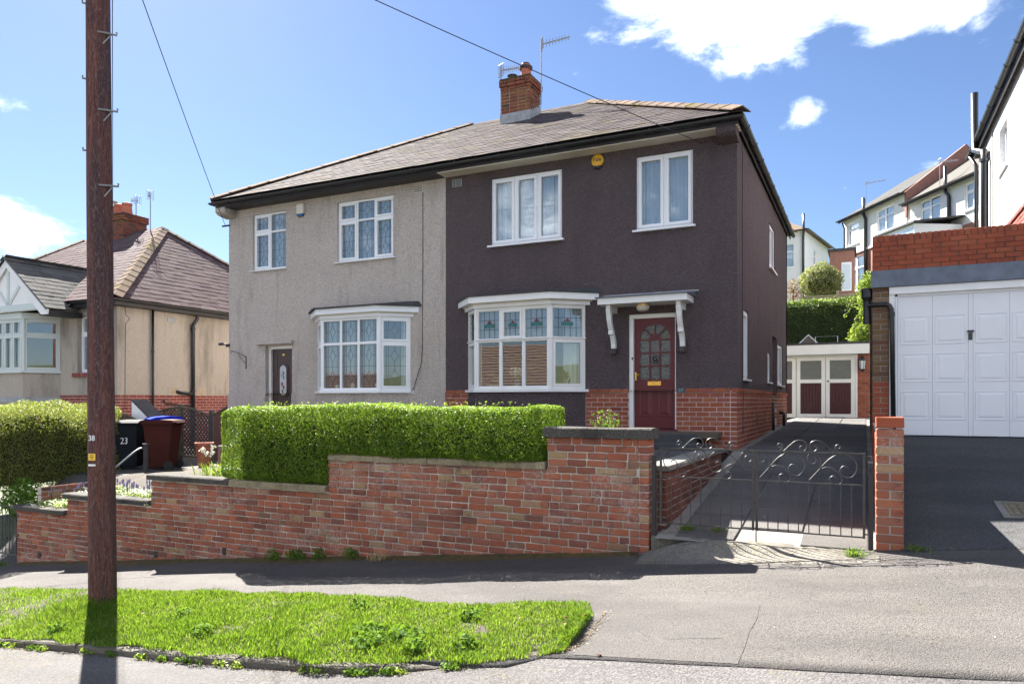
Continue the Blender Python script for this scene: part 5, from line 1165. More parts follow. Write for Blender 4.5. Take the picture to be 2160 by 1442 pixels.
slating(it, Vector((BXE0, BYE-.03, BZ)), Vector((1, 0, 0)), Vb, Nb, lambda v: (rl_*v/Lb, BXE-BXE0-rx*v/Lb) if v < Lb-.05 else None, .23, .339, 'slate_big', .46)
slating(it, Vector((BXE+.03, BYE, BZ)), Vector((0, 1, 0)), Vector((-rx/Lx_, 0, (BZR-BZ)/Lx_)), Vector(((BZR-BZ)/Lx_, 0, rx/Lx_)), lambda v: ((BYR-BYE)*v/Lx_, (YB2-BYE)-(YB2-BYR)*v/Lx_) if v < Lx_-.05 else None, .23, .339, 'slate_big', .46)
pieces(brf, 'slate', it, MT['slate_bung'])
ridge_line(brf, (BXE+.02, BYE-.02, BZ+.03), (BXR, BYR, BZR+.02), MT['ridge'], 'hip_tile_big', .42, .06, 'hip_tile'); ridge_line(brf, (BXE+.02, YB2, BZ+.03), (BXR, BYR, BZR+.02), MT['ridge_dark'], 'hip_tile', .44, .07, 'hip_tile'); ridge_line(brf, (BXR, BYR, BZR), (BXL, BYR, BZR), MT['ridge'], 'ridge_tile'); ridge_line(brf, (BXE0, BYE, BZ+.03), (BXL, BYR, BZR), MT['ridge'], 'hip_tile', .44, .07, 'hip_tile')
gutter(bg_, [(-19.35, BYE+.03, BZ-.02), (BXE-.02, BYE+.03, BZ-.02), (BXE-.02, YB2, BZ-.02)]); MB().box(-19.4, BXE-.03, BYE+.04, BYE+.06, BZ-.16, BZ-.02).build('fascia', MT['blackpaint'], bg_); MB().box(BXE-.05, BXE-.03, BYE+.06, YB2, BZ-.16, BZ-.02).build('fascia', MT['blackpaint'], bg_)
MB().box(BXE0+.1, BXE-.05, BYE+.06, YF+.01, BZ-.17, BZ-.155).build('soffit', MT['blackpaint'], bg_); MB().box(BX1-.01, BXE-.05, YF+.01, YB2, BZ-.17, BZ-.155).build('soffit', MT['blackpaint'], bg_)
# gabled bay
PBb = [(-22.95, YF-.005), (-22.5, 12.05), (-20.82, 12.05), (-20.37, YF-.005)]
MB().prism(PBb, 'z', -1.7, .80).build('bay_wall', MT['rc_beige'], bg_); MB().prism(offset_chain(PBb, .06), 'z', .80, .852).build('bay_sill', MT['sage'], bg_); MB().prism(offset_chain(PBb, .03), 'z', -.02, .13).build('bay_plinth_band', MT['leadgrey'], bg_)
for k in range(3):
    a, b = PBb[k], PBb[k+1]; lts = grid_l(4, .70, (0, 1, 2, 3), (0, 1, 2, 3), None, None) if k == 1 else grid_l(1, .70, (0,), (0,), None, None); window(bg_, frame(a, b, .855), math.dist(a, b), 1.43, lts, 'sage', .055, 0, .07, None, None, 'glass', [('slat', .02, .98, .02, .98, 'blind')] if k != 2 else None)
for p in PBb[1:3]: MB().tube([(p[0], p[1]+.035, .855), (p[0], p[1]+.035, 2.285)], .055, 8).build('corner_post', MT['sage'], bg_)
MB().prism(offset_chain(PBb, .05), 'z', 2.286, 2.45).build('bay_head', MT['sage'], bg_)
GA, GE, GL, GY, GZ0, GZ1 = -21.2, -19.36, -23.04, 11.80, 2.47, 3.92
gb = MB().prism([(GL+.1, GZ0-.01), (GE-.1, GZ0-.01), (GA, GZ1-.05)], 'y', GY+.10, GY+.16).build('gable', MT['wpaint'], bg_)
tm = MB(); tm.box(GL+.2, GE-.2, GY+.07, GY+.099, GZ0, GZ0+.17); tm.build('gable_beam', MT['sage'], bg_)
for nm, a, b in (('gable_stud', (GA, GZ0+.17), (GA, GZ1-.15)), ('gable_brace', (GA+.04, GZ0+.19), (GA+.62, GZ0+.78)), ('gable_brace', (GA-.04, GZ0+.19), (GA-.62, GZ0+.78))):
    d = Vector((b[0]-a[0], b[1]-a[1])).normalized(); n = Vector((-d.y, d.x))*.045; MB().prism([(a[0]+n.x, a[1]+n.y), (b[0]+n.x, b[1]+n.y), (b[0]-n.x, b[1]-n.y), (a[0]-n.x, a[1]-n.y)], 'y', GY+.075, GY+.0985).build(nm, MT['sage'], bg_)
for sx, ex in ((1, GE), (-1, GL)):
    MB().prism([(GA, GZ1), (ex, GZ0-.03), (ex-sx*.02, GZ0-.16), (ex-sx*.28, GZ0-.16), (GA, GZ1-.24)], 'y', GY+.03, GY+.069).build('barge_board', MT['wpaint'], bg_)
run = GE-GA; Lg = math.hypot(run, GZ1-GZ0); YG1 = 14.35
gr = MB(); gr.poly([(GA, GY, GZ1-.01), (GE, GY, GZ0-.01), (GE, 12.6, GZ0-.01), (GA, YG1+.2, GZ1-.01)]); gr.poly([(GA, GY, GZ1-.01), (GA, YG1+.2, GZ1-.01), (GL, 12.6, GZ0-.01), (GL, GY, GZ0-.01)]); gro = gr.build('gable_roof', MT['deck'], bg_)
it = []
for sx in (1, -1):
    slating(it, Vector((GA+sx*run*1.01, GY-.03 if sx > 0 else YG1, GZ0-.01)), Vector((0, 1, 0)) if sx > 0 else Vector((0, -1, 0)), Vector((-sx*run/Lg, 0, (GZ1-GZ0)/Lg)), Vector((sx*(GZ1-GZ0)/Lg, 0, run/Lg)),
            (lambda v: (0, .75+(YG1-GY-.75)*v/Lg+.1) if v < Lg-.05 else None) if sx > 0 else (lambda v: (YG1-GY-(.75+(YG1-GY-.75)*v/Lg+.1), YG1-GY+.03) if v < Lg-.05 else None), .205, .339, 'slate_big', .46)
pieces(gro, 'slate', it, MT['slate_grey']); ridge_line(gro, (GA, GY-.04, GZ1+.02), (GA, YG1+.15, GZ1+.02), MT['slate_grey'], 'ridge_tile', .44, .02)
MB().box(GE-.42, GE-.02, GY+.08, YF, GZ0-.17, GZ0-.03).build('gable_soffit', MT['blackpaint'], bg_); MB().tube([(GE-.03, GY+.05, GZ1+.0), (GE-.03, GY+.05, GZ1+.0)], .001, 4)
MB().add([(-19.50, 12.46, 2.60), (-19.36, 12.42, 2.62), (-21.12, 14.3, 3.99), (-21.28, 14.28, 3.94)], [(0, 1, 2, 3)]).build('valley_flashing', MT['leadgrey'], bg_)
MB().prism([(GE-.01, GZ0-.02), (GA, GZ1+.0), (GA, GZ1-.03), (GE-.01, GZ0-.05)], 'y', GY-.02, GY+.029).build('verge_trim', MT['leadgrey'], bg_)
# chimney, pots, pipes
bch = MB().box(-24.45, -22.95, 16.6, 17.5, 5.0, 6.50).build('chimney', MT['mortar_dark'], bg_); it = []
for r_ in range(13):
    zz = 6.52-CH*(r_+1); pj = .05 if r_ in (0, 1, 2) else 0
    for A_, B_ in (((-24.46-pj, 16.59-pj), (-22.94+pj, 16.59-pj)), ((-22.94+pj, 16.59-pj), (-22.94+pj, 17.51+pj)), ((-24.46-pj, 17.51+pj), (-24.46-pj, 16.59-pj))): course(it, frame(A_, B_), 0, math.dist(A_, B_), zz, 'stretcher', True, .115*(r_ % 2))
pieces(bch, 'brick', it, MT['brick_chim'])
for k, xx in enumerate((-24.15, -23.72, -23.3)): MB().lathe(xx-.0, 17.0, [(.19, 6.52), (.15, 6.86), (.17, 6.88), (.17, 6.95), (.145, 6.96)], 18).build('chimney_pot', MT['terra'], bch)
MB().prism([(-24.4, 6.52), (-23.0, 6.52), (-23.05, 6.56), (-24.35, 6.56)], 'y', 16.65, 17.45).build('flaunching', MT['moss'], bch)
MB().lathe(-24.15, 17.0, [(.21, 7.10), (.21, 7.12)], 14).build('cowl', MT['pewter'], bch); MB().tube([(-24.15, 17, 6.9), (-24.15, 17, 7.1)], .02, 6).build('cowl_stem', MT['pewter'], bch)
downpipe(bg_, [(BX1+.07, 13.83, 2.58), (BX1+.07, 13.83, -1.4)], .035, collars=[(BX1+.07, 13.83, 1.4), (BX1+.07, 13.83, -.3)])
downpipe(bg_, [(BX1+.16, 15.25, 2.86), (BX1+.16, 15.25, 2.45), (BX1+.08, 15.17, 2.25), (BX1+.08, 15.17, -1.4)], .055, collars=[(BX1+.08, 15.17, 2.15), (BX1+.08, 15.17, .32)])
MB().tube([(BX1+.0, 14.65, .30), (BX1+.08, 14.75, .26), (BX1+.08, 15.17, .22)], .045, 8).build('waste_pipe', MT['blackpl'], bg_); MB().tube([(BX1+.02, 14.2, .05), (BX1+.08, 14.25, -.05), (BX1+.08, 15.1, -.13)], .022, 8).build('waste_pipe', MT['blackpl'], bg_)
MB().box(BX1-.0, BX1+.012, 14.35, 14.62, 2.28, 2.42).build('air_brick', MT['leadgrey'], bg_)
for yy in (14.6, 15.55): MB().tube([(BX1+.001, yy, .30), (BX1+.006, yy, .30)], .11, 14).build('mortar_patch', MT['sandy'], bg_)
MB().tube([(BX1+.006, 13.02, 2.55), (BX1+.006, 13.05, 2.35), (BX1+.006, 13.16, 2.25), (BX1+.006, 13.04, 2.1), (BX1+.006, 13.02, -.2)], .006, 5).build('cable', MT['wire'], bg_)
# small white lean-to board by the side passage
pb = thing('cellar_hatch', (-16.3, 12.9, -1.3), 'white sloping timber hatch with dark felt edge against the bungalow', 'hatch')
MB().prism([(-16.75, .0), (-16.75, -.95), (-15.75, -.95), (-15.75, -.70)], 'y', 12.35, 12.75).build('white_board', MT['wpaint'], pb); MB().prism([(-16.78, .06), (-16.78, .02), (-15.66, -.73), (-15.62, -.69)], 'y', 12.36, 12.8).build('felt_top', MT['felt'], pb)

# ------------------------------------------------------------------ aerials
def yagi(mb, base, heading, L, n, el, tilt=0.0):
    d = Vector((math.cos(heading)*math.cos(tilt), math.sin(heading)*math.cos(tilt), math.sin(tilt))); b = Vector(base); mb.tube([tuple(b), tuple(b+d*L)], .018, 6)
    u = Vector((0, 0, 1)) if el == 'v' else Vector((-d.y, d.x, 0)).normalized()
    for k in range(n): p = b+d*(L*(k+.5)/n); h = .10-.03*k/n; mb.tube([tuple(p-u*h), tuple(p+u*h)], .008, 5)
def panel_refl(mb, c, heading, w=.10, h=.16):
    d = Vector((math.cos(heading), math.sin(heading), 0)); r_ = Vector((-d.y, d.x, 0)); c = Vector(c)
    for k in range(5): p = c+r_*(w*(k/4*2-1)); mb.tube([tuple(p-Vector((0, 0, h))), tuple(p+Vector((0, 0, h)))], .008, 5)
    for s_ in (-1, 1): mb.tube([tuple(c-r_*w+Vector((0, 0, s_*h))), tuple(c+r_*w+Vector((0, 0, s_*h)))], .006, 5)
def aerial(name, base, top, heads, label):
    t = thing(name, base, label, 'aerial'); MB().tube([base, top], .018, 8).build('mast', MT['alu'], t)
    for (p, hd, L, n, el, ti) in heads: m = MB(); yagi(m, p, hd, L, n, el, ti); panel_refl(m, p, hd); m.build('antenna', MT['alu'], t)
aerial('tv_aerial', (-8.26, 16.35, 7.25), (-8.26, 16.35, 8.45), [((-8.26, 16.35, 8.35), R(62), .62, 9, 'v', .38), ((-8.22, 16.35, 7.85), R(55), .55, 8, 'v', .4)], 'double television aerial strapped to the left of the red brick chimney')
aerial('tv_aerial', (-7.22, 16.5, 7.35), (-7.22, 16.5, 8.98), [((-7.2, 16.5, 8.85), R(35), .75, 9, 'v', .33)], 'tall single television aerial on the right of the red brick chimney')
aerial('tv_aerial', (-22.1, 17.0, 5.85), (-22.1, 17.0, 7.15), [((-22.1, 17, 7.1), R(150), .55, 8, 'v', .25)], 'television aerial mast standing right of the bungalow chimney')
aerial('tv_aerial', (-23.1, 17.2, 6.4), (-23.1, 17.2, 7.15), [((-23.0, 17.2, 7.08), R(160), .8, 8, 'v', .2)], 'television aerial behind the bungalow chimney pots')

# ------------------------------------------------------------------ right: flat-roofed garage and the white house
ga = thing('garage', (1.3, 12.8, -.55), 'flat-roofed brick garage with white panelled up-and-over door', 'garage')
GX0, GX1 = .108, 2.44; MG = frame((0, YF), (1, YF)); itp = []; itr = []
for r_ in range(6): course(itp, MG, GX0+.002, GX1, 2.045+CH*.93*r_, 'stretcher', False, .115*(r_ % 2), (), .002)
piece_mesh('edge_brick', .0735, .225, .105, .006, 4, .0025); k = 0; x = GX0+.04
while x < GX1: itp.append(('edge_brick', Matrix.Translation((x, YF+.112, 2.555)))); x += .083
pieces(ga, 'parapet_brick', itp, MT['brick_red'])
MB().box(GX0+.01, GX1, YF+.012, YF+.215, 1.8, 2.596).build('parapet_mortar', MT['mortar_dark'], ga)
it = []; z = 1.80-CH; row = 0; itl = []
while z > -.62:
    dst = it if z > .25 else itl
    if row % 2: dst += [('deep', T3(MG, GX0+.0545, .112, z+CH/2)), ('deep', T3(MG, GX0+.173, .112, z+CH/2))]
    else: dst.append(('stretcher', T3(MG, GX0+.1165, .0525, z+CH/2, 1.035)))
    z -= CH; row += 1
pieces(ga, 'pier_brick', it, MT['brick_brown']); pieces(ga, 'pier_brick', itl, MT['brick_red'])
MB().box(GX0+.008, GX0+.228, YF+.010, YF+.22, -.9, 1.798).build('pier_mortar', MT['mortar'], ga)
ml_ = frame((GX0, 20.5), (GX0, YF+.23)); it = []; z = 1.75; row = 0
while z > -.8: course(it, ml_, 0, 7.45, z, 'stretcher', False, .115*(row % 2)); z -= CH; row += 1
pieces(ga, 'side_brick', it, MT['brick_brown'], 60); MB().box(GX0+.01, GX0+.2, YF+.23, 20.5, -.9, 1.84).build('side_mortar', MT['mortar'], ga)
MB().box(GX0+.2, GX1, YF+.22, 20.5, 1.86, 1.95).build('roof', MT['felt'], ga); MB().box(GX0+.2, GX1, 20.3, 20.5, -.9, 1.86).build('back_wall', MT['mortar_dark'], ga)
MB().prism([(YF-.012, 2.06), (YF-.03, 2.05), (YF-.055, 1.82), (YF-.06, 1.79), (YF+.0, 1.80), (YF+.01, 2.06)], 'x', GX0-.02, GX1).build('lead_flashing', MT['lead'], ga)
MB().box(.345, GX1, YF-.03, YF+.06, 1.675, 1.785).build('lintel_board', MT['wpaint'], ga); MB().box(.345, .425, YF+.0, YF+.1, -.53, 1.673).build('door_frame', MT['wpaint'], ga); MB().box(.43, .462, YF+.02, YF+.1, -.53, 1.64).build('door_frame', MT['upvc'], ga); MB().box(.462, GX1, YF+.04, YF+.1, 1.635, 1.673).build('door_frame', MT['upvc'], ga)
dx0, dx1, dz0, dz1 = .467, 2.40, -.515, 1.632; gdr = MB().box(dx0, dx1, YF+.045, YF+.075, dz0, dz1).build('garage_door', MT['garage_white'], ga)
cols = [(.50, .905), (.965, 1.38), (1.49, 1.895), (1.955, 2.365)]
for ca, cb_ in cols:
    for rz in (.0, .58, 1.16):
        za_, zb_ = dz0+.235+rz, dz0+.235+rz+.45; m = MB(); y_ = YF+.045; e = .022
        def ring(i, yy): return [(ca+i, yy, za_+i), (cb_-i, yy, za_+i), (cb_-i, yy, zb_-i), (ca+i, yy, zb_-i)]
        m.v = ring(0, y_-.001)+ring(e*.5, y_-.007)+ring(e, y_-.0015)+ring(e*2, y_-.002)+ring(e*3, y_-.008)
        for s_ in range(4):
            for q in range(4): m.f.append([4*s_+q, 4*s_+(q+1) % 4, 4*s_+4+(q+1) % 4, 4*s_+4+q]); m.r.append(0)
        m.f.append([16, 17, 18, 19]); m.r.append(0); m.build('panel', MT['garage_white'], gdr)
for xx in (.935, 1.405, 1.465, 1.925): MB().box(xx-.002, xx+.002, YF+.0435, YF+.046, dz0, dz1).build('panel_joint', MT['leadgrey'], gdr)
hn_ = MB(); hn_.cbox(1.405, 1.455, YF+.025, YF+.044, .93, 1.04, .006); hn_.cbox(1.385, 1.475, YF-.005, YF+.03, 1.045, 1.075, .008); hn_.build('handle', MT['blackpl'], gdr)
downpipe(ga, [(.05, YF-.04, 1.52), (.30, YF-.05, 1.52), (.345, YF-.05, 1.50), (.375, YF-.05, 1.44), (.38, YF-.05, 1.30), (.405, YF-.05, -.50)], .036, collars=[(.379, YF-.05, 1.36)])
hop = MB(); hop.lathe(.035, YF+.1, [(.085, 1.80), (.085, 1.66), (.055, 1.60), (.055, 1.24), (.06, 1.24), (.06, 1.3)], 14); hop.build('hopper', MT['blackpl'], ga)
wh = thing('white_house', (5.5, 17, -.3), 'tall white rendered house with black pipes beside the flat garage', 'house')
WX, WY0, WY1, WZ = 2.45, 13.2, 20.4, 5.95
wall_build('wall', wall_grid(MB(), WY1-WY0, 3.38, WZ, .26, [(WY1-17.5, WY1-16.6, 4.55, 5.45)]), MT['rc_white'], wh, frame((WX, WY1), (WX, WY0)))
window(wh, frame((WX, 17.5), (WX, 16.6), 4.55), .9, .9, [(0, 1, 0, 1, True, None)], y=.1, sill=(.06, .05, .04), curt=[('net', .02, .98, .02, .98, 'net')])
mw_ = frame((WX-.0, WY1), (WX-.0, WY0)); it = []; z = 3.38-CH; row = 0
while z > 2.0: course(it, mw_, 0, 7.2, z, 'stretcher', False, .115*(row % 2), (), .001, .0525-(.03 if row == 0 else 0)); z -= CH; row += 1
pieces(wh, 'brick', it, MT['brick_bung'], 120); MB().box(WX+.012, WX+.26, WY0, WY1, -1, 3.378).build('mortar', MT['mortar_pale'], wh)
for a, b in (((WX, WY0), (10.5, WY0+.26)), ((WX+.26, WY1-.26), (10.5, WY1)), ((10.24, WY0+.26), (10.5, WY1-.26))): MB().box(a[0]+(.26 if b[1]-a[1] < 1 and a[0] == WX else 0), b[0], a[1], b[1], -1, WZ).build('wall', MT['rc_white'], wh)
wr = MB(); wx0, wx1, wy0, wy1 = WX-.12, 10.8, WY0-.3, WY1+.3; zm = WZ+2.2; ym = (wy0+wy1)/2
wr.poly([(wx0, wy0, WZ), (wx1, wy0, WZ), (wx1-3.5, ym, zm), (wx0+3.5, ym, zm)]); wr.poly([(wx1, wy1, WZ), (wx0, wy1, WZ), (wx0+3.5, ym, zm), (wx1-3.5, ym, zm)]); wr.poly([(wx0, wy1, WZ), (wx0, wy0, WZ), (wx0+3.5, ym, zm)]); wr.poly([(wx1, wy0, WZ), (wx1, wy1, WZ), (wx1-3.5, ym, zm)]); wr.poly([(wx0, wy0, WZ-.01), (wx0, wy1, WZ-.01), (wx1, wy1, WZ-.01), (wx1, wy0, WZ-.01)]); wr.build('roof', MT['slate'], wh)
gutter(wh, [(10.8, WY1+.32, WZ+.0), (wx0+.0, WY1+.32, WZ+.0), (wx0+.0, wy0, WZ+.0)]); MB().box(wx0+.01, wx0+.03, wy0, wy1, WZ-.16, WZ-.02).build('fascia', MT['blackpaint'], wh)
downpipe(wh, [(wx0-.07, 19.55, 7.05), (wx0-.07, 19.55, 5.75), (WX-.10, 18.75, 5.45), (WX-.10, 18.72, 5.2), (WX-.10, 18.72, 1.5)], .075, collars=[(WX-.10, 18.72, 5.25)])
downpipe(wh, [(wx0-.05, 20.55, 5.9), (WX-.06, 20.36, 5.6), (WX-.06, 20.36, 1.8)], .045)
MB().tube([(WX-.02, 18.2, 5.7), (WX-.02, 18.2, 2)], .012, 6).build('cable', MT['wire'], wh)
WNB = (WX-.0, 0)

# ------------------------------------------------------------------ small garage at the end of the drive
sg = thing('small_garage', (-1.3, 26, -.52), 'low flat-roofed garage with white framed oxblood doors at the drive end', 'garage')
YG = 26.0
MB().box(-3.15, .22, YG-.25, YG-.20, 1.545, 1.865).build('fascia', MT['wpaint'], sg); MB().box(-3.2, .25, YG-.27, YG+5, 1.87, 1.93).build('roof', MT['felt'], sg); MB().box(-3.15, -3.0, YG, YG+4.9, -.9, 1.85).build('wall', MT['brick_red'], sg); MB().box(.0, .15, YG+.12, YG+4.9, -.9, 1.85).build('wall', MT['brick_red'], sg); MB().box(-3, 0, YG+4.8, YG+4.9, -.9, 1.85).build('wall', MT['brick_red'], sg)
it = []; Mg = frame((0, YG), (1, YG)); z = 1.54-CH; row = 0
while z > -.6: course(it, Mg, -.205, .15, z, 'stretcher', False, .115*(row % 2)); z -= CH; row += 1
pieces(sg, 'brick', it, MT['brick_house']); MB().box(-.2, .145, YG+.011, YG+.12, -.9, 1.54).build('mortar', MT['mortar'], sg)
MB().box(-3.0, -.21, YG-.01, YG+.07, 1.475, 1.545).build('door_frame', MT['wpaint'], sg); MB().box(-.275, -.21, YG-.01, YG+.07, -.56, 1.474).build('door_frame', MT['wpaint'], sg)
for k, xa in enumerate((-2.96, -2.055, -1.155)):
    xb = xa+.888 if k < 2 else -.28; m = MB(); y_ = YG+.005; m.box(xa, xa+.12, y_, y_+.05, -.53, 1.47); m.box(xb-.12, xb, y_, y_+.05, -.53, 1.47)
    for a, b in ((-.53, -.40), (.62, .74), (1.36, 1.47)): m.box(xa+.12, xb-.12, y_, y_+.05, a, b)
    dd = m.build('garage_door', MT['wpaint'], sg); MB().box(xa+.12, xb-.12, y_+.02, y_+.03, .74, 1.36).build('pane', MT['obsc_gar'], dd)
    nb = 7; wd = (xb-xa-.24)/nb
    for q in range(nb): MB().cbox(xa+.12+q*wd+.002, xa+.12+(q+1)*wd-.002, y_+.012, y_+.03, -.40, .62, .005).build('board', MT['garage_red'], dd)
    if k == 2: MB().tube([(xa+.05, y_, .68), (xa+.05, y_-.04, .68), (xa+.11, y_-.05, .66)], .018, 8).build('handle', MT['blackpl'], dd)
ln = thing('wall_lantern', (-.07, 25.9, 1.0), 'black carriage lantern on the small garage brick pier', 'lamp')
m = MB(); m.lathe(-.07, 25.88, [(.03, .98), (.09, 1.03), (.095, 1.04)], 6); m.lathe(-.07, 25.88, [(.12, 1.33), (.05, 1.42), (.02, 1.46)], 6)
for k in range(6): a = 2*math.pi*k/6; m.tube([(-.07+.085*math.cos(a), 25.88+.085*math.sin(a), 1.03), (-.07+.11*math.cos(a), 25.88+.11*math.sin(a), 1.33)], .008, 5)
m.tube([(-.07, 25.99, 1.1), (-.07, 25.9, 1.02)], .015, 6); m.build('cage', MT['blackpl'], ln); MB().lathe(-.07, 25.88, [(.07, 1.05), (.09, 1.32)], 6).build('lantern_glass', MT['blind'], ln)
gh = thing('greenhouse', (-2.0, 29.8, .3), 'white framed greenhouse gable showing above the small garage roof', 'greenhouse')
m = MB()
for a, b in (((-2.75, 1.95), (-2.02, 2.66)), ((-2.02, 2.66), (-1.3, 1.95)), ((-2.45, 2.2), (-1.55, 2.2)), ((-2.75, .2), (-2.75, 1.95)), ((-1.3, .2), (-1.3, 1.95)), ((-2.45, .2), (-2.45, 2.22)), ((-1.62, .2), (-1.62, 2.25))): m.tube([(a[0], 31.2, a[1]), (b[0], 31.2, b[1])], .022, 6)
m.tube([(-2.02, 31.2, 2.66), (-2.02, 33.0, 2.66)], .02, 6); m.build('frame', MT['wpaint'], gh); MB().prism([(-2.73, .2), (-1.32, .2), (-1.32, 1.95), (-2.02, 2.63), (-2.73, 1.95)], 'y', 31.21, 31.22).build('pane', MT['glass'], gh)
gf = thing('trellis_arch', (-1.3, 31.0, .4), 'thin white metal plant support behind the small garage', 'plant support'); m = MB(); m.tube([(-1.75, 31, .4), (-1.75, 31, 2.56), (-.95, 31, 2.56), (-.95, 31, .4)], .015, 6); m.build('rail', MT['wpaint'], gf)

# ------------------------------------------------------------------ houses up the hill
LF = Vector((-1.24, 52.77, 0)); DF = Vector((.5104, -.86, 0)); NFI = Vector((.86, .5104, 0))
def farM(t, z=0): p = LF+DF*t; q = p+DF; return frame((p.x, p.y), (q.x, q.y), z)
def far_house(t0, t1, ze, zb, wins, label, pitch=.75, left_hip=False, rise=2.5):
    h = thing('hillside_house', tuple(LF+DF*((t0+t1)/2)+NFI*3+Vector((0, 0, zb))), label, 'house', 'white houses up the hill'); M = farM(t0); L = t1-t0
    holes = [(a-t0, b-t0, c, d) for a, b, c, d, n in wins]; up = [hh for hh in holes if hh[2] > ze-2.3]; lo = [hh for hh in holes if hh[2] <= ze-2.3]
    zs_ = ze-2.25
    wall_build('wall', wall_grid(MB(), L, zs_, ze, .25, up), MT['rc_white'], h, M); wall_build('brick_wall', wall_grid(MB(), L, zb-1, zs_-.003, .25, lo), MT['far_brick'], h, M)
    for a, b, c, d, n in wins: window(h, farM(a, c), b-a, d-c, grid_l(n, .68, (0,), (0,), None, None) if n > 1 else grid_l(1, .68, (0,), (), None, None), y=.06, sill=(.08, .05, .05), fw=.07, curt=[('net', .02, .98, .02, .98, 'net')])
    m = MB(); m.box(.0, .25, .25, 7, zb-1, ze); m.box(L-.25, L, .25, 7, zb-1, ze); m.box(.25, L-.25, 6.75, 7, zb-1, ze); m.build('wall', MT['rc_white'], h, M)
    zr = ze+rise; m = MB(); hl = 1.6 if left_hip else -.1
    m.poly([(-.15, -.35, ze+.02), (L, -.35, ze+.02), (L, 3.5, zr), (hl, 3.5, zr)]); m.poly([(L, 7.3, ze+.02), (-.15, 7.3, ze+.02), (hl, 3.5, zr), (L, 3.5, zr)]); m.poly([(-.15, 7.3, ze+.02), (-.15, -.35, ze+.02), (hl, 3.5, zr)]); m.poly([(L, -.35, ze+.01), (L, 7.3, ze+.01), (L, 3.5, zr)]); m.poly([(-.15, -.35, ze), (-.15, 7.3, ze), (L, 7.3, ze), (L, -.35, ze)]); rf = m.build('roof', MT['slate_grey'], h, M)
    g0, g1 = M @ Vector((-.2, -.35, ze+.02)), M @ Vector((L, -.35, ze+.02)); MB().sweep([(a*1.3+.06, b*1.3) for a, b in HALF], [tuple(g0), tuple(g1)]).build('gutter', MT['blackpl'], h)
    MB().box(-.15, L, -.33, -.3, ze-.13, ze).build('fascia', MT['blackpaint'], h, M)
    return h, M
hA, MA = far_house(0, 6.6, 11.9, 6.9, [(.55, 1.8, 10.15, 11.6, 1), (3.75, 5.45, 10.2, 11.62, 2), (.5, 2.45, 7.1, 9.3, 2)], 'white rendered hillside house with brick ground floor at the terrace end', left_hip=True)
MB().box(6.60, 6.78, -.1, 7.0, 10.5, 11.9).build('party_wall', MT['far_brick'], hA, MA); MB().prism([(-.2, 11.9), (7.0, 11.9), (3.5, 14.75)], 'x', 6.60, 6.78).build('party_gable', MT['far_brick'], hA, MA)
mp_ = farM(0); 
for t_, r_, zt_ in ((2.55, .09, 12.75), (.12, .05, 11.8)): pa = [mp_ @ Vector((t_, -.15, zt_)), mp_ @ Vector((t_, -.15, 11.7)), mp_ @ Vector((t_+.12, -.1, 11.4)), mp_ @ Vector((t_+.12, -.1, 7))]; downpipe(hA, [tuple(p) for p in pa], r_)
MB().box(.2, 5.3, -.08, -.01, 9.50, 9.62).build('string_course', MT['rc_white'], hA, MA)
hB, MBh = far_house(6.80, 14.5, 11.2, 6.5, [(7.85, 9.5, 9.65, 11.05, 2), (11.35, 12.6, 9.6, 11.0, 2)], 'white rendered hillside house with vertical blinds and a lower roof', rise=2.6)
pa = [mp_ @ Vector((10.1, -.15, 12.3)), mp_ @ Vector((10.1, -.15, 10.95)), mp_ @ Vector((10.3, -.1, 10.7)), mp_ @ Vector((10.3, -.1, 7))]; downpipe(hB, [tuple(p) for p in pa], .09)
cns = thing('conservatory', tuple(mp_ @ Vector((9.5, -1.5, 6.5))), 'white framed conservatory with dark roof edge below the hillside house', 'conservatory'); m = MB(); m.box(8.2, 11.2, -2.6, -.02, 6.2, 9.0); m.build('glazed_walls', MT['upvc'], cns, mp_); m = MB(); m.prism([(-2.75, 9.0), (-.02, 9.35), (-.02, 9.45), (-2.75, 9.1)], 'x', 8.0, 11.4); m.build('roof', MT['blackpaint'], cns, mp_)
for k in range(5): MB().box(8.3+k*.58, 8.8+k*.58, -2.63, -2.605, 7.9, 8.8).build('pane', MT['glass'], cns, mp_)
def aerial2(p, label, hd):
    aerial('tv_aerial', tuple(p), tuple(p+Vector((0, 0, 1.5))), [(tuple(p+Vector((0, 0, 1.4))), hd, 1.2, 10, 'v', .15)], label)
aerial2(mp_ @ Vector((2.75, -.12, 12.2)), 'television aerial on the end hillside house', R(20)); aerial2(mp_ @ Vector((9.6, -.1, 11.3)), 'television aerial over the hillside house with vertical blinds', R(40))
# another white house further left
MH = frame((-4.17, 59.13), (-4.17+.172*1, 59.13+.985*1)); h3 = thing('hillside_house', (-6, 62, 7.5), 'white hip-roofed hillside house standing apart behind the golden bush', 'house', 'white houses up the hill')
wall_build('wall', wall_grid(MB(), 7.85, 6.5, 13.0, .25, [(2.65, 3.65, 10.6, 12.0)]), MT['rc_white'], h3, MH @ Matrix.Translation((.25, 0, 0))); window(h3, MH @ Matrix.Translation((2.9, 0, 10.6)), 1.0, 1.4, grid_l(2, .68, (0,), (0,), None, None), y=.06, sill=(.06, .05, .05), fw=.07, curt=[('net', .02, .98, .02, .98, 'net')])
MI = frame((-4.17-.985*6.5, 59.13+.172*6.5), (-4.17, 59.13)); wall_build('wall', wall_grid(MB(), 6.5, 6.5, 13.0, .25, [(4.4, 5.8, 10.3, 12.1)]), MT['rc_white'], h3, MI); window(h3, MI @ Matrix.Translation((4.4, 0, 10.3)), 1.4, 1.8, grid_l(2, .68, (0,), (0,), None, None), y=.06, sill=(.06, .05, .05), fw=.07, curt=[('net', .02, .98, .02, .98, 'net')])
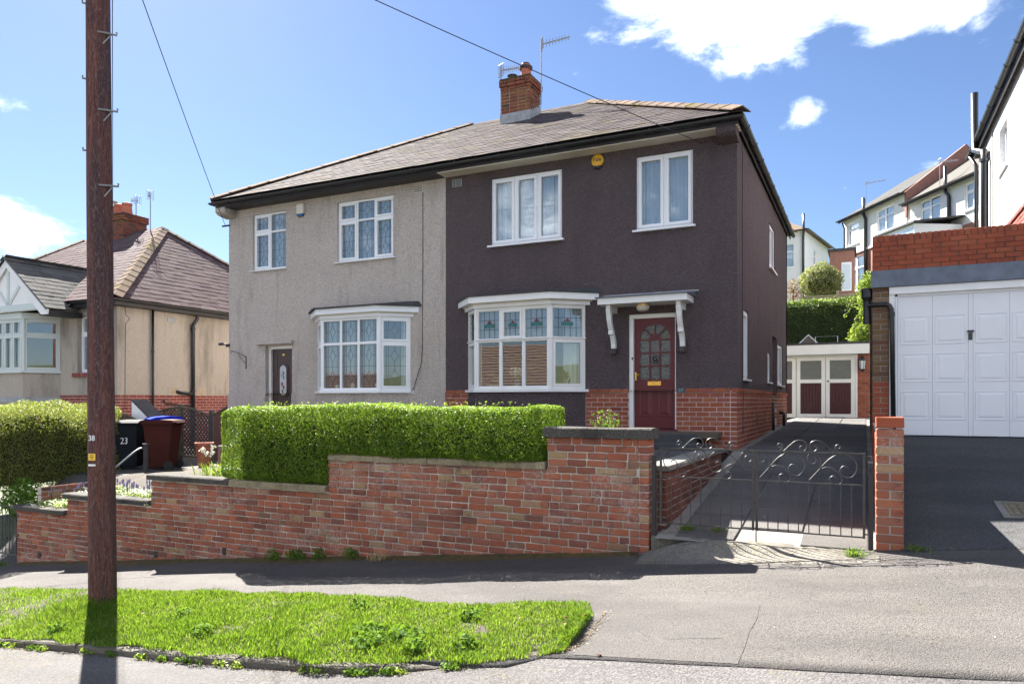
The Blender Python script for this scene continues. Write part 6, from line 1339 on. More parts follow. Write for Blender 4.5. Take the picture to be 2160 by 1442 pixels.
m = MB(); m.box(.25, 6.5, 7.85, 8.1, 6.5, 13.0); m.box(.0, .25, .3, 8.1, 6.5, 13.0); m.build('wall', MT['rc_white'], h3, MI)
m = MB(); q = [(-.35, -.35), (6.85, -.35), (6.85, 8.45), (-.35, 8.45)]; m.add([(a, b, 13.02) for a, b in q]+[(3.2, 3.3, 15.2), (3.2, 4.9, 15.2)], [(0, 1, 4), (1, 2, 5, 4), (2, 3, 5), (3, 0, 4, 5), (3, 2, 1, 0)]); m.build('roof', MT['ridge'], h3, MI)
downpipe(h3, [tuple(MI @ Vector((6.55, -.2, 14.2))), tuple(MI @ Vector((6.55, -.2, 12.8))), tuple(MI @ Vector((6.5, -.1, 12.4))), tuple(MI @ Vector((6.5, -.1, 7)))], .09)
g0 = [tuple(MI @ Vector((-.35, -.35, 13.0))), tuple(MI @ Vector((6.85, -.35, 13.0))), tuple(MI @ Vector((6.85, 8.4, 13.0)))]; MB().sweep([(a*1.4+.06, b*1.4) for a, b in HALF], g0).build('gutter', MT['blackpl'], h3)
sg_ = thing('garden_shed', (-.9, 47, 6), 'small brick outbuilding beside the end hillside house', 'outbuilding'); m = MB(); m.box(-1.9, -.55, 47.6, 50, 5.0, 9.0); m.build('wall', MT['far_brick'], sg_); MB().box(-2.0, -.45, 47.5, 50.1, 9.0, 9.15).build('roof', MT['felt'], sg_); MB().box(-1.25, -.7, 47.56, 47.6, 6.6, 8.3).build('window', MT['upvc'], sg_); MB().box(-1.2, -.75, 47.54, 47.562, 6.7, 8.2).build('pane', MT['glass'], sg_)
# houses across the road, behind the camera: seen only as reflections
for k, (x0, wm, lb) in enumerate(((-38, 'rc_white', 'white house with brown tiled roof lowest down across the road'), (-24.5, 'rc_white', 'white house with brown tiled roof across the road from the grey house'), (-11, 'rc_beige', 'beige house with brown tiled roof across the road'), (3, 'rc_white', 'white house with brown tiled roof further up across the road'))):
    zg = S(x0+5, -12)+2.2; oh = thing('opposite_house', (x0+5, -14, zg), lb, 'house'); MB().box(x0, x0+10.5, -20, -12, zg-3.5, zg+2.6).build('wall', MT[wm], oh); m = MB(); m.poly([(x0-.3, -11.7, zg+2.6), (x0+10.8, -11.7, zg+2.6), (x0+10.8, -16, zg+5.6), (x0-.3, -16, zg+5.6)]); m.poly([(x0-.3, -20.3, zg+2.6), (x0+10.8, -20.3, zg+2.6), (x0+10.8, -16, zg+5.6), (x0-.3, -16, zg+5.6)]); m.build('roof', MT['ridge_dark'], oh)
    for r_ in range(16): t_ = r_/16; MB().box(x0-.3, x0+10.8, -11.74-4.3*t_, -11.70-4.3*t_, zg+2.58+3.0*t_, zg+2.66+3.0*t_).build('tile_course', MT['deck'], oh)

# ------------------------------------------------------------------ telegraph pole and wires
PBX, PBY = -7.70, 5.32; PZ = S(PBX, PBY); RV = CRX; FV = CAX
tp = thing('telegraph_pole', (PBX, PBY, PZ), 'tall weathered red-brown timber telegraph pole in the grass verge', 'pole')
def pole_c(z): t = (z-PZ)/8.3; return Vector((PBX-.06*t, PBY-.03*t, z))
def pole_r(z): return .143-.021*(z-PZ)/6.9
mb = MB(); n = 28; zs = np.linspace(PZ-.3, 6.05, 90)
for z in zs:
    c = pole_c(z); r_ = pole_r(z)
    for k in range(n): a = 2*math.pi*k/n; rr = r_*(1+.018*hn(math.cos(a)*3, z*.7+math.sin(a)*3, 1.3)+.008*hn(math.cos(a)*9, z*.5+math.sin(a)*9, 1)); mb.v.append((c.x+rr*math.cos(a), c.y+rr*math.sin(a), z))
for i in range(len(zs)-1):
    for k in range(n): mb.f.append([i*n+k, i*n+(k+1) % n, (i+1)*n+(k+1) % n, (i+1)*n+k]); mb.r.append(0)
mb.f.append(list(range((len(zs)-1)*n, len(zs)*n))); mb.r.append(0); mb.build('shaft', MT['pole'], tp, smooth=True)
def ring_pt(z, th, out=0.0): return pole_c(z)+(RV*math.sin(th)-FV*math.cos(th))*(pole_r(z)+out)
for z in (2.42, 3.26, 4.12, 1.58+3.4): 
    m = MB(); a = ring_pt(z-.02, R(25)); b = ring_pt(z, R(95), .075); m.tube([tuple(a), tuple(ring_pt(z-.015, R(60), .02)), tuple(b), tuple(b+Vector((0, 0, .035)))], .011, 6); m.tube([tuple(ring_pt(z-.14, R(50), .004)), tuple(ring_pt(z-.01, R(85), .03))], .008, 6); m.build('climbing_step', MT['pewter'], tp)
for z in (2.80, 3.60, 4.44):
    m = MB(); b = ring_pt(z, R(-62), .03); m.tube([tuple(ring_pt(z, R(-62), -.02)), tuple(b), tuple(b+Vector((0, 0, .03)))], .011, 6); m.build('climbing_step', MT['pewter'], tp)
def plate(z, th, w, h, mat, name):
    c = ring_pt(z, th, .004); nrm = (RV*math.sin(th)-FV*math.cos(th)); x = Vector((0, 0, 1)).cross(nrm).normalized(); M = Matrix.Identity(4)
    for q in range(3): M[q][0] = x[q]; M[q][1] = -nrm[q]; M[q][2] = (0, 0, 1)[q]; M[q][3] = c[q]
    return MB().cbox(-w/2, w/2, -.003, .003, -h/2, h/2, .001).build(name, MT[mat], tp, M), M
yp, My = plate(-.61, R(-12), .088, .075, 'yellow', 'warning_plate')
for k, (w_, z_) in enumerate(((.045, .018), (.055, 0), (.03, -.018))): MB().box(-w_/2, w_/2, -.0045, -.0032, z_-.004, z_+.004).build('print_line', MT['ink'], yp, My)
plate(-.70, R(-12), .09, .022, 'white_num', 'tag_strip')
q_ = ring_pt(-.405, R(-12), .006); nr = (RV*math.sin(R(-12))-FV*math.cos(R(-12))); xv = Vector((0, 0, 1)).cross(nr); Mq = frame((q_.x, q_.y), (q_.x+xv.x, q_.y+xv.y), q_.z); lettering('38', .085, Mq, 'white_num', tp, 'pole_number')
TOP = pole_c(5.95)
def wire(a, b, sag, label, r_=.007):
    a, b = Vector(a), Vector(b); pts = []
    for i in range(25): t = i/24; p = a+(b-a)*t; p.z -= sag*4*t*(1-t); pts.append(tuple(p))
    tag(MB().tube(pts, r_, 5).build('telephone_wire', MT['wire'], smooth=True), label, 'wire')
wire(TOP, (-2.52, 12.72, 4.46), .05, 'black telephone wire from the pole to the dark house eaves'); wire(TOP, (-13.90, 12.74, 4.25), .05, 'black telephone wire from the pole to the grey house corner'); wire(TOP+RV*.17, (-23.35, 16.5, 6.45), .08, 'black telephone wire from the pole to the bungalow chimney')
wire(TOP, (-8.5, -14, 4.4), .25, 'black telephone wire from the pole to a bungalow across the road'); wire(TOP, (3.5, -14, 4.8), .3, 'black telephone wire from the pole to the next bungalow across the road'); wire((-40, 3.0, 1.2), (30, -8, 9.2), .4, 'heavier overhead cable running along the road', .012)

# ------------------------------------------------------------------ gates
def smooth(pts, n=5):
    P = [Vector((p[0], 0, p[1])) for p in pts]; res = []
    for i in range(len(P)-1):
        p0, p1, p2, p3 = P[max(i-1, 0)], P[i], P[i+1], P[min(i+2, len(P)-1)]
        for k in range(n):
            t = k/n; res.append(.5*((2*p1)+(p2-p0)*t+(2*p0-5*p1+4*p2-p3)*t*t+(3*p1-p0-3*p2+p3)*t**3))
    return res+[P[-1]]
GA_ = [(0, 225), (60, 160), (130, 80), (190, 30), (250, 10), (320, 20), (370, 70), (378, 120), (350, 175), (310, 190), (265, 175), (248, 145), (260, 110), (290, 100), (312, 118)]
GB_ = [(85, 140), (120, 120), (160, 115), (215, 140), (255, 190), (258, 230), (230, 248), (190, 240), (168, 215), (175, 190), (198, 180), (212, 195)]
GC_ = [(100, 120), (112, 70), (95, 25), (50, 5), (12, 20), (5, 60), (25, 88), (60, 85), (72, 60), (55, 42)]
GD_ = [(30, -38), (14, -34), (5, -50), (18, -66), (40, -58), (45, -30), (30, -8), (60, -10), (100, -45), (150, -85), (200, -95), (240, -75), (245, -40), (225, -8), (195, -20), (190, -40), (210, -50)]
def gate_leaf(name, xh, sgn, width, label, nb):
    """xh: meeting stile; sgn +1 leaf runs to +x"""
    g = thing(name, (xh+sgn*width, 7.66, -1.4), label, 'gate', 'pair of wrought iron driveway gates'); Yg = 7.665; k = .001224*(1.015/.905*.91)
    X = lambda zx: xh+sgn*zx*1.015/905
    def strip(pts, r_, nm): MB().tube([(X(p.x), Yg, -.495-p.z*.001224) for p in smooth(pts)], r_, 5).build(nm, MT['iron'], g, smooth=True)
    x0, x1 = xh, xh+sgn*width; a, b = min(x0, x1), max(x0, x1)
    for nm, bx in (('stile', (x0-.0, x0+sgn*.022)), ('stile', (x1-sgn*.022, x1))): MB().box(min(bx), max(bx), Yg-.011, Yg+.011, -1.30, -.485).build(nm, MT['iron'], g)
    for z in (-.495, -.795, -1.29): MB().box(a+.022, b-.022, Yg-.006, Yg+.006, z-.007, z+.007).build('rail', MT['iron'], g)
    for i in range(nb): xx = a+.022+(b-a-.044)*(i+1)/(nb+1); MB().tube([(xx, Yg, -1.285), (xx, Yg, -.80)], .0058, 6).build('bar', MT['iron'], g)
    for off in (30, 445): strip([(p[0]+off, p[1]) for p in GA_], .0055, 'scroll'); strip([(p[0]+off, p[1]) for p in GB_], .0055, 'scroll')
    strip([(p[0]+10, p[1]) for p in GC_], .0055, 'scroll'); strip([(p[0]+430, p[1]) for p in GC_], .005, 'scroll')
    strip([(p[0]+180, p[1]) for p in GD_], .0055, 'crest_scroll'); strip([(700-p[0], p[1]) for p in GD_], .0055, 'crest_scroll')
    return g
gL = gate_leaf('driveway_gate', -1.005, -1, .965, 'wrought iron gate leaf hinged at the garden wall end', 8); gR = gate_leaf('driveway_gate', -.99, 1, .995, 'wrought iron gate leaf hinged at the slim brick pillar', 9)
MB().tube([(-.985, 7.65, -1.41), (-.985, 7.65, -1.16), (-.90, 7.64, -1.15)], .007, 6).build('drop_bolt', MT['iron'], gR)
for nm, a, b in (('hinge', (.005, -.52), (.07, -.52)), ('hinge', (.005, -1.26), (.05, -1.26))): MB().tube([(a[0], 7.665, a[1]), (b[0]-.01, 7.665, b[1]), (b[0], 7.665, b[1]-.05)], .008, 6).build(nm, MT['iron'], gR)
for xx, lb, z0 in ((-2.035, 'black steel gate post against the garden wall end', -1.56), (.052, 'black steel gate post against the slim brick pillar', -1.43)):
    gpst = thing('gate_post', (xx, 7.68, z0), lb, 'gate post'); MB().cbox(xx-.022, xx+.022, 7.655, 7.70, z0, -.575, .003).build('post', MT['blackpaint'], gpst); MB().tube([(xx, 7.66, -.66), (xx, 7.65, -.64)], .012, 6).build('bolt', MT['iron'], gpst)
gg = thing('garden_gate', (-13.9, 7.74, -2.85), 'black wrought iron garden gate at the low end of the brick wall', 'gate')
for z in (-1.87, -2.72): MB().box(-14.42, -13.43, 7.73, 7.75, z-.012, z+.012).build('rail', MT['iron'], gg)
for i in range(10): xx = -14.40+i*.105; MB().tube([(xx, 7.74, -2.72), (xx, 7.74, -1.87)], .007, 6).build('bar', MT['iron'], gg)
for cx in (-14.2, -13.78):
    for s in (1, -1):
        for zc in (-2.12, -2.45): MB().tube([(cx+s*(.05-.03*math.cos(t))+s*.04*math.cos(t), 7.735, zc+.055*(1-t/9)*math.sin(t)) for t in [k*.5 for k in range(14)]], .006, 5).build('scroll', MT['iron'], gg)

# ------------------------------------------------------------------ bins, pot, handrail, fences by the side passage
def wheelie_bin(loc, rot, mat, lidmat, label, num=None):
    b = thing('wheelie_bin', loc, label, 'bin'); M = Matrix.Translation(loc) @ Matrix.Rotation(rot, 4, 'Z'); m = MB()
    lo, hi = (.215, .24), (.275, .325); z0, z1 = .05, .96
    m.add([(-lo[0], -lo[1], z0), (lo[0], -lo[1], z0), (lo[0], lo[1]-.05, z0), (-lo[0], lo[1]-.05, z0), (-hi[0], -hi[1], z1), (hi[0], -hi[1], z1), (hi[0], hi[1]-.03, z1), (-hi[0], hi[1]-.03, z1)], [(0, 3, 2, 1), (0, 1, 5, 4), (1, 2, 6, 5), (2, 3, 7, 6), (3, 0, 4, 7), (4, 5, 6, 7)]); o = m.build('body', MT[mat], b, M)
    mod = o.modifiers.new('b', 'BEVEL'); mod.width = .03; mod.segments = 3; mod.limit_method = 'ANGLE'
    MB().cbox(-.295, .295, -.345, .315, .945, .985, .012).build('rim', MT[mat], b, M)
    for s in (-1, 1): MB().box(s*.235-.012, s*.235+.012, -.27, -.20, .15, .93).build('rib', MT[mat], b, M)
    l = MB(); pr = [(-.36, .99), (-.36, 1.01), (-.25, 1.05), (.05, 1.075), (.30, 1.06), (.335, 1.02), (.335, .99)]; l.prism(pr, 'x', -.30, .30); l.build('lid', MT[lidmat], b, M); MB().tube([(-.22, .36, 1.0), (.22, .36, 1.0)], .017, 8).build('handle', MT[mat], b, M)
    for s in (-1, 1): MB().tube([(s*.245, .22, .10), (s*.295, .22, .10)], .10, 18).build('wheel', MT['rubber'], b, M)
    if num: Mn = M @ Matrix.Translation((0, -.302, .62)) @ Matrix.Rotation(R(-4.5), 4, 'X'); lettering(num, .20, Mn, 'white_num', b, 'house_number', .8)
    return b
wheelie_bin((-14.47, 10.62, -1.465), R(33), 'bin_black', 'bin_black', 'charcoal wheelie bin marked 23 at the end of the hedge', '23')
wheelie_bin((-13.62, 10.80, -1.455), R(-62), 'bin_brown', 'bin_brown', 'brown garden waste wheelie bin turned sideways on the path'); wheelie_bin((-14.42, 11.45, -1.40), R(-25), 'bin_black', 'bin_blue', 'wheelie bin with a bright blue lid behind the brown one')
pt = thing('flower_pot', (-13.25, 11.55, -1.45), 'tall terracotta pot behind the brown wheelie bin', 'pot'); MB().lathe(-13.25, 11.55, [(.12, -1.45), (.17, -1.12), (.175, -1.10), (.19, -.98), (.205, -.97), (.205, -.91), (.17, -.91), (.16, -1.0)], 20).build('pot', MT['terra'], pt); MB().lathe(-13.25, 11.55, [(.001, -.96), (.165, -.96)], 12).build('compost', MT['soil'], pt)
hr = thing('handrail', (-13.33, 10.1, -1.6), 'grey steel post with a sloping handrail beside the path steps', 'handrail'); MB().lathe(-13.33, 10.15, [(.05, -1.9), (.05, -.90), (.07, -.895), (.07, -.86), (.001, -.855)], 12).build('post', MT['fence_grey'], hr); MB().tube([(-13.33, 10.13, -.95), (-13.33, 10.0, -.96), (-13.33, 9.9, -1.01), (-13.33, 9.1, -1.55)], .019, 8).build('rail', MT['pewter'], hr, smooth=True)
def trellis(x0, x1, y, zb, za, zc, mat, label, up=True):
    """arched diagonal trellis panel: top rises from za (left) to zc (right)"""
    t = thing('lattice_fence', ((x0+x1)/2, y, zb), label, 'fence', 'arched trellis panels by the side passage'); L = x1-x0
    def top(x): u = (x-x0)/L; return za+(zc-za)*(math.sin(u*math.pi/2) if zc > za else 1-math.cos(u*math.pi/2))
    fr = MB(); fr.box(x0, x0+.04, y, y+.04, zb, top(x0)); fr.box(x1-.04, x1, y, y+.04, zb, top(x1)); fr.box(x0+.04, x1-.04, y, y+.04, zb, zb+.05); fr.build('frame', MT['fence'], t)
    MB().tube([(x0+L*i/12, y+.02, top(x0+L*i/12)) for i in range(13)], .03, 6).build('arch_rail', MT['fence'], t)
    H = max(za, zc)-zb; st = .115
    for d in (1, -1):
        k = -H
        while k < L+H:
            # slat along direction (d,1): clip to the panel
            a0 = max(0, -d*0); pts = []
            for s in np.linspace(0, H, 40):
                x = x0+k+d*s if d > 0 else x0+L-k-s
                if x0+.03 < x < x1-.03 and zb+.04 < zb+s < top(x)-.01: pts.append((x, zb+s))
            if len(pts) > 3:
                (xa_, za_), (xb_, zb2) = pts[0], pts[-1]; w = .026; MB().prism([(xa_-w, za_), (xa_+w, za_), (xb_+w, zb2), (xb_-w, zb2)], 'y', y+(.004 if d > 0 else .018), y+(.016 if d > 0 else .03)).build('slat', MT[mat], t)
            k += st
trellis(-17.1, -15.84, 13.0, -1.44, -.42, -.15, 'fence', 'brown arched trellis panel behind the blue-lidded bin'); trellis(-15.70, -14.74, 13.0, -1.42, -.15, -.36, 'fence_grey', 'grey arched trellis gate beside the red-brown fence'); trellis(-16.9, -16.05, 12.15, -1.46, -.33, -.58, 'fence', 'arched trellis panel behind the bin marked 23')
for xx, zt_, mt, lb in ((-17.2, -.3, 'fence', 'mossy timber post by the white hatch'), (-15.77, -.09, 'fence', 'tall mossy timber post between two trellis panels'), (-14.66, -.2, 'fence_grey', 'grey timber post beside the red-brown fence')):
    tag(MB().cbox(xx-.05, xx+.05, 12.96, 13.06, -1.5, zt_, .006).build('fence_post', MT[mt]), lb, 'post')
rfn = thing('board_fence', (-14.2, 13.0, -1.45), 'red-brown board fence against the grey house corner', 'fence')
for i in range(7): x = -14.58+i*.107; tz_ = -.36+.30*i/6; MB().prism([(x, -1.45), (x+.10, -1.45), (x+.10, tz_+.05), (x, tz_)], 'y', 13.0, 13.02).build('board', MT['fence_red'], rfn)
MB().prism([(-14.6, -.35), (-13.84, -.02), (-13.84, .02), (-14.6, -.31)], 'y', 12.985, 13.035).build('capping', MT['fence'], rfn)

# ------------------------------------------------------------------ plants
def tuft(name, c, n, hgt, spread, mat, parent, w=.006, droop=.5, rng=NR, rad=.04):
    """strap leaves from a crown"""
    az = rng.uniform(0, 2*np.pi, n); L = hgt*rng.uniform(.55, 1.15, n); sp = spread*rng.uniform(.2, 1, n); b = np.array(c)+np.stack([rng.normal(0, rad, n), rng.normal(0, rad, n), np.zeros(n)], 1)
    d = np.stack([np.cos(az), np.sin(az), np.zeros(n)], 1); side = np.stack([-np.sin(az), np.cos(az), np.zeros(n)], 1)*w; V = []
    for t, ww in ((0, .8), (.45, 1.0), (.8, .75), (1, .05)):
        p = b+d*(sp*t)[:, None]+np.array([0, 0, 1])*(L*(t-droop*t*t))[:, None]; V += [p-side*ww, p+side*ww]
    V = np.stack(V, 1); f = np.arange(n)[:, None]*8; F = np.concatenate([f+np.array([[2*k, 2*k+1, 2*k+3, 2*k+2]]) for k in range(3)]); r_ = rng.uniform(.001, 1, n)
    return np_mesh(name, V.reshape(-1, 3), F, MT[mat], parent, np.tile(r_, 3))
rb0 = random.Random(5)
hg_ = thing('privet_hedge', (-5.7, 8.0, -1.1), 'neatly clipped bright green privet hedge above the brick garden wall', 'hedge')
HB = [(-7.0, -3.33, 7.58, 8.42, -.72, -.05), (-8.44, -6.44, 7.58, 8.42, -1.13, -.045)]
P1, N1 = rbox_points(*HB[0], 92000, .11, .035, .011); P2, N2 = rbox_points(*HB[1], 62000, .13, .035, .011)
k_ = P1[:, 0] > -6.62; k2 = ~((P2[:, 0] > -6.66) & (P2[:, 2] > -.68))
P = np.concatenate([P1[k_], P2[k2]]); N = np.concatenate([N1[k_], N2[k2]]); up_ = np.clip((P[:, 2]+.75)/.7, 0, 1); P[:, 2] -= .07*np.clip((-7.9-P[:, 0])/.5, 0, 1)**2*up_; P[:, 2] += .022*np.sin(P[:, 0]*1.9+.6)*up_; ko = ~((P[:, 0] > -3.31) & (P[:, 1] < 7.9) & (P[:, 2] < -.27)); P, N = P[ko], N[ko]
leaves('foliage', P, N, .026, MT['leaf_privet'], hg_, aspect=.58, flat=.5)
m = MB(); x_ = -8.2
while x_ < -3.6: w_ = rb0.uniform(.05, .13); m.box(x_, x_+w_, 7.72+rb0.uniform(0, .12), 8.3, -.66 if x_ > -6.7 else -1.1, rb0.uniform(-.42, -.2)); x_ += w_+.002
m.build('shaded_core', MT['core'], hg_)  # core blocks added to stop light passing through the hedge
Pi = NR.uniform([-8.3, 7.64, -.68], [-3.42, 8.35, -.12], (30000, 3)); leaves('inner_foliage', Pi, np.tile([0, -1., .3], (30000, 1)), .032, MT['leaf_privet'], hg_, flat=.2)
Pi = NR.uniform([-8.3, 7.64, -1.08], [-6.55, 8.3, -.65], (6000, 3)); leaves('inner_foliage', Pi, np.tile([0, -1., .3], (6000, 1)), .032, MT['leaf_privet'], hg_, flat=.2)
sp_ = NR.uniform(-8.2, -3.5, 130); Pp = np.stack([sp_, NR.uniform(7.7, 8.3, 130), -.045+NR.uniform(0, .05, 130)], 1); leaves('shoots', Pp, np.tile([0, 0, 1.], (130, 1)), .04, MT['leaf_lime'], hg_, 'stuff', flat=.1)
for xx in (-6.9, -5.6, -4.4, -3.8, -7.6): MB().tube([(xx, 8.0, -1.25), (xx+.05, 8.0, -.8), (xx-.04, 8.0, -.3)], .02, 6).build('stem', MT['twig'], hg_)
h_l = thing('mixed_hedge', (-14.9, 9.1, -1.7), 'rough brown and green hedge beside the garden path and bins', 'hedge')
P, N = rbox_points(-15.5, -14.36, 7.75, 10.42, -1.62, -.07, 60000, .24, .10, .05); P[:, 2] += .05*np.sin(P[:, 1]*2.3)*np.clip((P[:, 2]+1.3)/1.2, 0, 1)
leaves('foliage', P, N, .030, MT['leaf_old'], h_l, aspect=.6, flat=.35); m = MB(); y_ = 7.95
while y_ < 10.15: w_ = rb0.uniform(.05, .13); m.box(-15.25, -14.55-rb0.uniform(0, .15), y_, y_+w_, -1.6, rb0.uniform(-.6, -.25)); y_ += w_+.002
m.build('shaded_core', MT['core'], h_l)
Pi = NR.uniform([-15.35, 7.85, -1.6], [-14.45, 10.3, -.2], (26000, 3)); leaves('inner_foliage', Pi, np.tile([1., -.5, .3], (26000, 1)), .03, MT['leaf_old'], h_l, flat=.2)
for k in range(7): yy = 8.1+k*.33; MB().tube([(-14.75, yy, -1.75), (-14.7, yy+.08, -1.3), (-14.72, yy-.05, -.8)], .012, 5).build('stem', MT['twig'], h_l)
bh = thing('conifer_hedge', (-1.5, 32, .5), 'tall dark green hedge behind the small garage', 'hedge'); P, N = rbox_points(-4.6, .5, 31.5, 33.0, .2, 4.12, 52000, .25, .1, .05); leaves('foliage', P, N, .085, MT['leaf_dark'], bh, aspect=.4, flat=.3); MB().box(-4.4, .3, 31.75, 32.8, .3, 3.85).build('shaded_core', MT['core'], bh)
P = np.stack([NR.uniform(-4.5, .4, 2500), NR.uniform(31.5, 32.6, 2500), 4.06+NR.normal(0, .05, 2500)], 1); leaves('new_growth', P, np.tile([0, -.5, .8], (2500, 1)), .07, MT['leaf_lime'], bh, flat=.3)
def shrub(name, c, rad, n, size, mat, label, cat='shrub', depth=.14, lump=.14, asp=.5, core=.72, zb=None):
    t = thing(name, (c[0], c[1], zb if zb is not None else c[2]-rad[2]), label, cat); P, N = blob_points(c, rad, n, depth, lump); leaves('foliage', P, N, size, MT[mat], t, aspect=asp, flat=.35)
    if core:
        m = MB(); vs = []; m.lathe(c[0], c[1], [(rad[0]*core*math.sin(a), c[2]-rad[2]*core*math.cos(a)) for a in [math.pi*k/8 for k in range(9)]], 12, cap=False); m.build('shaded_core', MT['core'], t)
    MB().tube([(c[0], c[1], (zb if zb is not None else c[2]-rad[2])-.1), (c[0], c[1], c[2])], .03, 6).build('stem', MT['twig'], t); return t
shrub('variegated_bush', (-1.78, 35.4, 5.38), (.86, .75, .80), 9000, .085, 'leaf_gold', 'round golden variegated bush above the dark hedge', zb=terrain(-1.8, 35.4))
shrub('red_shrub', (-2.95, 35.6, 5.1), (.42, .4, .55), 700, .09, 'leaf_red', 'red-leaved shrub beside the golden bush', core=0, depth=.3, zb=terrain(-3, 35.6))
cl = shrub('climbing_shrub', (.10, 28.9, 3.75), (.34, .4, .85), 2600, .10, 'leaf_lime', 'lime green climbing shrub beside the flat garage corner', core=0, depth=.35, zb=terrain(0, 29)); P, N = blob_points((-.05, 28.8, 2.35), (.40, .4, .55), 1800, .35, .25); leaves('foliage', P, N, .11, MT['leaf_lime'], cl, aspect=.45, flat=.3)
for k in range(6):
    pa = [(.1-.75*t*(1-.2*(k % 3)), 28.8, 2.2+.38*k+.9*t-1.15*t*t) for t in np.linspace(0, 1, 9)]; MB().tube(pa, .006, 4).build('branch', MT['twig'], cl); Pb = np.array(pa)[2:].repeat(9, 0)+NR.normal(0, .05, (63, 3)); leaves('foliage', Pb, np.tile([0, -1., .5], (63, 1)), .08, MT['leaf_lime'], cl, aspect=.45, flat=.3)
fnc = thing('garden_fence', (-1.5, 34.3, 3.2), 'pale timber garden fence between the dark hedge and the golden bush', 'fence')
for i in range(22): x = -2.6+i*.11; MB().box(x, x+.10, 34.3, 34.32, terrain(x, 34.3)-.05, 4.56).build('board', MT['sandy'], fnc)
MB().box(-2.62, -.17, 34.27, 34.35, 4.56, 4.62).build('capping', MT['sandy'], fnc)
for x in (-2.5, -1.05): MB().box(x-.05, x+.05, 34.22, 34.3, terrain(x, 34.3), 4.78).build('post', MT['sandy'], fnc)
# the bed behind the low wall
rb = random.Random(11)
spots = [(-13.0, 8.05, .30, 'broad clump of lime strap leaves spilling over the lowest coping'), (-12.55, 7.98, .34, 'dense grassy clump leaning over the lowest coping stone'), (-12.2, 8.0, .32, 'grassy clump at the step in the brick wall'), (-12.7, 8.4, .26, 'grape hyacinth clump in front of the brick edging'), (-11.8, 8.25, .24, 'grape hyacinth clump behind the telegraph pole'), (-11.3, 8.2, .22, 'grape hyacinth clump in the middle of the bed'), (-10.85, 8.1, .22, 'grape hyacinth clump under the handrail'), (-10.45, 8.15, .22, 'grape hyacinth clump beside the dry grass'), (-10.15, 8.0, .22, 'grape hyacinth clump at the end of the bed by the taller wall')]
for x, y, h_, lb in spots:
    z = gz(x, y); t = thing('flowering_plant', (x, y, z), lb, 'plant'); tuft('leaves', (x, y, z), 150, h_, .30, 'leaf_lime', t, .007, .62, rad=.12)
    fl = MB(); stm = MB()
    for k in range(9 if h_ < .28 else 3): a = rb.uniform(0, 6.28); rr = rb.uniform(0, .2); px, py = x+rr*math.cos(a), y+rr*math.sin(a); hh = h_*.7+rb.uniform(0, .08); stm.tube([(px, py, z), (px, py, z+hh)], .003, 4); fl.lathe(px, py, [(.004, z+hh-.03), (.013, z+hh-.01), (.012, z+hh+.02), (.003, z+hh+.045)], 6)
    stm.build('stems', MT['leaf_green'], t); fl.build('flowers', MT['purple'], t)
dg = thing('dry_grass', (-10.4, 8.35, -1.58), 'straw-coloured dry plant in the bed beside the handrail', 'plant'); tuft('stems', (-10.4, 8.4, -1.58), 160, .34, .32, 'straw', dg, .004, .35, rad=.1)
db = thing('dark_shrub', (-13.95, 8.05, -2.5), 'dark leafy shrub behind the black iron garden gate', 'shrub'); P, N = blob_points((-14.0, 8.15, -1.82), (.5, .3, .38), 1500, .25); leaves('foliage', P, N, .09, MT['leaf_green'], db, aspect=.4); tuft('blades', (-13.75, 8.0, -2.0), 90, .35, .2, 'leaf_green', db, .008, .4, rad=.15)
dfc = [(-9.35, 8.35, 'daffodil clump with pale flowers left of the privet hedge'), (-8.95, 8.55, 'daffodil clump with yellow flowers touching the privet hedge')]
for k, (x, y, lb) in enumerate(dfc):
    z = gz(x, y); t = thing('daffodil_clump', (x, y, z), lb, 'flowers'); tuft('leaves', (x, y, z), 120, .42, .22, 'leaf_lime', t, .006, .35, rad=.12)
    for q in range(6): a = rb.uniform(0, 6.28); px, py = x+.2*math.cos(a), y+.16*math.sin(a); hh = .42+rb.uniform(0, .12); MB().tube([(px, py, z), (px+.02, py, z+hh)], .004, 4).build('stem', MT['leaf_green'], t); P = np.array([[px+.03, py-.02, z+hh]])+NR.normal(0, .02, (9, 3)); leaves('flower', P, np.tile([.2, -1., .2], (9, 1)), .055, MT['daff' if k else 'petal'], t, aspect=.8)
dh = thing('dry_shrub', (-8.85, 8.9, -1.1), 'brown dried shrub stems beside the privet hedge', 'shrub'); tuft('stems', (-8.8, 8.8, -1.1), 130, .5, .16, 'straw', dh, .004, .1, rad=.06)
tr_ = tag(MB().cbox(-8.95, -8.45, 8.1, 8.4, -1.12, -1.03, .02).build('garden_tray', MT['bluegrey']), 'blue plastic tray behind the coping beside the privet hedge', 'tray')
tp_ = thing('planter', (-13.0, 12.3, -1.4), 'pale stone planter by the red-brown fence', 'planter'); MB().cbox(-13.35, -12.85, 12.0, 12.4, -1.45, -1.0, .02).build('trough', MT['concrete'], tp_)
wd = thing('garden_weed', (-3.05, 8.7, -.82), 'wispy pale flowering plant behind the coping beside the hedge end', 'plant'); tuft('stems', (-2.95, 8.75, -.82), 40, .7, .2, 'leaf_green', wd, .002, .1, rad=.08); P, N = blob_points((-2.92, 8.75, -.22), (.17, .12, .14), 60, .4); leaves('leaves', P, N, .02, MT['petal'], wd); P, N = blob_points((-2.95, 8.75, -.3), (.2, .15, .25), 260, .4); leaves('leaves', P, N, .045, MT['leaf_green'], wd)
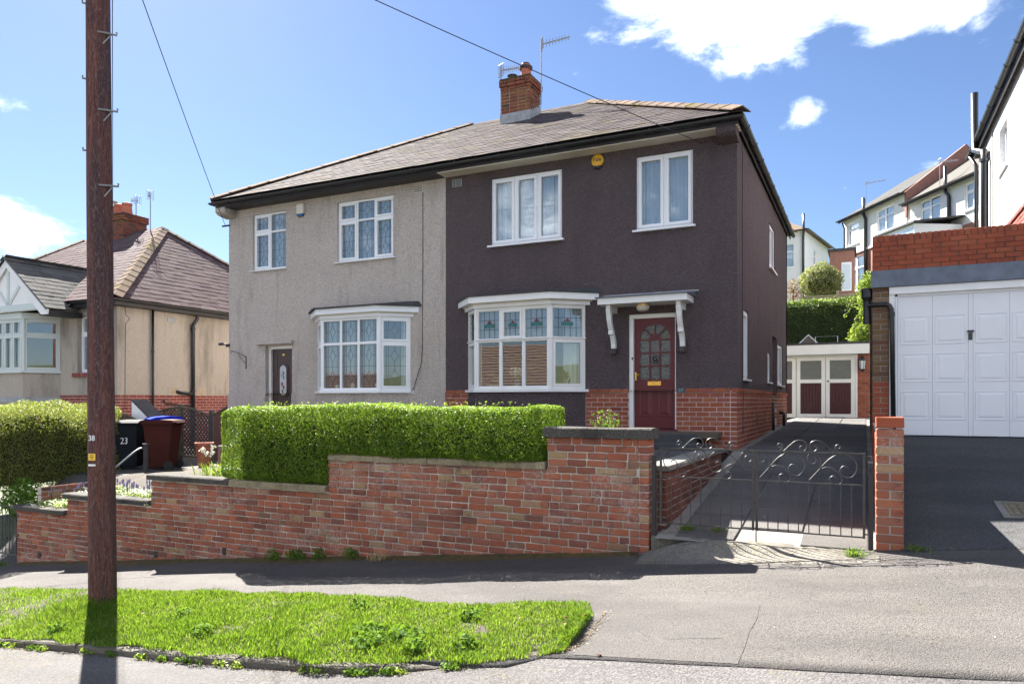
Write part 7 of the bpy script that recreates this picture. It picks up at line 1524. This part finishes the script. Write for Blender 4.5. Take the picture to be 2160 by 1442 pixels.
for x, rr, n_, lb in ((-7.35, .13, 160, 'leafy weed at the foot of the garden wall, lowest of four'), (-6.95, .16, 240, 'largest leafy weed at the foot of the garden wall'), (-6.55, .12, 150, 'round leafy weed at the foot of the garden wall beside the largest'), (-6.02, .11, 120, 'upright leafy weed at the foot of the garden wall')):
    z = S(x, 7.6); t = thing('wall_weed', (x, 7.56, z), lb, 'weed'); P, N = blob_points((x, 7.57, z+.07), (rr, .07, .10), n_, .3); leaves('leaves', P, N, .04, MT['leaf_green'], t, aspect=.6); MB().tube([(x, 7.58, z-.01), (x, 7.57, z+.1)], .004, 4).build('stem', MT['twig'], t)
for x, y, z, h_, n_, lb, mt in ((-.08, 7.42, S(-.08, 7.42), .11, 110, 'bright grass tuft in front of the gate by the slim pillar', 'grass'), (-1.72, 7.85, zd(7.85), .10, 60, 'shaded grass tuft inside the gate by the low wall', 'grass'), (-1.42, 7.9, zd(7.9), .08, 40, 'small grass tuft growing between the flagstones', 'grass'), (.42, 7.6, S(.42, 7.6)+.01, .07, 60, 'low weeds at the right foot of the slim pillar', 'grass'), (-5.55, 7.5, S(-5.55, 7.5), .14, 70, 'dry grass tuft at the foot of the garden wall', 'straw'), (-13.55, 7.5, S(-13.55, 7.5), .1, 60, 'grass tuft beside the garden gate', 'grass')):
    t = thing('grass_tuft', (x, y, z), lb, 'grass'); tuft('blades', (x, y, z), n_, h_, .11, mt, t, .0035, .3, rad=.05)
# grass verge
BK = [(-16, 6.2), (-11.06, 6.10), (-8.0, 6.05), (-4.97, 5.95), (-3.9, 5.80), (-3.13, 5.70), (-2.6, 5.78), (-2.11, 5.81), (-1.95, 5.5), (-1.86, 4.86)]
kx = [p[0] for p in KE]; ky = [p[1] for p in KE]; bx_ = [p[0] for p in BK]; by_ = [p[1] for p in BK]
def vf(x): return np.interp(x, kx, ky)+.10
def vb(x): return np.interp(x, bx_, by_)
def vz(x, y): f, b = vf(x), vb(x); t = np.clip((y-f)/np.maximum(b-f, .05), 0, 1); return S(x, y)+.004+.03*np.sin(np.pi*t)**.8
xs = np.concatenate([np.linspace(-16, -9, 30), np.linspace(-8.9, -1.88, 90)]); V = []
for t in np.linspace(0, 1, 16):
    for x in xs: y = vf(x)+(vb(x)-vf(x))*t; V.append((x, y, float(vz(x, y))+(.012*hn(x, y, 4) if 0 < t < 1 else -.02)))
nx = len(xs); F = np.array([(j*nx+i, j*nx+i+1, (j+1)*nx+i+1, (j+1)*nx+i) for j in range(15) for i in range(nx-1)]); np_mesh('verge', np.array(V), F, MT['soil'], kind='structure', smooth=True)
def grass(N_):
    x = NR.uniform(-13, -1.87, N_); x = np.where(NR.random(N_) < .55, NR.uniform(-8.2, -1.87, N_), x); f, b = vf(x), vb(x); y = f-.095+.06*np.sin(x*7.3)*np.sin(x*2.9)+(b-f+.13)*NR.random(N_); z = np.array(vz(x, y))
    lump = np.array([hn(a, c, 2.4) for a, c in zip(x, y)]); fine = np.array([hn(a+9, c, 8.0) for a, c in zip(x, y)])
    keep = (fine+lump*.5) > -.62+NR.uniform(-.3, .15, N_); x, y, z, lump, fine = x[keep], y[keep], z[keep], lump[keep], fine[keep]; n = len(x)
    near = np.exp(-((x+7.75)**2+(y-5.1)**2)/.12); edge = np.clip((vb(x)-y)/.12, .45, 1); h_ = (.028+.05*np.clip(lump+.15, 0, 1)+.03*np.clip(fine, 0, 1)+.11*near)*NR.uniform(.5, 1.4, n)*edge; az = NR.uniform(0, 6.283, n); lean = h_*NR.uniform(.15, .95, n); w = NR.uniform(.0018, .0038, n)
    d = np.stack([np.cos(az), np.sin(az), np.zeros(n)], 1); s = np.stack([-np.sin(az), np.cos(az), np.zeros(n)], 1)*w[:, None]; B = np.stack([x, y, z-.004], 1); V = []
    for t, ww in ((0, 1), (.55, .8)): p = B+d*(lean*t*t)[:, None]+np.array([0, 0, 1.])*(h_*t)[:, None]; V += [p-s*ww, p+s*ww]
    V.append(B+d*lean[:, None]+np.array([0, 0, 1.])*(h_*.95)[:, None]); V = np.stack(V, 1).reshape(-1, 3); k = np.arange(n)[:, None]*5
    F = np.concatenate([k+np.array([[0, 1, 3]]), k+np.array([[0, 3, 2]]), k+np.array([[2, 3, 4]])]); r_ = np.clip(.45+.28*lump+NR.normal(0, .22, n), .001, .999)
    o = np_mesh('grass', V, F, MT['grass'], None, np.tile(r_, 3), 'stuff'); o['label'] = 'bright green rough grass on the roadside verge'; o['category'] = 'grass'
grass(135000)
for k in range(26):
    x = -8.3+6.0*rb.random(); y = float(np.interp(x, kx, ky))-.03; z = road_z(x, y); t = thing('kerb_weed', (x, y, z), 'small weed rooted in the gutter below the kerb', 'weed', 'weeds along the kerb'); P, N = blob_points((x, y, z+.02), (rb.uniform(.04, .11), .035, .03), rb.randint(20, 55), .3); leaves('leaves', P, N, .035, MT['leaf_green' if k % 3 else 'leaf_lime'], t, aspect=.55)
for k, (x, y) in enumerate(((-3.42, 4.55), (-3.2, 4.7), (-3.55, 4.75), (-2.62, 4.62), (-5.3, 4.6), (-6.0, 5.0), (-4.2, 5.4), (-2.9, 5.2), (-3.0, 4.5), (-7.2, 4.5))):
    z = float(vz(x, y)); big = k < 3; t = thing('verge_weed', (x, y, z), 'broad-leaved weed growing in the grass verge' if not big else 'large leafy weed clump at the kerb edge of the verge', 'weed', 'weeds in the grass verge' if not big else 'large weeds at the kerb'); P, N = blob_points((x, y, z+.04), (.16 if big else .10, .14 if big else .09, .06), 240 if big else 110, .3); leaves('leaves', P, N, .05, MT['leaf_green'], t, aspect=.6); MB().tube([(x, y, z-.01), (x, y, z+.05)], .004, 4).build('stem', MT['leaf_green'], t)
for k, (x, y) in enumerate(((-2.42, 5.1), (-6.7, 4.75), (-6.55, 4.95), (-2.05, 5.15), (-4.9, 5.75), (-1.6, 4.62), (-2.0, 5.0), (-1.93, 5.25))):
    on = x < -1.86; z = float(vz(x, y))+.05 if on else pave_z(x, y)+.004; m = MB(); a = rb.uniform(0, 6.28); ca, sa = math.cos(a)*.028, math.sin(a)*.028; m.add([(x-ca, y-sa, z), (x+sa*.6, y-ca*.6, z+.012), (x+ca, y+sa, z+.004), (x-sa*.6, y+ca*.6, z+.014)], [(0, 1, 2), (0, 2, 3)]); tag(m.build('fallen_leaf', MT['leaf_dead']), 'curled brown fallen leaf on the verge or tarmac', 'leaf', 'fallen leaves')

# leaf litter and grit gathered along edges
def litter():
    pts = []
    def put(x, y, z): pts.append((x, y, z+.004))
    for _ in range(900): x = -9+7.2*rb.random(); y = float(np.interp(x, kx, ky))-abs(rb.gauss(0, .05))-.005; put(x, y, road_z(x, y))
    for _ in range(420): t_ = rb.random(); x = float(np.interp(t_, [0, .35, .6, 1], [-1.90, -1.83, -1.88, -2.4]))+abs(rb.gauss(0, .035)); y = float(np.interp(t_, [0, .35, .6, 1], [5.6, 4.95, 4.68, 4.40])); put(x, y, pave_z(x, y)+.004)
    for _ in range(700): x = -13.2+11*rb.random(); y = 7.60-abs(rb.gauss(0, .12)); put(x, y, pave_z(x, y)+.006)
    for _ in range(260): x = -1.95+2.2*rb.random(); y = 7.3-abs(rb.gauss(0, .1)); put(x, y, pave_z(x, y)+.006)
    for _ in range(420): x = -12+14*rb.random(); y = rb.uniform(4.7, 7.2); put(x, y, pave_z(x, y)+.004)
    for _ in range(160): x = rb.uniform(.4, 2.4); y = 7.62+rb.gauss(0, .03); put(x, y, ndz(x, y)+.004)
    P = np.array(pts); o = leaves('leaf_litter', P, np.tile([0, 0, 1.], (len(P), 1)), .017, MT['grit'], None, 'stuff', aspect=.5, flat=.8); o['label'] = 'scattered dry leaf litter and grit along the kerb and wall foot'; o['category'] = 'litter'
litter()
